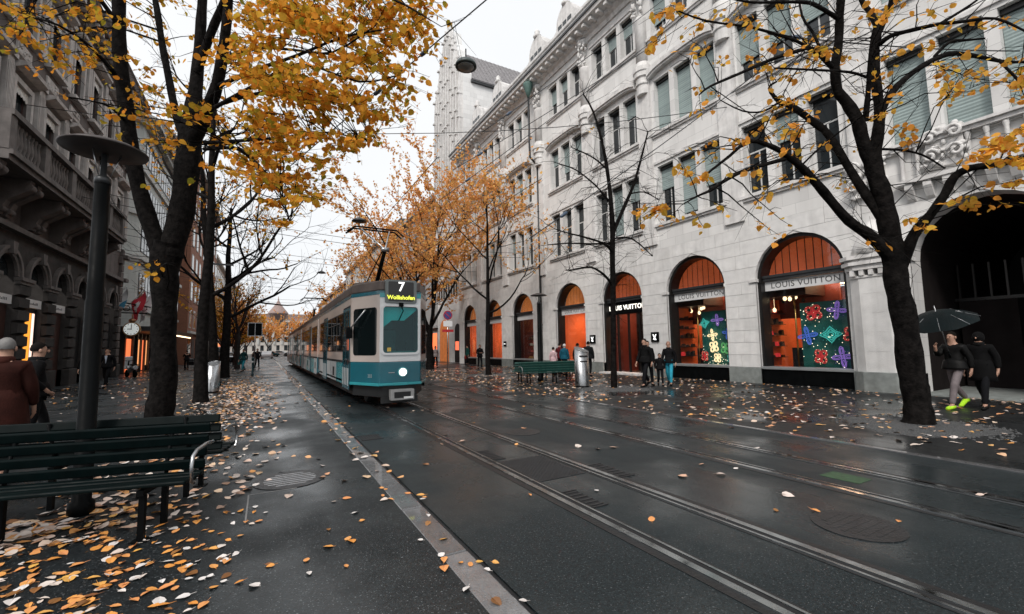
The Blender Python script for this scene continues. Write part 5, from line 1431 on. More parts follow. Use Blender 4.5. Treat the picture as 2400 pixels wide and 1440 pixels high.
                y += max(wd_, 0.3) + 0.10
            k += 1
        sb('waist_rail', ys, y1, 1.20, 1.26, tdark, 0.018)
        for yy in (ys + L_ * 0.25, ys + L_ * 0.8):
            pass
    # wheels
    for yy in (y0 + 1.9, y1 - 1.9):
        for s in (-1, 1):
            xw = TCX + s * 0.485
            MB().tube([(xw - 0.06, yy, 0.34), (xw + 0.06, yy, 0.34)], 0.33, 18).build('wheel', MT['darkgrey'], mod)
for ya, yb in ((22.0, 22.5), (44.6, 45.1)):
    m = MB()
    for k in range(5):
        yy = ya + (yb - ya) * (k + 0.0) / 5
        m.prism(sec(yy, yy + (yb - ya) / 5, False, HW - (0.03 if k % 2 else 0.09)), 2, 0.5, 3.1)
    m.build('bellows', tdark, tr)
MB().box(TCX - 0.2, TCX + 0.2, 33.4, 34.2, 0.4, 0.7).build('coupling_bar', tdark, tr)
# tail lamp colour and pantographs
def pantograph(yb, top, parent):
    p = thing('pantograph', (TCX, yb, 3.5)); p.parent = parent; p.location = Vector((TCX, yb, 3.5)) - wpos(parent); POS[p.name] = Vector((TCX, yb, 3.5))
    MB().box(TCX - 0.5, TCX + 0.5, yb - 0.1, yb + 0.9, 3.5, 3.56).build('base', tdark, p)
    kn = Vector((TCX, yb - 1.0, 4.72))
    MB().tube([(TCX, yb + 0.5, 3.55), kn], [0.075, 0.06], 8).build('lower_arm', MT['black'], p)
    MB().tube([(TCX - 0.42, yb + 0.4, 3.55), kn + Vector((-0.06, 0, 0))], 0.02, 6).build('guide_rod', MT['black'], p)
    for s in (-1, 1):
        MB().tube([kn, (TCX + s * 0.48, yb + 0.45, top - 0.05)], 0.026, 6).build('upper_arm', MT['metal'], p)
    MB().tube([(TCX - 0.12, kn.y, kn.z), (TCX + 0.12, kn.y, kn.z)], 0.07, 8).build('knee_joint', MT['metal'], p)
    for dy in (0.3, 0.6):
        MB().tube([(TCX - 0.95, yb + dy, top - 0.22), (TCX - 0.7, yb + dy, top - 0.02), (TCX + 0.7, yb + dy, top - 0.02), (TCX + 0.95, yb + dy, top - 0.22)], 0.03, 6).build('collector_bow', MT['black'], p)
pantograph(14.9, 5.74, tr)
pantograph(38.0, 5.74, tr)
# ================================================================ trees
# one lime leaf: heart shape folded along its midrib
LV = np.array([(0, 0, 0), (0.10, 0.30, 0.05), (0.42, 0.46, 0.10), (0.80, 0.28, 0.05), (1.06, 0, -0.06), (0.80, -0.28, 0.05), (0.42, -0.46, 0.10), (0.10, -0.30, 0.05), (0.5, 0, 0.0), (-0.42, 0.03, 0.12), (-0.40, -0.01, 0.12)], dtype=float)
LF = [(0, 8, 2, 1), (8, 4, 3, 2), (0, 7, 6, 8), (8, 6, 5, 4), (0, 9, 10, 8)]
def leaf_mesh(mat):
    me = bpy.data.meshes.new('leaf')
    me.from_pydata([tuple(p - np.array((0.5, 0, 0))) for p in LV], [], LF)
    me.materials.append(mat)
    a = me.attributes.new('rnd', 'FLOAT', 'POINT')
    return me
LEAF_ME = {}
def lme(mat):
    if mat.name not in LEAF_ME: LEAF_ME[mat.name] = leaf_mesh(mat)
    return LEAF_ME[mat.name]

def leaf_mass(name, mat, P, S, rng, parent=None, droop=0.6, flat=False, **k):
    """N leaves as one mesh: P positions, S sizes"""
    P = np.asarray(P, float); n = len(P)
    S = np.asarray(S, float)
    az = rng.uniform(0, 2 * PI, n)
    if flat:
        el = rng.normal(0, 0.12, n); ro = rng.normal(0, 0.2, n)
    else:
        el = -np.abs(rng.normal(droop, 0.45, n)); ro = rng.normal(0, 0.7, n)
    ca, sa, ce, se, cr_, sr = np.cos(az), np.sin(az), np.cos(el), np.sin(el), np.cos(ro), np.sin(ro)
    ex = np.stack([ca * ce, sa * ce, se], 1)
    ey0 = np.stack([-sa, ca, np.zeros(n)], 1)
    ez0 = np.cross(ex, ey0)
    ey = ey0 * cr_[:, None] + ez0 * sr[:, None]
    ez = np.cross(ex, ey)
    B = LV - np.array((0.5, 0, 0))
    curl = rng.uniform(0.1, 1.3, n) if flat else rng.uniform(-0.5, 1.6, n)
    V = P[:, None, :] + S[:, None, None] * (B[None, :, 0, None] * ex[:, None, :] + B[None, :, 1, None] * ey[:, None, :] + (B[None, :, 2, None] * curl[:, None, None]) * ez[:, None, :])
    m_ = len(LV)
    V = V.reshape(-1, 3)
    off = wpos(parent)
    V = V - np.array((off.x, off.y, off.z))
    F = (np.array(LF)[None] + (np.arange(n) * m_)[:, None, None]).reshape(-1, 4)
    me = bpy.data.meshes.new(name)
    me.vertices.add(len(V)); me.vertices.foreach_set('co', V.ravel())
    me.loops.add(F.size); me.loops.foreach_set('vertex_index', F.ravel())
    me.polygons.add(len(F)); me.polygons.foreach_set('loop_start', np.arange(0, F.size, 4)); me.polygons.foreach_set('loop_total', np.full(len(F), 4))
    me.materials.append(mat)
    a = me.attributes.new('rnd', 'FLOAT', 'POINT')
    a.data.foreach_set('value', np.repeat(rng.uniform(0, 1, n), m_).astype(np.float32))
    me.update(); me.validate()
    o = bpy.data.objects.new(name, me); COL.objects.link(o)
    if parent: o.parent = parent; POS[o.name] = wpos(parent)
    return tag(o, **k)

def single_leaves(parent, mat, P, S, rng, name='leaf', droop=0.6, flat=False, **k):
    me = lme(mat); off = wpos(parent)
    for p, s in zip(P, S):
        if flat: rot = (rng.normal(0, .16), rng.normal(0, .12), rng.uniform(0, 2 * PI))
        else: rot = (rng.normal(0, .7), abs(rng.normal(droop, .4)), rng.uniform(0, 2 * PI))
        z = s * (rng.uniform(0.3, 2.0) if flat else 1)
        linkmesh(name, me, parent, Vector(p) - off, rot, (s, s * rng.uniform(.85, 1.05), z), **k)

def rv(rr):
    while True:
        v = Vector((rr.uniform(-1, 1), rr.uniform(-1, 1), rr.uniform(-1, 1)))
        if 0.05 < v.length < 1: return v.normalized()

def grow_branch(T, p, d, L, r, lev, mx, rr, spots, up=0.05, wob=0.18, nch=(3, 5), ang=(0.5, 1.0), rat=(0.5, 0.75), start=0.3):
    ns = max(3, min(7, int(L / 0.45) + 2))
    pts = [Vector(p)]; d = Vector(d).normalized()
    for i in range(ns):
        d = (d + rv(rr) * wob + Vector((0, 0, up))).normalized()
        pts.append(pts[-1] + d * (L / ns))
    e = 0.5 if lev < mx else 0.35
    rad = [max(0.004, r * (1 - (1 - e) * i / ns)) for i in range(ns + 1)]
    n = (10, 8, 6, 4, 3, 3)[min(lev, 5)]
    T[0 if lev < 2 else 1].tube(pts, rad, n, cap=lev < 2)
    if lev >= mx - 1: spots.append(pts)
    if lev < mx:
        for k in range(rr.randint(*nch)):
            f = start + (1 - start) * rr.random() if k else 0.98
            j = min(ns - 1, int(f * ns)); q = pts[j].lerp(pts[j + 1], f * ns - j) if j < ns else pts[-1]
            dd = (pts[j + 1] - pts[j]).normalized()
            ax = dd.cross(rv(rr)); ax = ax.normalized() if ax.length > 1e-4 else Vector((1, 0, 0))
            nd = Matrix.Rotation(rr.uniform(*ang) * (0.55 if k == 0 else 1), 3, ax) @ dd
            grow_branch(T, q, nd, L * rr.uniform(*rat), rad[j] * rr.uniform(0.5, 0.72), lev + 1, mx, rr, spots, up, wob, nch, ang, rat, 0.2)

def finish_tree(t, T, bark, leafm, P, S, rng, n_single, droop=0.6, crown=True):
    T[0].build('trunk', bark, t, recalc=False)
    if T[1].v: T[1].build('branches', bark, t, recalc=False)
    if crown and len(P):
        P = np.asarray(P); S = np.asarray(S)
        dist = np.linalg.norm(P - np.array((0, 0, 1.6)), axis=1)
        order = np.argsort(dist + rng.uniform(0, 2.0, len(P)))
        one, rest = order[:n_single], order[n_single:]
        c = leaf_mass('crown', leafm, P[rest], S[rest], rng, t, droop, kind='stuff') if len(rest) else t
        single_leaves(c, leafm, P[one], S[one], rng, droop=droop)

def gen_tree(x, y, h, r, label, seed, leafm=None, nleaf=0, lsize=0.11, fork=0.35, mx=4, spread=0.8, limbs=5, bark=None, nsing=0, lean=(0, 0), ang=(0.45, 0.95), rat=(0.52, 0.74), group=None, lowz=0.0, leader=True):
    rr = random.Random(seed); rng = np.random.default_rng(seed)
    t = thing('street_tree', (x, y, 0.0), label, 'tree', group)
    T = [MB(), MB()]; spots = []
    zf = h * fork
    n = 7; pts = []; p = Vector((x, y, -0.05))
    top = h * 0.8 if leader else zf * 1.15
    for i in range(n + 1):
        f = i / n
        pts.append(Vector((x + lean[0] * f + rr.uniform(-.06, .06) * (0 if i == 0 else 1), y + lean[1] * f + rr.uniform(-.06, .06) * (0 if i == 0 else 1), -0.05 + top * f)))
    rad = [r * 1.35] + [r * (1 - 0.75 * (i / n) ** 1.1) for i in range(1, n + 1)] if leader else [r * 1.35] + [r * (1 - 0.35 * i / n) for i in range(1, n + 1)]
    fine, fr = [pts[0]], [rad[0]]
    fine.append(pts[0].lerp(pts[1], 0.15)); fr.append(r * 1.08)
    fine += pts[1:]; fr += rad[1:]
    T[0].tube(fine, fr, 10)
    for k in range(limbs):
        f = (zf / top) + (1 - zf / top) * (k / max(1, limbs - 1)) * 0.95 if leader else rr.uniform(0.8, 1.0)
        j = min(n - 1, int(f * n)); q = pts[j].lerp(pts[j + 1], f * n - j)
        a = k * 2.4 + rr.uniform(-.4, .4)
        el = rr.uniform(0.35, 0.75) if leader else rr.uniform(0.75, 1.2)
        d = Vector((math.cos(a) * math.cos(el), math.sin(a) * math.cos(el), math.sin(el)))
        L = (h - q.z) * rr.uniform(0.36, 0.5) * spread * (1.35 if leader and f < 0.7 else 1.0) if leader else (h - q.z) * rr.uniform(0.45, 0.6) * spread
        grow_branch(T, q, d, max(0.8, L), rad[j] * rr.uniform(0.45, 0.62), 1, mx, rr, spots, 0.06, 0.16, (3, 5), ang, rat)
    P, S = [], []
    if nleaf and spots:
        cl = [rr.choice(spots) for _ in range(max(1, nleaf // 6))]
        for k in range(nleaf):
            s = cl[k % len(cl)] if rr.random() < 0.75 else rr.choice(spots)
            j = rr.randint(0, len(s) - 2); q = s[j].lerp(s[j + 1], rr.random())
            if q.z < lowz: continue
            P.append(tuple(q + rv(rr) * rr.uniform(0.02, 0.22))); S.append(lsize * rr.uniform(0.7, 1.25))
    finish_tree(t, T, bark or MT['barkfar'], leafm, P, S, rng, nsing)
    return t

def inpoly(u, v, poly):
    c = False; j = len(poly) - 1
    for i in range(len(poly)):
        if (poly[i][1] > v) != (poly[j][1] > v) and u < (poly[j][0] - poly[i][0]) * (v - poly[i][1]) / (poly[j][1] - poly[i][1]) + poly[i][0]: c = not c
        j = i
    return c

def smooth(pts, rad):
    """Catmull-Rom refinement of a limb"""
    o, q = [], []
    n = len(pts)
    for i in range(n - 1):
        p0, p1, p2, p3 = pts[max(0, i - 1)], pts[i], pts[i + 1], pts[min(n - 1, i + 2)]
        for k in range(3):
            t = k / 3
            o.append(0.5 * ((2 * p1) + (p2 - p0) * t + (2 * p0 - 5 * p1 + 4 * p2 - p3) * t * t + (3 * p1 - p0 - 3 * p2 + p3) * t ** 3)); q.append(rad[i] + (rad[i + 1] - rad[i]) * t)
    o.append(pts[-1]); q.append(rad[-1])
    return o, q

def surveyed_tree(label, base, limbs, bark, leafm, seed, sprays, twig_r=0.012, droop=0.6, lsize=0.12, nsing=300, twigs=40):
    """limbs: list of [(u, v, width_px, depth)...]; sprays: (point, nleaves, radius)"""
    rr = random.Random(seed); rng = np.random.default_rng(seed)
    t = thing('street_tree', base, label, 'tree')
    T = [MB(), MB()]
    nodes = []
    for li, limb in enumerate(limbs):
        pts = [at(u, v, d) for u, v, w_, d in limb]
        for k in range(1, len(pts)): pts[k] += rv(rr) * 0.02
        rad = [w_ / 2 / CAM_F * d * 0.76 for u, v, w_, d in limb]
        pts, rad = smooth(pts, rad)
        big = rad[0] > 0.035
        if big:
            rad = [q * (1 + 0.06 * math.sin(i * 2.1 + li)) for i, q in enumerate(rad)]
        T[0].tube(pts, rad, 22 if rad[0] > 0.1 else 8, ridge=0.05 if rad[0] > 0.1 else 0.02)
        nodes += list(zip(pts, rad))
    base_z = [nd for nd in nodes if nd[0].z > 2.3]
    P, S = [], []
    for (c, nl, rad_) in sprays:
        # twig from the nearest limb point that lies below or inside
        best = min(base_z, key=lambda nd: (nd[0] - c).length + max(0, nd[0].z - c.z) * 0.8 + (0.6 if nd[1] > 0.09 else 0))
        a = best[0]
        L = (c - a).length
        mid = a.lerp(c, 0.5) + Vector((0, 0, 0.12 * L)) + rv(rr) * 0.08 * L
        out = (c - a); out.z *= 0.3
        out = out.normalized() if out.length > 0.05 else rv(rr)
        tip = c + out * rad_ * 0.8 + Vector((0, 0, -0.25 * rad_))
        r0 = min(best[1] * 0.6, twig_r * (0.6 + 0.5 * L))
        T[1].tube([a, a.lerp(mid, 0.5) + rv(rr) * .03 * L, mid, mid.lerp(c, 0.55), c, tip], [r0, r0 * 0.85, r0 * 0.7, r0 * 0.5, 0.006, 0.003], 5, cap=False)
        subs = []
        for k in range(rr.randint(3, 5)):
            s0 = mid.lerp(c, rr.uniform(0.2, 1.0))
            side = out.cross(Vector((0, 0, 1))) * rr.choice((-1, 1))
            e = s0 + (out * rr.uniform(0.2, 0.9) + side * rr.uniform(0.3, 1.0)) * rad_ + Vector((0, 0, rr.uniform(-.35, .12) * rad_))
            T[1].tube([s0, s0.lerp(e, 0.5) + Vector((0, 0, 0.04)), e], [0.006, 0.004, 0.0025], 4, cap=False)
            subs.append((s0, e))
        subs.append((c, tip)); subs.append((mid.lerp(c, 0.4), c))
        for k in range(nl):
            s0, e = rr.choice(subs)
            q = s0.lerp(e, rr.random() ** 0.8)
            sc = 0.5 * lsize
            P.append(tuple(q + Vector((rr.gauss(0, sc), rr.gauss(0, sc), -abs(rr.gauss(0, sc)))))); S.append(lsize * rr.uniform(0.55, 1.3))
    for k in range(twigs):    # bare twigs
        nd = rr.choice(base_z)
        d = (rv(rr) + Vector((0, 0, 0.25))).normalized(); L = rr.uniform(0.5, 1.5)
        p1 = nd[0] + d * L * 0.5 + rv(rr) * .08; p2 = nd[0] + d * L + rv(rr) * .2
        T[1].tube([nd[0], p1, p2], [min(nd[1] * .5, .012), .006, .003], 4, cap=False)
        for q in range(3):
            s0 = p1.lerp(p2, rr.random()); e = s0 + (d + rv(rr) * .9).normalized() * L * 0.4
            T[1].tube([s0, e], [.004, .002], 3, cap=False)
    finish_tree(t, T, bark, leafm, P, S, rng, nsing, droop)
    return t

# ---- near left tree: forked golden lime -------------------------------------
D0 = 10.6
gL = at(375, 985, D0)
LL = [
 [(368, 1012, 110, 10.5), (371, 992, 86, D0), (374, 965, 74, D0), (382, 900, 68, D0), (386, 780, 62, D0), (388, 690, 66, D0), (388, 620, 76, D0), (395, 570, 80, D0)],
 [(380, 600, 50, D0), (345, 505, 44, 10.5), (315, 385, 42, 10.4), (296, 255, 38, 10.3), (282, 125, 35, 10.2), (276, 0, 33, 10.1), (268, -160, 28, 10.0), (255, -330, 22, 9.9)],
 [(398, 600, 66, D0), (425, 490, 64, 10.7), (440, 390, 66, 10.8), (447, 310, 60, 10.9), (455, 250, 44, 10.9), (463, 150, 30, 11.0), (472, 50, 27, 11.0), (478, -60, 24, 11.0), (485, -260, 18, 11)],
 [(440, 340, 36, 10.8), (412, 255, 22, 11.0), (395, 190, 20, 11.2), (380, 100, 18, 11.3), (366, 20, 17, 11.4), (345, -80, 14, 11.5)],
 [(452, 330, 46, 10.8), (485, 260, 36, 10.5), (508, 200, 33, 10.3), (524, 100, 28, 10.1), (535, 0, 25, 10.0), (545, -150, 20, 9.8)],
 [(462, 170, 22, 10.9), (495, 80, 24, 10.7), (520, 20, 22, 10.5), (560, -80, 16, 10.2)],
 [(515, 140, 12, 10.2), (600, 112, 10, 9.6), (690, 118, 8, 9.0), (780, 125, 6, 8.4), (880, 60, 4, 7.8)],
 [(505, 205, 14, 10.3), (600, 165, 11, 9.7), (700, 130, 9, 9.0), (800, 90, 7, 8.4), (900, 70, 4, 7.8)],
 [(490, 260, 13, 10.4), (590, 205, 11, 9.8), (700, 150, 8, 9.2), (840, 190, 6, 8.6), (930, 180, 4, 8.0)],
 [(480, 335, 13, 10.6), (570, 330, 10, 10.0), (660, 322, 8, 9.5), (760, 310, 6, 9.0), (870, 330, 4, 8.5)],
 [(500, 250, 12, 10.5), (620, 215, 9, 10.2), (760, 210, 7, 9.6), (860, 230, 5, 9.2)],
 [(478, 350, 12, 10.7), (560, 350, 10, 10.2), (610, 390, 8, 9.6), (655, 450, 6, 9.0), (682, 520, 4, 8.6)],
 [(290, 200, 14, 10.3), (220, 120, 10, 9.6), (140, 60, 7, 8.8), (60, 40, 5, 8.0)],
 [(300, 290, 10, 10.3), (260, 250, 7, 9.8), (210, 235, 4, 9.3), (165, 232, 3, 9.0)],
 [(278, 60, 16, 10.1), (200, -40, 12, 9.5), (100, -60, 8, 8.8)],
 [(540, -40, 18, 9.9), (650, -60, 14, 9.2), (800, -40, 10, 8.4), (920, 0, 7, 7.6), (1000, 40, 4, 7.0)],
]
rr = random.Random(21)
polyL = [(0, -80), (985, -80), (1005, 40), (950, 130), (925, 230), (880, 325), (800, 370), (770, 440), (680, 500), (655, 470), (600, 410), (555, 350), (480, 300), (420, 330), (330, 240), (240, 190), (60, 110), (0, 60)]
sp = []
while len(sp) < 150:
    u, v = rr.uniform(0, 1010), rr.uniform(-80, 520)
    if not inpoly(u, v, polyL): continue
    if 270 < u < 540 and rr.random() < 0.70: continue
    d = rr.uniform(7.0, 11.5) if u < 270 else (rr.uniform(10.6, 12.6) if u < 540 else rr.uniform(6.8, 10.4))
    sp.append((at(u, v, d), rr.randint(22, 52) if u > 520 else rr.randint(14, 32), rr.uniform(0.45, 0.95)))
for k in range(46):
    while True:
        u, v = rr.uniform(540, 1000), rr.uniform(-60, 400)
        if inpoly(u, v, polyL): break
    sp.append((at(u, v, rr.uniform(7.0, 10.8)), rr.randint(24, 50), rr.uniform(0.45, 0.9)))
for (u, v, d, n, q) in ((470, 235, 7.6, 34, .5), (430, 265, 8, 22, .45), (390, 245, 8.2, 16, .4), (275, 265, 7.8, 16, .35), (180, 230, 7.5, 9, .3), (235, 232, 7.5, 7, .25), (370, 430, 8.0, 6, .2), (335, 325, 8, 12, .35),
                        (360, 335, 8.2, 14, .35), (295, 330, 8.4, 10, .35), (520, 390, 8.2, 16, .35), (555, 400, 8, 10, .3), (660, 520, 8.0, 22, .35), (640, 470, 8.3, 30, .4), (700, 430, 8.6, 34, .45), (745, 455, 8.4, 22, .4), (620, 420, 8.5, 26, .4), (360, 635, 8.6, 8, .3), (340, 620, 9, 7, .3)):
    sp.append((at(u, v, d), n, q))
surveyed_tree('big forked tree with black trunk and golden leaves behind the left bench', (gL.x, gL.y, 0), LL, MT['bark'], MT['leafL'], 5, sp, nsing=300, lsize=0.108, twigs=90)

# ---- near right tree: sparse orange lime ------------------------------------
D1 = 8.3
gR = at(2150, 1000, D1)
RL = [
 [(2153, 1012, 120, D1), (2152, 1000, 92, D1), (2150, 975, 74, D1), (2146, 930, 66, D1), (2138, 860, 66, D1), (2118, 750, 62, D1), (2102, 670, 60, D1), (2094, 600, 62, D1), (2082, 540, 52, D1), (2066, 460, 48, D1), (2052, 400, 46, D1), (2047, 350, 42, D1)],
 [(2092, 610, 40, D1), (2040, 557, 32, 8.2), (1986, 517, 27, 8.1), (1928, 451, 25, 8.0), (1889, 404, 22, 7.9), (1850, 369, 20, 7.8), (1811, 346, 15, 7.7), (1757, 330, 12, 7.6), (1710, 366, 9, 7.5), (1663, 404, 7, 7.4)],
 [(1840, 373, 13, 7.8), (1753, 397, 12, 7.5), (1700, 425, 11, 7.3), (1667, 443, 10, 7.2), (1636, 462, 6, 7.1), (1600, 480, 4, 7.0)],
 [(2066, 510, 30, D1), (2005, 420, 25, 8.5), (1947, 319, 22, 8.7), (1908, 288, 21, 8.8), (1858, 249, 18, 8.9), (1823, 237, 14, 9.0), (1800, 208, 8, 9.0), (1822, 190, 5, 9)],
 [(2072, 486, 40, D1), (2052, 408, 36, D1), (2025, 334, 36, D1), (2010, 282, 34, D1), (1982, 241, 30, D1), (1963, 210, 26, 8.3), (1955, 156, 25, 8.2), (1963, 97, 24, 8.2), (1967, 39, 22, 8.1), (1971, -20, 20, 8.0), (1974, -160, 16, 8)],
 [(1950, 158, 16, 8.2), (1920, 130, 14, 7.9), (1898, 113, 14, 7.7), (1877, 118, 12, 7.6), (1811, 140, 11, 7.4), (1733, 175, 9, 7.2), (1667, 202, 7, 7.0), (1640, 225, 4, 6.9)],
 [(1896, 113, 10, 7.7), (1868, 100, 9, 7.6), (1830, 82, 9, 7.6), (1753, 62, 7, 7.4), (1655, 48, 6, 7.1), (1585, 22, 4, 6.9)],
 [(1966, 45, 14, 8.1), (1920, 15, 12, 7.9), (1889, 8, 11, 7.7), (1830, 8, 9, 7.5), (1760, 6, 7, 7.2), (1680, -10, 5, 7)],
 [(1930, 135, 10, 8), (1905, 80, 8, 8.1), (1880, 40, 7, 8.2), (1868, -30, 5, 8.3)],
 [(2050, 370, 34, D1), (2057, 300, 30, 8.4), (2060, 262, 27, 8.4), (2056, 194, 25, 8.5), (2052, 117, 24, 8.6), (2055, 72, 20, 8.6), (2038, 33, 15, 8.7), (2020, -5, 13, 8.7), (2005, -90, 10, 8.8)],
 [(2055, 90, 16, 8.6), (2074, 50, 15, 8.5), (2087, 8, 14, 8.4), (2098, -70, 10, 8.3)],
 [(2028, 285, 18, D1), (2036, 210, 15, 8.2), (2044, 110, 12, 8.1), (2050, 60, 9, 8.0)],
 [(2060, 104, 17, 8.5), (2085, 85, 14, 8.3), (2122, 74, 13, 8.1), (2200, 58, 11, 7.8), (2258, 50, 10, 7.6), (2336, 43, 8, 7.4), (2400, 76, 6, 7.2), (2450, 100, 4, 7)],
 [(2200, 58, 9, 7.8), (2250, 25, 8, 7.7), (2300, -10, 6, 7.6), (2350, -60, 5, 7.6)],
 [(2062, 290, 24, 8.4), (2070, 250, 21, 8.5), (2103, 202, 19, 8.6), (2161, 155, 17, 8.7), (2219, 128, 15, 8.7), (2278, 128, 13, 8.8), (2355, 144, 10, 8.8), (2410, 148, 8, 8.8), (2470, 160, 5, 8.8)],
 [(2190, 133, 10, 8.7), (2227, 101, 9, 8.6), (2270, 96, 7, 8.5), (2309, 93, 5, 8.4)],
 [(2340, 140, 8, 8.8), (2370, 170, 7, 8.7), (2400, 195, 5, 8.6)],
 [(2106, 640, 36, D1), (2138, 556, 30, 8.1), (2180, 505, 26, 7.9), (2212, 459, 24, 7.8), (2239, 415, 23, 7.7), (2278, 393, 20, 7.5), (2336, 385, 17, 7.3), (2410, 368, 13, 7.1), (2480, 350, 8, 6.9)],
 [(2060, 350, 8, 8.3), (2110, 350, 7, 8.0), (2160, 365, 6, 7.8), (2215, 398, 4, 7.6)],
 [(1828, 238, 7, 9.0), (1790, 262, 6, 9.0), (1740, 262, 5, 9.1), (1690, 235, 3, 9.1)],
 [(2030, 181, 8, 8.3), (1990, 172, 8, 8.0), (1900, 165, 7, 7.6), (1815, 163, 5, 7.3)],
]
rr = random.Random(33)
sp = []
polyR = [(1540, -60), (2440, -60), (2440, 240), (2330, 260), (2150, 230), (2000, 420), (1880, 460), (1700, 520), (1510, 520), (1520, 380), (1600, 330), (1570, 150)]
while len(sp) < 96:
    u, v = rr.uniform(1500, 2440), rr.uniform(-60, 560)
    if not inpoly(u, v, polyR): continue
    if v < 120 and rr.random() < .35: continue
    sp.append((at(u, v, rr.uniform(6.6, 9.6)), rr.randint(4, 14), rr.uniform(0.25, 0.5)))
for (u, v, d, n, q) in ((2360, 340, 6.6, 60, .45), (2400, 380, 6.5, 60, .4), (2330, 330, 6.9, 26, .35), (2390, 300, 6.6, 40, .4), (2300, 370, 7.0, 14, .25), (2420, 420, 6.4, 30, .35), (2240, 470, 7.3, 16, .25), (2280, 480, 7.3, 12, .2), (2150, 515, 7.6, 9, .18), (2180, 530, 7.6, 7, .18),
                        (1800, 535, 7.4, 12, .28), (1830, 515, 7.4, 8, .2), (1650, 415, 7.2, 18, .3), (1600, 395, 7.2, 14, .3), (1540, 495, 7.1, 20, .3), (1510, 490, 7.1, 14, .25), (1580, 500, 7.2, 9, .25), (1720, 330, 7.4, 16, .3), (2060, 585, 8.0, 6, .12), (2370, 480, 7, 10, .3), (2120, 300, 7.8, 16, .25), (2130, 330, 7.8, 12, .2), (1640, 520, 7.3, 7, .2), (1560, 30, 6.8, 24, .35), (1545, 95, 6.9, 18, .3)):
    sp.append((at(u, v, d), n, q))
surveyed_tree('near right tree with spreading black limbs and sparse orange leaves', (gR.x, gR.y, 0), RL, MT['bark'], MT['leafR'], 9, sp, nsing=300, lsize=0.105, droop=0.5, twigs=120)

# ---- bare tree in front of the shop door ------------------------------------
D2 = 16.1
gB = at(1440, 912, D2)
BL = [
 [(1441, 918, 26, D2), (1440, 905, 19, D2), (1438, 800, 17, D2), (1436, 700, 16, D2), (1436, 600, 16, D2), (1436, 540, 16, D2), (1432, 470, 13, D2), (1422, 400, 11, D2), (1410, 330, 8, D2), (1390, 260, 6, D2), (1366, 222, 4, D2)],
 [(1437, 545, 13, D2), (1460, 490, 11, 16.2), (1485, 430, 9, 16.3), (1500, 380, 7, 16.4), (1518, 310, 4, 16.5)],
 [(1436, 670, 9, D2), (1415, 645, 8, 15.8), (1385, 627, 6, 15.5), (1345, 634, 5, 15.3), (1325, 635, 3, 15.2)],
 [(1435, 590, 9, D2), (1415, 570, 8, 15.8), (1370, 555, 6, 15.6), (1330, 545, 4, 15.4), (1300, 538, 3, 15.2)],
 [(1436, 570, 8, D2), (1390, 573, 6, 16.3), (1330, 570, 4, 16.6), (1285, 575, 3, 16.8)],
 [(1433, 480, 7, D2), (1400, 440, 5, 16), (1350, 400, 4, 15.8), (1310, 385, 3, 15.6)],
 [(1425, 400, 6, D2), (1390, 370, 5, 16.2), (1340, 345, 3, 16.4)],
 [(1475, 455, 5, 16.2), (1510, 450, 4, 16), (1545, 470, 3, 15.8)],
 [(1437, 560, 6, D2), (1480, 560, 5, 15.9), (1530, 600, 3, 15.7)],
]
rr = random.Random(4)
sp = []
while len(sp) < 70:
    u, v = rr.gauss(1420, 85), rr.gauss(450, 110)
    if v > 640 or v < 200: continue
    sp.append((at(u, v, rr.uniform(14.6, 17.6)), 0, rr.uniform(0.4, 0.8)))
sp += [(at(1510, 580, 16), 3, .2), (at(1390, 300, 16), 4, .3)]
surveyed_tree('slender bare tree in front of the shop door', (gB.x, gB.y, 0), BL, MT['bark'], MT['leafR'], 3, sp, nsing=7, lsize=0.11, twigs=150)

# ---- the rest of the avenue --------------------------------------------------
RG, LG = 'street trees along the right pavement', 'street trees along the left pavement'
gen_tree(10.94, 22.4, 12.6, 0.15, 'slim tree with thin orange foliage left of the right bench', 41, MT['leafF'], 2600, 0.135, 0.28, 4, 0.85, 9, MT['bark'], 80, lowz=3.0)
gen_tree(10.4, 30.9, 14.2, 0.30, 'large rust orange tree with a dark forked trunk right behind the tram', 43, MT['leafF'], 10500, 0.155, 0.19, 4, 1.15, 6, MT['bark'], 0, leader=False)
gen_tree(10.6, 40.0, 13.0, 0.24, 'second orange tree behind the tram', 44, MT['leafF'], 6000, 0.19, 0.22, 4, 0.95, 6, leader=False)
gen_tree(10.7, 50.0, 14.0, 0.24, 'third orange tree behind the tram, partly bare', 45, MT['leafF'], 3000, 0.2, 0.22, 4, 1.0, 6, leader=False)
gen_tree(10.6, 61.0, 12.0, 0.24, 'fourth tree behind the tram, mostly bare', 46, MT['leafF'], 700, 0.22, 0.25, 4, 0.85, 5, leader=False)
gen_tree(10.8, 76.0, 10.0, 0.24, 'distant orange tree above the rear of the tram', 47, MT['leafF'], 1800, 0.28, 0.25, 3, 1.1, 7, leader=False)
gen_tree(11.0, 96.0, 9.5, 0.24, 'farthest orange tree on the right of the street', 48, MT['leafF'], 1500, 0.34, 0.25, 3, 1.1, 7, leader=False)
gen_tree(-1.75, 17.0, 13.5, 0.19, 'straight black trunk right of the forked tree, rising into golden leaves', 51, MT['leafL'], 700, 0.13, 0.42, 4, 0.7, 6, MT['bark'], 40, lowz=6.0)
gen_tree(-2.05, 24.5, 14.0, 0.24, 'dark leaning trunk beside the left litter bin', 52, MT['leafL'], 900, 0.13, 0.30, 4, 0.9, 6, MT['bark'], 20, lean=(-0.9, 0), lowz=5.0)
gen_tree(-2.15, 31.4, 13.0, 0.27, 'bare left tree with one long limb reaching over the pavement', 53, MT['leafL'], 60, 0.13, 0.28, 4, 0.8, 7, MT['bark'], 10)
gen_tree(-2.2, 46.0, 11.5, 0.22, 'bare twiggy tree down the left pavement', 54, MT['leafF'], 80, 0.16, 0.28, 4, 0.8, 6, leader=False)
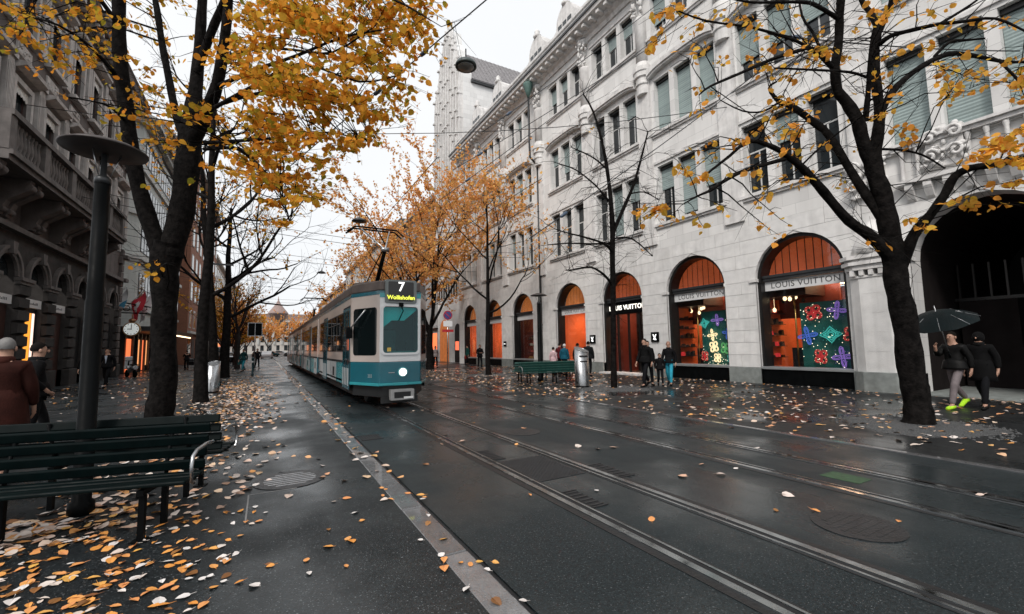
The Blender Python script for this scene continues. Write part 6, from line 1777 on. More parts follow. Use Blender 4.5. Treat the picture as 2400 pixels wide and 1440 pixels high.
gen_tree(-3.0, 58.0, 9.5, 0.22, 'rusty leaved tree down the left pavement', 55, MT['leafF'], 1300, 0.2, 0.25, 4, 0.75, 6, leader=False)
gen_tree(-4.2, 74.0, 9.0, 0.22, 'distant golden tree on the left of the street', 56, MT['leafL'], 1500, 0.26, 0.2, 3, 0.8, 8, leader=False)
gen_tree(-4.6, 62.0, 9.5, 0.2, 'small golden tree in front of the brick building', 57, MT['leafL'], 2200, 0.2, 0.22, 4, 1.1, 6, leader=False)
gen_tree(-4.5, 98.0, 9.0, 0.22, 'farthest orange tree on the left of the street', 58, MT['leafF'], 1200, 0.34, 0.2, 3, 0.8, 8, leader=False)

gen_tree(0.5, 205.0, 13.0, 0.3, 'faint rusty tree at the far end of the street, left of the dome', 61, MT['leafF'], 1500, 0.6, 0.2, 3, 1.3, 8, leader=False)
gen_tree(9.5, 190.0, 14.0, 0.3, 'faint orange tree at the far end of the street, right of the dome', 62, MT['leafF'], 1500, 0.6, 0.2, 3, 1.3, 8, leader=False)
gen_tree(-6.0, 180.0, 13.0, 0.3, 'faint golden tree at the far end of the left pavement', 63, MT['leafL'], 1500, 0.6, 0.2, 3, 1.3, 8, leader=False)
gen_tree(10.8, 125.0, 11.0, 0.24, 'small distant orange tree above the tail of the tram', 64, MT['leafF'], 1400, 0.4, 0.22, 3, 1.1, 8, leader=False)
# ================================================================ benches, lamps, bins, signs
bgreen = M('dark green bench paint', (0.0012, 0.0048, 0.0050), 0.5, spec=0.1, var=0.3, scale=5, rvar=0.08)  # green taken nearly black, the shade on this bench put into its colour
bgreen2 = M('green bench paint', (0.010, 0.055, 0.045), 0.35, var=0.25, scale=5)
def bench(loc, rz, label, green, L=3.0, dx=0.0):
    t = thing('double_bench', loc, label, 'bench', None, rz)
    h = L / 2
    slat_m = MB().box(-h, h, -0.045, 0.045, -0.018, 0.018).mesh('slat', green)
    for s in (-1, 1):
        e = -s * dx
        for k in range(4):        # seat slats
            o = linkmesh('seat_slat', slat_m, t, (e, s * (0.47 + k * 0.115), 0.445 + (0.012 if k == 3 else 0)), (0.05 * s, 0, 0))
            b = o.modifiers.new('bevel', 'BEVEL'); b.width = 0.012; b.segments = 2
        for k in range(4):        # backrest slats
            f = k / 3
            o = linkmesh('back_slat', slat_m, t, (e, s * (0.425 - 0.105 * f), 0.52 + 0.105 * k), (s * (PI / 2 - 0.26), 0, 0))
            b = o.modifiers.new('bevel', 'BEVEL'); b.width = 0.012; b.segments = 2
        for x in (e - h + 0.32, e, e + h - 0.32):
            y1_, y2_ = s * 0.80, s * 0.40
            MB().box(x - 0.022, x + 0.022, y1_ - 0.022, y1_ + 0.022, 0.0, 0.42).build('leg', MT['black'], t, local=True)
            MB().box(x - 0.022, x + 0.022, y2_ - 0.022, y2_ + 0.022, 0.0, 0.42).build('leg', MT['black'], t, local=True)
            a, b = sorted((s * 0.36, s * 0.86))
            MB().box(x - 0.025, x + 0.025, a, b, 0.38, 0.424).build('seat_bearer', MT['black'], t, local=True)
            MB().tube([(x, s * 0.40, 0.40), (x, s * 0.395, 0.55), (x, s * 0.285, 0.87)], 0.018, 6).build('back_support', MT['black'], t, local=True)
            MB().box(x - 0.06, x + 0.06, y1_ - 0.05, y1_ + 0.05, -0.002, 0.012).build('foot_plate', MT['black'], t, local=True)
        for x in (e - h - 0.03, e + h + 0.03):
            MB().tube([(x, s * 0.34, 0.70), (x, s * 0.5, 0.715), (x, s * 0.72, 0.70), (x, s * 0.80, 0.66), (x, s * 0.82, 0.58), (x, s * 0.82, 0.46), (x, s * 0.76, 0.43)], 0.016, 8).build('armrest', MT['metal'], t, local=True)
    return t
bench((-1.90, 5.93, 0.03), R(-13), 'dark green double sided slatted bench around the lamp post at the left edge', bgreen, 3.0, 0.06)
bench((11.0, 16.4, 0.014), R(-12), 'green double sided slatted bench with silver armrests in front of the shops', bgreen2)

def lamp_post(loc, label, rl=0.085):
    t = thing('street_lamp', loc, label, 'street lamp')
    MB().lathe([(rl * 1.35, 0), (rl * 1.35, 0.12), (rl, 0.14), (rl * 0.98, 2.2), (rl * 0.9, 2.22), (rl * 0.86, 3.52)], (0, 0, 0), 16).build('post', MT['black'], t, local=True)
    MB().lathe([(rl * 0.9, 3.50), (rl * 0.9, 3.56), (rl * 0.7, 3.58), (0.03, 3.60), (0.025, 3.86)], (0, 0, 0), 16).build('lamp_head', MT['darkgrey'], t, local=True)
    MB().lathe([(0.03, 3.84), (0.2, 3.855), (0.375, 3.87), (0.38, 3.885), (0.3, 3.93), (0.12, 3.985), (0.03, 4.0)], (0, 0, 0), 28).build('disc_reflector', M('dark brown grey reflector disc', (0.045, 0.035, 0.033), 0.5, var=0.15), t, local=True)
    for k in range(3):
        a = k * 2 * PI / 3
        MB().tube([(0.06 * math.cos(a), 0.06 * math.sin(a), 3.59), (0.14 * math.cos(a), 0.14 * math.sin(a), 3.85)], 0.006, 5).build('stay', MT['metal'], t, local=True)
    return t
lamp_post((-1.55, 6.0, 0.03), 'black street lamp with a wide flat disc shade rising from the left bench', 0.08).scale = (0.96, 0.96, 0.955)
lamp_post((10.85, 16.9, 0.014), 'black street lamp with a flat disc shade rising from the right bench', 0.10)

def litter_bin(loc, h, r, label, rz=0.0):
    t = thing('litter_bin', loc, label, 'litter bin', None, rz)
    n = 28; vs = []; fs = []
    for zi, zz in enumerate((0.05, h * 0.86)):
        for k in range(n):
            a = 2 * PI * k / n
            vs.append((r * math.cos(a), r * math.sin(a), zz + (0.14 * h * (0.5 + 0.5 * math.sin(a)) if zi else 0)))
    fs = [(k, (k + 1) % n, (k + 1) % n + n, k + n) for k in range(n)]
    MB().add(vs, fs, 0, True).add(vs[n:], [tuple(range(n))]).build('body', MT['metal'], t, local=True)
    MB().lathe([(r * 0.9, 0), (r * 0.9, 0.05)], (0, 0, 0), 24).build('foot', MT['black'], t, local=True)
    pts = []
    for zz, hh in ((h * 0.74, 0.07), (h * 0.62, 0.05)):
        m = MB()
        for k in range(8):
            a0 = PI + 0.25 + k * 0.16; a1 = a0 + 0.16; q = r + 0.004
            m.add([(q * math.cos(a0), q * math.sin(a0), zz), (q * math.cos(a1), q * math.sin(a1), zz), (q * math.cos(a1), q * math.sin(a1), zz + hh), (q * math.cos(a0), q * math.sin(a0), zz + hh)], [(0, 1, 2, 3)])
        m.build('slot', MT['dark'], t, local=True, recalc=False)
    MB().tube([(r * 1.0 * math.cos(PI * 2 * k / 24), r * math.sin(PI * 2 * k / 24), h * 0.86 + 0.14 * h * (0.5 + 0.5 * math.sin(2 * PI * k / 24))) for k in range(25)], 0.012, 5, cap=False).build('rim', MT['metal'], t, local=True)
litter_bin((10.55, 13.5, 0.014), 1.52, 0.27, 'tall stainless steel cylindrical litter bin beside the right bench', R(20))
litter_bin((-1.78, 20.6, 0.03), 1.2, 0.24, 'stainless steel litter bin with slanted top beside the left tree trunks', R(-30))

# overhead line pole on the left, with sign box
t = thing('catenary_pole', (-1.98, 20.0, 0.03), 'slim grey metal pole between the left tree trunks', 'pole')
MB().tube([(-1.98, 20.0, 0.0), (-1.98, 20.0, 2.0)], 0.09, 12).build('foot_sleeve', MT['darkgrey'], t)
MB().tube([(-1.98, 20.0, 2.0), (-1.98, 20.0, 6.2)], 0.06, 10).build('shaft', M('grey galvanised pole', (0.25, 0.27, 0.28), 0.4, 0.7), t)
MB().box(-2.0, -1.2, 19.96, 20.04, 4.9, 4.96).build('cross_arm', MT['darkgrey'], t)

def sign_pole(loc, h, label, parts, r=0.035):
    t = thing('sign_post', loc, label, 'sign')
    MB().tube([(0, 0, 0), (0, 0, h)], r, 8).build('post', MT['metal'], t, local=True)
    for (nm, mb, mat) in parts: mb.build(nm, mat, t, local=True)
    return t
blue = M('blue sign face', (0.05, 0.06, 0.22), 0.4, var=0.1); red = M('red sign paint', (0.45, 0.02, 0.03), 0.4, var=0.1)
sign_pole((9.05, 23.8, 0.014), 3.6, 'no parking sign with white plate and red plate on a post by the right trees',
    [('round_sign', MB().tube([(0, -0.05, 3.42), (0, -0.04, 3.42)], 0.27, 20), red), ('sign_face', MB().tube([(0, -0.056, 3.42), (0, -0.051, 3.42)], 0.215, 20), blue),
     ('bar', MB().add([(-.15, -.06, 3.59), (-.19, -.06, 3.55), (.15, -.06, 3.25), (.19, -.06, 3.29)], [(0, 1, 2, 3)]), red),
     ('white_plate', MB().box(-0.27, 0.27, -0.05, -0.036, 2.78, 3.10), MT['white']), ('red_plate', MB().box(-0.34, 0.34, -0.05, -0.036, 2.46, 2.60), red)])
sign_pole((-0.8, 40.0, 0.03), 3.75, 'dark double panelled sign seen from behind on a thin post down the left pavement',
    [('panel', MB().box(-0.46, -0.02, -0.05, -0.036, 2.75, 3.72), MT['black']), ('panel', MB().box(0.02, 0.46, -0.05, -0.036, 2.75, 3.72), MT['black']), ('frame', MB().box(-0.5, 0.5, -0.035, -0.03, 2.7, 3.77), MT['metal'])])
t = thing('bollard', (-0.72, 32.6, 0.03), 'slim dark teal bollard on the left pavement near the kerb', 'bollard')
MB().lathe([(0.08, 0), (0.08, 0.1), (0.055, 0.12), (0.055, 1.0), (0.075, 1.02), (0.07, 1.12), (0.02, 1.16)], (0, 0, 0), 12).build('shaft', M('dark teal paint', (0.01, 0.05, 0.06), 0.4), t, local=True)
MB().lathe([(0.057, 0.8), (0.057, 0.92)], (0, 0, 0), 12).build('reflective_band', MT['white'], t, local=True)

# ================================================================ overhead lines
WIRE = M('dark overhead wire', (0.02, 0.022, 0.025), 0.5)
def atx(u, v, X):
    d = CAM_R @ Vector(((u - 1200) / CAM_F, -(v - 720) / CAM_F, -1))
    k = X / d.x
    return Vector((X, d.y * k, CAM_H + d.z * k))
def wire(name, a, b, r, label, sag=0.0, n=10):
    a, b = Vector(a), Vector(b)
    pts = [a.lerp(b, i / n) + Vector((0, 0, -4 * sag * (i / n) * (1 - i / n))) for i in range(n + 1)]
    return MB().tube(pts, r, 5).build(name, WIRE, None, 0, label, 'wire', 'overhead tram wires')
wire('contact_wire', (3.2, 9.0, 5.80), (3.2, 230, 5.80), 0.009, 'overhead contact wire running along above the near tram track')
wire('contact_wire', (5.95, 9.0, 5.80), (5.95, 230, 5.80), 0.009, 'overhead contact wire running along above the far tram track')
def span(a, b, label, sag=0.25, ins=()):
    t = thing('span_wire', tuple(a), label, 'wire', 'overhead tram wires')
    a, b = Vector(a), Vector(b); n = 12
    f_ = lambda q: a.lerp(b, q) + Vector((0, 0, -4 * sag * q * (1 - q)))
    MB().tube([f_(i / n) for i in range(n + 1)], 0.015, 5).build('cable', WIRE, t)
    d = (b - a).normalized()
    for q in ins:
        c = f_(q); MB().tube([c - d * .14, c - d * .1, c, c + d * .1, c + d * .14], [.015, .045, .05, .045, .015], 8).build('insulator', M('blue grey insulator', (0.05, 0.08, 0.13), 0.3), t)
B_ = Vector((-1.98, 20.0, 6.1)); A_ = at(1140, 0, 9.0); C_ = B_ + (A_ - B_) * 1.9
span(B_, C_, 'long span wire with insulators rising from the left tree to the upper right', 0.0, (0.39, 0.455))
for i, (yy, zl, zr) in enumerate(((27, 9.0, 8.0), (36, 9.2, 8.4), (52, 9.0, 8.6), (70, 9.0, 9.0))):
    for k in (0, 1):
        span((-8.7, yy + k * 0.6, zl + k * 0.55), (16.5, yy + k * 0.6, zr + k * 0.45), ('lower' if k == 0 else 'upper') + ' span wire of the %s pair crossing the street behind the tram front' % ('first', 'second', 'third', 'farthest')[i], 0.7, (0.35, 0.62) if k == 0 else ())
PW = [((1640, 10), (1030, 470)), ((1600, 60), (1060, 400)), ((1580, -20), (1130, 310)), ((1840, 120), (1240, 560)), ((2390, 120), (1800, 80))]
for i, (p, q) in enumerate(PW):
    a = atx(p[0], p[1], XF - 0.15); b = atx(q[0], q[1], 5.95 if i < 4 else 9.5)
    span(a, b, '%s slanting pull off wire in front of the stone facade' % ('lowest', 'second', 'third', 'long low', 'rightmost')[i], 0.1, (0.9,))
# hanging street lamp over the tracks
hl = Vector((4.5, 10.37, 9.2))
t = thing('hanging_lamp', tuple(hl), 'round grey street lamp hanging from a wire over the tracks', 'street lamp')
MB().lathe([(0.05, 0.16), (0.12, 0.10), (0.26, 0.05), (0.29, -0.02), (0.29, -0.06), (0.25, -0.065)], tuple(hl), 20).build('housing', M('grey green lamp housing', (0.05, 0.065, 0.065), 0.45), t)
MB().lathe([(0.22, -0.066), (0.21, -0.085), (0.05, -0.10)], tuple(hl), 18).build('diffuser', M('frosted lamp glass', (0.25, 0.27, 0.27), 0.3), t)
MB().tube([tuple(hl + Vector((0, 0, .15))), tuple(hl + Vector((0, 0, .45)))], 0.02, 6).build('hanger', MT['darkgrey'], t)
span((-8.8, hl.y + 14, hl.z + 2.5), (XF - 0.1, hl.y + 0.5, hl.z + 2.2), 'thin suspension wire carrying the hanging street lamp', 1.2)
for i, (yy, zz) in enumerate(((26, 9.0), (48, 9.4))):
    c = Vector((4.5 + i * 0.2, yy, zz))
    t = thing('hanging_lamp', tuple(c), ('smaller hanging street lamp farther off above the pantograph', 'farthest hanging street lamp above the rear of the tram')[i], 'street lamp')
    MB().lathe([(0.06, 0.2), (0.3, 0.08), (0.42, -0.02), (0.42, -0.06), (0.1, -0.12)], tuple(c), 16).build('housing', MT['darkgrey'], t)
    MB().tube([tuple(c + Vector((0, 0, .15))), tuple(c + Vector((0, 0, .5)))], 0.02, 6).build('hanger', MT['darkgrey'], t)

# ================================================================ people
SKIN = M('skin', (0.42, 0.24, 0.17), 0.6, var=0.08)
def skinned(name, verts, edges, rads, mat, parent, sub=1):
    me = bpy.data.meshes.new(name)
    me.from_pydata(verts, edges, [])
    me.materials.append(mat)
    o = bpy.data.objects.new(name, me); COL.objects.link(o)
    md = o.modifiers.new('skin', 'SKIN'); md.use_smooth_shade = True
    for i, v in enumerate(me.skin_vertices[0].data):
        v.radius = rads[i] if hasattr(rads[i], '__len__') else (rads[i], rads[i])
        v.use_root = (i == 0)
    s = o.modifiers.new('sub', 'SUBSURF'); s.levels = sub; s.render_levels = sub
    if parent: o.parent = parent
    return o
CLO = {}
def cloth(c, rough=0.85):
    if max(c) < 0.03: c = tuple(x * 0.4 for x in c)
    k = tuple(round(x, 3) for x in c)
    if k not in CLO: CLO[k] = M('cloth %d' % len(CLO), c, rough, spec=0.15, var=0.25, scale=7, bump=0.3, bscale=60)
    return CLO[k]
def person(loc, h, rz, label, top=(0.012, 0.012, 0.014), legs=(0.015, 0.016, 0.02), hair=(0.02, 0.014, 0.01), shoes=(0.01, 0.01, 0.01), stride=0.25, arms='down', coat=0.04, hood=None, bag=None, girth=1.0, group='people in the street', shirt=None):
    """standing or walking figure facing local +Y; root is the body mesh"""
    k = h / 1.75
    st = stride
    hipL, hipR = (-0.085, 0.0, 0.93), (0.085, 0.0, 0.93)
    kL, kR = (-0.09, st * 0.55 + 0.04, 0.50), (0.09, -st * 0.35 + 0.05, 0.50)
    aL, aR = (-0.09, st * 0.95, 0.085), (0.09, -st * 1.05, 0.085 + 0.10 * min(1, st * 2.5))
    tL, tR = (aL[0] - 0.02, aL[1] + 0.17, 0.035), (aR[0] + 0.02, aR[1] + 0.15, 0.035)
    V = [(0, 0, 0.97), (0, 0.0, 1.12), (0, -0.01, 1.28), (0, -0.01, 1.42), (0, 0.01, 1.50), (0, 0.025, 1.58), (0, 0.03, 1.66), (0, 0.02, 1.715)]
    Rr = [(0.135, 0.105), (0.125, 0.09), (0.15, 0.10), (0.13, 0.085), (0.055, 0.058), (0.070, 0.085), (0.076, 0.098), (0.05, 0.065)]
    Ed = [(i, i + 1) for i in range(7)]
    def chain(start, pts, rs):
        p = start
        for q, r_ in zip(pts, rs):
            V.append(q); Rr.append(r_); Ed.append((p, len(V) - 1)); p = len(V) - 1
        return p
    chain(0, [hipL, kL, aL, tL], [0.085, 0.055, 0.042, 0.038]); chain(0, [hipR, kR, aR, tR], [0.085, 0.055, 0.042, 0.038])
    sw = st * 0.5
    armpts = {}
    for s, nm in ((-1, 'L'), (1, 'R')):
        f = -sw * s * -1
        if arms == 'down' or (arms == 'oneup' and s < 0):
            el = (s * 0.245, f * 0.35 - 0.03, 1.14); wr = (s * 0.25, f * 0.75 + 0.05, 0.90); hd = (s * 0.245, f * 0.85 + 0.08, 0.82)
        elif arms == 'pocket':
            el = (s * 0.30, -0.10, 1.15); wr = (s * 0.22, 0.08, 1.0); hd = (s * 0.19, 0.12, 0.95)
        elif arms == 'fold':
            el = (s * 0.25, 0.02, 1.14); wr = (s * 0.08, 0.22, 1.16); hd = (-s * 0.02, 0.23, 1.18)
        else:
            el = (s * 0.25, 0.12, 1.20); wr = (s * 0.16, 0.30, 1.33); hd = (s * 0.14, 0.33, 1.41)
        sh = (s * 0.17, -0.01, 1.40)
        armpts[nm] = (sh, el, wr, hd)
        e = chain(3, [sh, el, wr, hd], [0.062, 0.043, 0.030, (0.036, 0.022)])
        d = Vector(hd) - Vector(wr); d.normalize()
        side = Vector((0, 1, 0)) if abs(d.y) < 0.7 else Vector((0, 0, 1))
        for q in range(4):
            b0 = Vector(hd) + d * 0.035 + side * (0.027 - 0.018 * q)
            ln = (0.062, 0.072, 0.068, 0.052)[q]
            chain(e, [tuple(b0), tuple(b0 + d * ln * 0.6 + Vector((-s * 0.012, 0, 0))), tuple(b0 + d * ln + Vector((-s * 0.028, 0, 0)))], [0.0095, 0.0085, 0.007])
        chain(e, [tuple(Vector(hd) + side * 0.045 + d * 0.0), tuple(Vector(hd) + side * 0.06 + d * 0.045)], [0.011, 0.008])
    sc = lambda L_: [tuple(k * c for c in p) for p in L_]
    scr = lambda L_, g=1.0: [tuple(k * g * x for x in (q if hasattr(q, '__len__') else (q, q))) for q in L_]
    body = skinned('person', sc(V), Ed, scr(Rr), SKIN, None)
    body.location = loc; body.rotation_euler = (0, 0, rz)
    tag(body, label, 'person', group)
    POS[body.name] = Vector((0, 0, 0))
    # face: eyes, nose, ears
    m = MB().ball((0, 0.128 * k, 1.615 * k), (0.014 * k, 0.022 * k, 0.025 * k), 6, 5)
    for s in (-1, 1): m.ball((s * 0.082 * k, 0.02 * k, 1.62 * k), (0.014 * k, 0.025 * k, 0.034 * k), 6, 5)
    m.build('nose_and_ears', SKIN, body, local=True, recalc=False)
    m = MB()
    for s in (-1, 1): m.ball((s * 0.032 * k, 0.113 * k, 1.645 * k), 0.010 * k, 6, 4)
    m.build('eyes', MT['dark'], body, local=True, recalc=False)
    # clothes
    g = girth
    tv = [(0, 0, 0.93), (0, 0.0, 1.05), (0, 0.0, 1.18), (0, -0.01, 1.30), (0, -0.015, 1.41), (0, -0.01, 1.47)]
    trd = [(0.19 * g, 0.15 * g), (0.18 * g, 0.14 * g), (0.172 * g, 0.132 * g), (0.18 * g, 0.13 * g), (0.155 * g, 0.10 * g), (0.075, 0.07)]
    te = [(i, i + 1) for i in range(5)]
    for nm in 'LR':
        sh, el, wr, hd = armpts[nm]
        b0 = len(tv)
        tv += [sh, el, wr]; trd += [0.082 * g, 0.066 * g, 0.052]
        te += [(4, b0), (b0, b0 + 1), (b0 + 1, b0 + 2)]
    skinned('jacket', sc(tv), te, scr(trd), cloth(top), body)
    lv_ = [(0, 0, 0.97), hipL, kL, (aL[0], aL[1], aL[2] + 0.02), hipR, kR, (aR[0], aR[1], aR[2] + 0.02)]
    skinned('trousers', sc(lv_), [(0, 1), (1, 2), (2, 3), (0, 4), (4, 5), (5, 6)], scr([(0.13, 0.11), 0.098, 0.073, 0.058, 0.098, 0.073, 0.058]), cloth(legs), body)
    for a_, t_ in ((aL, tL), (aR, tR)):
        MB().tube([(a_[0] * k, (a_[1] - 0.06) * k, (a_[2] - 0.025) * k), (a_[0] * k, (a_[1] + 0.03) * k, (a_[2] - 0.03) * k), (t_[0] * k, t_[1] * k, t_[2] * k), (t_[0] * k, (t_[1] + 0.05) * k, (t_[2] - 0.004) * k)], [0.045 * k, 0.052 * k, 0.042 * k, 0.022 * k], 8).build('shoe', cloth(shoes, 0.5), body, local=True)
    if coat:
        prof = []
        for i in range(6):
            f = i / 5
            z = 1.12 - (1.12 - (0.93 - coat)) * f
            prof.append(((0.150 + 0.075 * math.sqrt(f)) * g * k, z * k))
        MB().lathe(prof, (0, 0, 0), 18, sx=1.0, sy=0.82).build('coat_skirt', cloth(top), body, local=True)
    # hair
    if hood:
        MB().ball((0, 0.0, 1.635 * k), (0.105 * k, 0.125 * k, 0.135 * k), 12, 8).build('hood', cloth(hood), body, local=True)
    else:
        m = MB()
        n, kk = 14, 8
        vs = []
        for i in range(kk + 1):
            ph = PI / 2 - (PI * 0.62) * i / kk
            for j in range(n):
                th = 2 * PI * j / n
                r_ = 1.0 + 0.06 * math.sin(j * 3.7 + i * 2.3)
                fr_ = math.sin(th)      # front is +Y: hair ends higher there
                ph2 = max(ph, 0.6 * fr_) if fr_ > 0.0 else ph
                vs.append((0.083 * k * r_ * math.cos(ph2) * math.cos(th), (0.012 + 0.100 * r_ * math.cos(ph2) * math.sin(th)) * k, (1.655 + 0.105 * r_ * math.sin(ph2)) * k))
        fs = [(i * n + j, i * n + (j + 1) % n, (i + 1) * n + (j + 1) % n, (i + 1) * n + j) for i in range(kk) for j in range(n)]
        m.add(vs, fs, 0, True).build('hair', cloth(hair), body, local=True, recalc=False)
    if shirt is None and arms != 'oneup':
        MB().lathe([(0.085 * k, 1.43 * k), (0.10 * k, 1.46 * k), (0.088 * k, 1.52 * k), (0.06 * k, 1.53 * k)], (0, -0.002, 0), 12, sx=1.0, sy=1.05).build('collar', cloth(tuple(min(1, x * 1.5) for x in top)), body, local=True)
    if shirt:
        MB().prism([(-0.045 * k, 1.42 * k), (0.045 * k, 1.42 * k), (0.0, 1.05 * k)], 1, 0.118 * k * g, 0.150 * k * g).build('shirt_front', cloth(shirt), body, local=True)
    if bag:
        MB().box(0.20 * k, 0.34 * k, -0.14 * k, 0.16 * k, 0.55 * k, 0.85 * k).tube([(0.27 * k, -0.1 * k, 0.85 * k), (0.26 * k, 0.02 * k, 0.98 * k), (0.27 * k, 0.12 * k, 0.85 * k)], 0.012 * k, 5).build('bag', cloth(bag), body, local=True)
    return body
FW = 0.0          # rz: 0 faces down the street (away), PI faces the camera end
person((-2.86, 7.95, 0.03), 1.78, R(5), 'grey haired person in a rust brown coat seen from behind at the left edge', (0.031, 0.0085, 0.006), (0.012, 0.012, 0.015), (0.20, 0.195, 0.19), arms='down', coat=0.36, girth=1.2, stride=0.18)
person((-3.27, 10.1, 0.03), 1.76, R(-62), 'dark haired person in a black jacket walking beside the grey haired one', (0.010, 0.010, 0.012), (0.012, 0.012, 0.015), (0.015, 0.010, 0.008), arms='pocket', girth=1.12, stride=0.2)
person((-6.4, 27.0, 0.03), 1.80, R(170), 'person in a dark suit and pale shirt walking towards us past the left arcade', (0.012, 0.012, 0.016), (0.012, 0.012, 0.016), stride=0.3, shirt=(0.45, 0.5, 0.6))
person((-6.6, 25.2, 0.03), 1.75, R(180), 'person in black half hidden behind the left lamp post', (0.010, 0.010, 0.012), stride=0.2)
u1 = person((-8.2, 47.5, 0.03), 1.72, R(60), 'person in black under a dark umbrella in front of the lit corner shops', (0.012, 0.012, 0.014), stride=0.15, arms='oneup')
person((-8.6, 50.5, 0.03), 1.70, R(200), 'person in a pale pinkish coat at the lit corner shops', (0.36, 0.18, 0.14), (0.03, 0.03, 0.04), stride=0.1, coat=0.25)
person((-7.9, 45.2, 0.03), 1.70, R(150), 'person in a brown jacket at the corner shops, nearest the clock', (0.10, 0.045, 0.03), (0.02, 0.02, 0.03), stride=0.1)
person((-9.0, 54.0, 0.03), 1.68, R(220), 'person in a white top farther along the corner shops', (0.5, 0.48, 0.47), (0.25, 0.03, 0.03), stride=0.1)
person((-5.9, 46.5, 0.03), 1.70, R(15), 'person in black pushing a pram behind the big left tree', (0.012, 0.012, 0.014), stride=0.2, arms='up')
person((-1.50, 39.8, 0.03), 1.72, R(150), 'person in bright blue trousers and dark green jacket on the left pavement', (0.01, 0.05, 0.05), (0.03, 0.26, 0.33), stride=0.3, bag=(0.02, 0.14, 0.14))
person((-0.67, 45.2, 0.03), 1.76, R(190), 'person in black with legs apart beside the kerb down the street', (0.012, 0.012, 0.015), stride=0.35, arms='pocket')
person((13.5, 19.7, 0.014), 1.50, R(-70), 'child in a pale pink coat with dark hair looking into the shop window', (0.62, 0.44, 0.46), (0.05, 0.03, 0.03), arms='down', coat=0.12, stride=0.05)
person((13.95, 19.3, 0.014), 1.66, R(-65), 'person in a blue padded jacket and white hat looking into the shop window', (0.01, 0.085, 0.13), (0.02, 0.02, 0.03), hair=(0.6, 0.6, 0.6), stride=0.05, girth=1.15)
person((14.2, 20.1, 0.014), 1.72, R(-60), 'person in a dark red jacket behind the blue one at the window', (0.09, 0.012, 0.015), stride=0.05)
person((13.6, 17.7, 0.014), 1.68, R(-75), 'person in black left of the pair behind the steel bin', (0.012, 0.012, 0.014), stride=0.05)
person((14.2, 17.6, 0.014), 1.76, R(-60), 'broad person in a dark jacket standing right behind the steel bin', (0.016, 0.019, 0.022), stride=0.05, girth=1.3)
person((12.35, 12.0, 0.014), 1.78, R(100), 'tall person in a black coat at the left of the family group', (0.012, 0.012, 0.013), stride=0.3, coat=0.05, hair=(0.05, 0.04, 0.035))
person((12.85, 12.35, 0.014), 1.70, R(150), 'person in a black jacket in the middle of the family group', (0.012, 0.012, 0.013), stride=0.2, hair=(0.03, 0.025, 0.02), girth=1.1)
person((13.05, 11.95, 0.014), 1.22, R(140), 'small child in dark clothes between the adults of the family group', (0.014, 0.013, 0.015), stride=0.2)
person((13.45, 11.85, 0.014), 1.66, R(120), 'fair haired person in a black jacket and bright blue trousers', (0.012, 0.013, 0.015), (0.03, 0.30, 0.42), (0.42, 0.24, 0.18), stride=0.25)
person((13.2, 28.4, 0.014), 1.74, R(175), 'person in black standing under the orange trees with arms folded', (0.012, 0.012, 0.014), stride=0.15, arms='fold')
person((15.8, 36.6, 0.014), 1.72, R(90), 'person in a dark green coat with a red bag by the far arches', (0.01, 0.06, 0.05), stride=0.1, coat=0.1, bag=(0.3, 0.02, 0.02))
person((11.7, 33.5, 0.014), 1.70, R(180), 'person in a pale jacket partly hidden by the big orange tree', (0.4, 0.34, 0.33), stride=0.15)
ub = person((13.85, 3.95, 0.014), 1.74, R(75), 'person in black with grey trousers and lime green shoes carrying an umbrella', (0.010, 0.010, 0.011), (0.17, 0.145, 0.15), shoes=(0.42, 0.75, 0.03), stride=0.38, arms='oneup', girth=1.1)
person((14.25, 3.62, 0.014), 1.72, R(85), 'person in a black hood walking under the umbrella at the passage', (0.008, 0.008, 0.009), stride=0.3, girth=1.1, coat=0.3, hood=(0.008, 0.008, 0.009))
person((XF + 2.6, 9.2, 0.5), 1.66, R(120), 'dark silhouette of a person inside the rightmost shop window', (0.01, 0.01, 0.01), group='people inside the shop', stride=0.05)
person((XF + 2.6, 13.55, 0.5), 1.66, R(100), 'dark silhouette of a person inside the second shop window', (0.01, 0.01, 0.01), group='people inside the shop', stride=0.05)
def umbrella(top, hand, r, label, colr):
    t = thing('umbrella', tuple(hand), label, 'umbrella')
    top, hand = Vector(top), Vector(hand)
    ax = (top - hand).normalized(); q = ax.to_track_quat('Z', 'Y').to_matrix()
    vs, fs = [], []
    n, kk = 32, 6
    for i in range(kk + 1):
        f = i / kk
        for j in range(n):
            th = 2 * PI * j / n
            sc_ = 1 - 0.07 * f * abs(math.sin(th * 4)) 
            p = Vector((r * f * sc_ * math.cos(th), r * f * sc_ * math.sin(th), -0.34 * r * f ** 2 * 1.15 - 0.02))
            vs.append(top + q @ p)
    fs = [(i * n + j, i * n + (j + 1) % n, (i + 1) * n + (j + 1) % n, (i + 1) * n + j) for i in range(kk) for j in range(n)]
    MB().add(vs, fs, 0, True).build('canopy', cloth(colr, 0.5), t, recalc=False)
    for j in range(8):
        th = 2 * PI * j / 8 + PI / 8
        e = top + q @ Vector((r * 0.97 * math.cos(th), r * 0.97 * math.sin(th), -0.40 * r)); s0 = top - ax * 0.05
        MB().tube([s0, s0.lerp(e, 0.5) + ax * 0.07, e], 0.004, 4).build('rib', MT['metal'], t)
    MB().tube([hand - ax * 0.08, top + ax * 0.1], 0.009, 6).build('shaft', MT['metal'], t)
    MB().tube([hand - ax * 0.16, hand - ax * 0.02], 0.018, 8).build('handle', MT['black'], t)
hand = at(2222, 822, 9.05)
umbrella(at(2192, 728, 9.0), hand, 0.62, 'dark green umbrella with a small pale badge carried past the near right tree', (0.004, 0.016, 0.019))
b_ = at(2232, 753, 8.45)
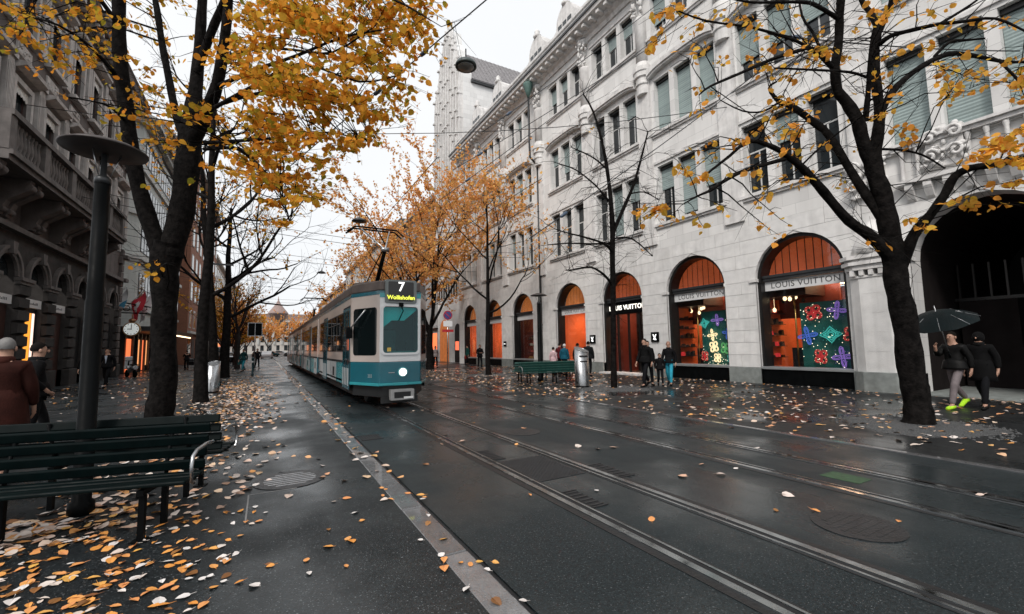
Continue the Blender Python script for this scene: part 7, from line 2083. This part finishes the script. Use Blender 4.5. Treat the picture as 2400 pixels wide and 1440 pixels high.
umbrella((-8.0, 47.4, 2.25), (-8.05, 47.45, 1.3), 0.65, 'dark grey green umbrella in front of the lit corner shops', (0.02, 0.05, 0.05))
# pram
t = thing('pram', (-5.7, 47.3, 0.03), 'black pram pushed along the left pavement', 'pram')
MB().prism([(46.9, 0.45), (47.8, 0.45), (47.95, 0.85), (47.6, 1.05), (47.2, 0.8), (46.85, 0.75)], 0, -5.95, -5.45).build('carrycot', cloth((0.012, 0.012, 0.014)), t, bevel=0.04)
for x in (-5.98, -5.42):
    for y in (47.0, 47.75): MB().tube([(x - .02, y, 0.17), (x + .02, y, 0.17)], 0.14, 12).build('wheel', MT['black'], t)
MB().tube([(-5.95, 46.9, 0.7), (-5.95, 46.6, 1.0), (-5.45, 46.6, 1.0), (-5.45, 46.9, 0.7)], 0.018, 6).build('handle', MT['metal'], t)
# ================================================================ vehicles
def car(loc, rz, paint, label):
    t = thing('parked_car', loc, label, 'car', 'cars parked down the street', rz)
    pr = [(-2.05, 0.35), (-2.1, 0.6), (-1.95, 0.92), (-1.1, 1.0), (-0.55, 1.42), (0.9, 1.45), (1.6, 1.02), (2.05, 0.92), (2.12, 0.5), (2.0, 0.3)]
    MB().prism(pr, 0, -0.82, 0.82).build('body', paint, t, bevel=0.09, local=True)
    MB().prism([(-1.0, 1.03), (-0.53, 1.37), (0.86, 1.40), (1.45, 1.05)], 0, -0.825, 0.825).build('side_window', MT['pane'], t, local=True)
    MB().add([(-.68, -1.12, 1.01), (.68, -1.12, 1.01), (.62, -.62, 1.40), (-.62, -.62, 1.40)], [(0, 1, 2, 3)]).build('windscreen', MT['pane'], t, local=True)
    for s in (-1, 1):
        for y in (-1.3, 1.3):
            wl_ = MB().tube([(s * 0.74, y, 0.31), (s * 0.86, y, 0.31)], 0.31, 16).build('wheel', MT['black'], t, local=True)
            MB().tube([(s * 0.861, y, 0.31), (s * 0.875, y, 0.31)], 0.18, 12).build('rim', MT['metal'], wl_, local=True)
        MB().ball((s * 0.6, -2.06, 0.68), (0.16, 0.06, 0.08), 8, 5).build('headlight', M('headlight glass', (0.6, 0.6, 0.62), 0.15), t, local=True)
    return t
blackp = M('black car paint', (0.01, 0.011, 0.013), 0.2, coat=1.0); silver = M('silver car paint', (0.4, 0.41, 0.42), 0.25, 0.6, coat=0.8); whitep = M('white car paint', (0.65, 0.65, 0.66), 0.3, coat=0.8); tealp = M('dark teal car paint', (0.02, 0.07, 0.08), 0.25, coat=0.8)
car((-4.4, 60.0, 0.03), R(205), blackp, 'black car parked between the left trees')
for i, (x, y, a, p, lb_) in enumerate(((-1.5, 118, 20, silver, 'silver car far down the street at left'), (1.0, 126, 80, tealp, 'dark teal car far down the street, left of centre'), (3.4, 134, 75, whitep, 'white car far down the street in the middle'), (6.2, 128, 90, blackp, 'black car far down the street, right of centre'), (0.2, 96, 175, whitep, 'white car on the carriageway behind the tram'))):
    car((x, y, 0.0), R(a), p, lb_)
t = thing('delivery_van', (-4.9, 67, 0.03), 'white delivery van behind the black car on the left', 'van')
MB().prism([(-2.4, 0.4), (-2.45, 1.1), (-1.8, 1.3), (-1.3, 2.15), (2.4, 2.2), (2.45, 0.4)], 0, -0.95, 0.95).xform(Matrix.Translation((0, 0, 0))).build('body', whitep, t, bevel=0.08, local=True)
MB().add([(-.8, -1.82, 1.33), (.8, -1.82, 1.33), (.75, -1.36, 2.06), (-.75, -1.36, 2.06)], [(0, 1, 2, 3)]).build('windscreen', MT['pane'], t, local=True)
for s in (-1, 1):
    for y in (-1.5, 1.5): MB().tube([(s * 0.85, y, 0.34), (s * 0.98, y, 0.34)], 0.34, 14).build('wheel', MT['black'], t, local=True)
t = thing('motor_scooter', (-7.6, 37.2, 0.03), 'pale motor scooter parked by the end of the left arcade', 'scooter', rz=R(30))
MB().tube([(0, -0.62, 0.62), (0, -0.35, 0.66), (0, 0.1, 0.55), (0, 0.35, 0.35), (0, 0.6, 0.7)], [0.12, 0.17, 0.15, 0.09, 0.08], 10).build('body', whitep, t, local=True)
MB().box(-0.14, 0.14, -0.6, 0.1, 0.74, 0.84).build('seat', MT['black'], t, bevel=0.04, local=True)
MB().tube([(0, 0.6, 0.7), (0, 0.5, 1.05)], 0.03, 8).tube([(-0.3, 0.46, 1.07), (0.3, 0.46, 1.07)], 0.018, 6).build('handlebar', MT['black'], t, local=True)
MB().prism([(0.62, 0.5), (0.7, 0.55), (0.58, 1.35), (0.52, 1.3)], 0, -0.2, 0.2).build('windshield', whitep, t, bevel=0.03, local=True)
for y in (-0.55, 0.68): MB().tube([(-0.05, y, 0.24), (0.05, y, 0.24)], 0.24, 16).build('wheel', MT['black'], t, local=True)

# ================================================================ fallen leaves
rng = np.random.default_rng(77)
PTS = []
def scatter(n, x0, x1, y0, y1, z, w=None, tag_='l'):
    c = 0
    while c < n:
        x, y = rng.uniform(x0, x1), rng.uniform(y0, y1)
        if w is not None and rng.random() > w(x, y): continue
        PTS.append((x, y, z, tag_)); c += 1
def lump(x, y, s=0.9):
    return 0.5 + 0.5 * math.sin(x * s * 2.1 + 1.3 * math.sin(y * s)) * math.sin(y * s * 1.7 + 0.7 * math.sin(x * s * 1.9))
scatter(640, -3.2, -0.1, 3.0, 6.2, 0.034, lambda x, y: (0.25 + lump(x, y)) * max(0.12, min(1, (0.45 - x) / 1.6)), 'left')
scatter(420, -2.0, 0.9, 2.4, 8.0, 0.034, lambda x, y: max(0.05, min(1, (0.4 - x) / 1.6)) + 0.07, 'left')
scatter(900, -3.4, 0.3, 8, 32, 0.034, lambda x, y: math.exp(-((x + 1.0) / 1.1) ** 2) * (0.4 + 0.6 * lump(x, y)), 'left')
scatter(900, -1.7, 1.0, 11, 24, 0.034, lambda x, y: math.exp(-((x + 0.7) / 0.8) ** 2), 'left')
scatter(700, -8.3, -1.0, 10, 45, 0.034, lambda x, y: 0.35 + 0.65 * lump(x, y), 'left')
scatter(160, 1.1, 1.5, 2.0, 30, 0.036, None, 'left')
scatter(46, 1.55, 7.8, 1.6, 14, 0.006, None, 'road')
scatter(1700, 7.9, 16.2, 3.0, 32, 0.018, lambda x, y: 0.18 + 0.82 * lump(x, y, 0.6) * (1 if y > 6 else 0.5), 'right')
scatter(800, 7.0, 11.5, 12, 40, 0.018, lambda x, y: math.exp(-((x - 8.3) / 0.9) ** 2) + 0.15, 'right')
scatter(170, 8.2, 12.5, 1.0, 8, 0.018, lambda x, y: 0.2 + 0.8 * lump(x, y, 0.8), 'right')
scatter(350, 16.0, 16.55, 2, 34, 0.018, None, 'right')
P = np.array([p[:3] for p in PTS]); TG = [p[3] for p in PTS]
dist = np.linalg.norm(P - np.array((0, 0, 1.6)), axis=1)
fwd = np.array(CAM_R @ Vector((0, 0, -1)))
rel = P - np.array((0, 0, 1.6)); dep = rel @ fwd
Mi = np.array(CAM_R.transposed())
cc = rel @ Mi.T
px = 1200 - CAM_F * cc[:, 0] / cc[:, 2]; py = 720 + CAM_F * cc[:, 1] / cc[:, 2]
vis = (dep > 0.3) & (px > -40) & (px < 2440) & (py < 1480)
order = [i for i in np.argsort(dist) if vis[i]]
rest = np.array(order[300:])
def where(x, y, tg):
    if tg == 'road': return 'on the tram road'
    if tg == 'right': return 'on the dark right pavement'
    if x > 1.1: return 'on the kerb stones'
    if x > 0.1: return 'on the clear asphalt between bench and kerb'
    if y > 6.6: return 'beyond the left bench'
    if y > 4.9: return 'under or beside the left bench'
    return 'in the carpet in front of the left bench'
for i in order[:300]:
    s = rng.uniform(0.042, 0.088)
    q = rng.random()
    km, kn = ('leafGo', 'orange') if q < 0.64 else (('leafGp', 'pale upturned') if q < 0.88 else ('leafGb', 'dark brown'))
    wh = where(P[i][0], P[i][1], TG[i])
    linkmesh('fallen_leaf', lme(MT[km]), None, tuple(P[i] + np.array((0, 0, 0.004))), (rng.normal(0, .12), rng.normal(0, .1), rng.uniform(0, 2 * PI)), (s, s * rng.uniform(.75, 1.05), s * rng.uniform(0.15, 1.3)),
             label='%s fallen leaf lying %s' % (kn, wh), cat='leaf', group='%s leaves %s' % (kn, wh))
leaf_mass('fallen_leaves', MT['leafG'], P[rest] + np.array((0, 0, 0.006)), rng.uniform(0.06, 0.12, len(rest)), rng, None, 0, True, label='scattered autumn leaves covering the pavements and kerb', cat='leaves', kind='stuff')

print('objects', len(bpy.data.objects))
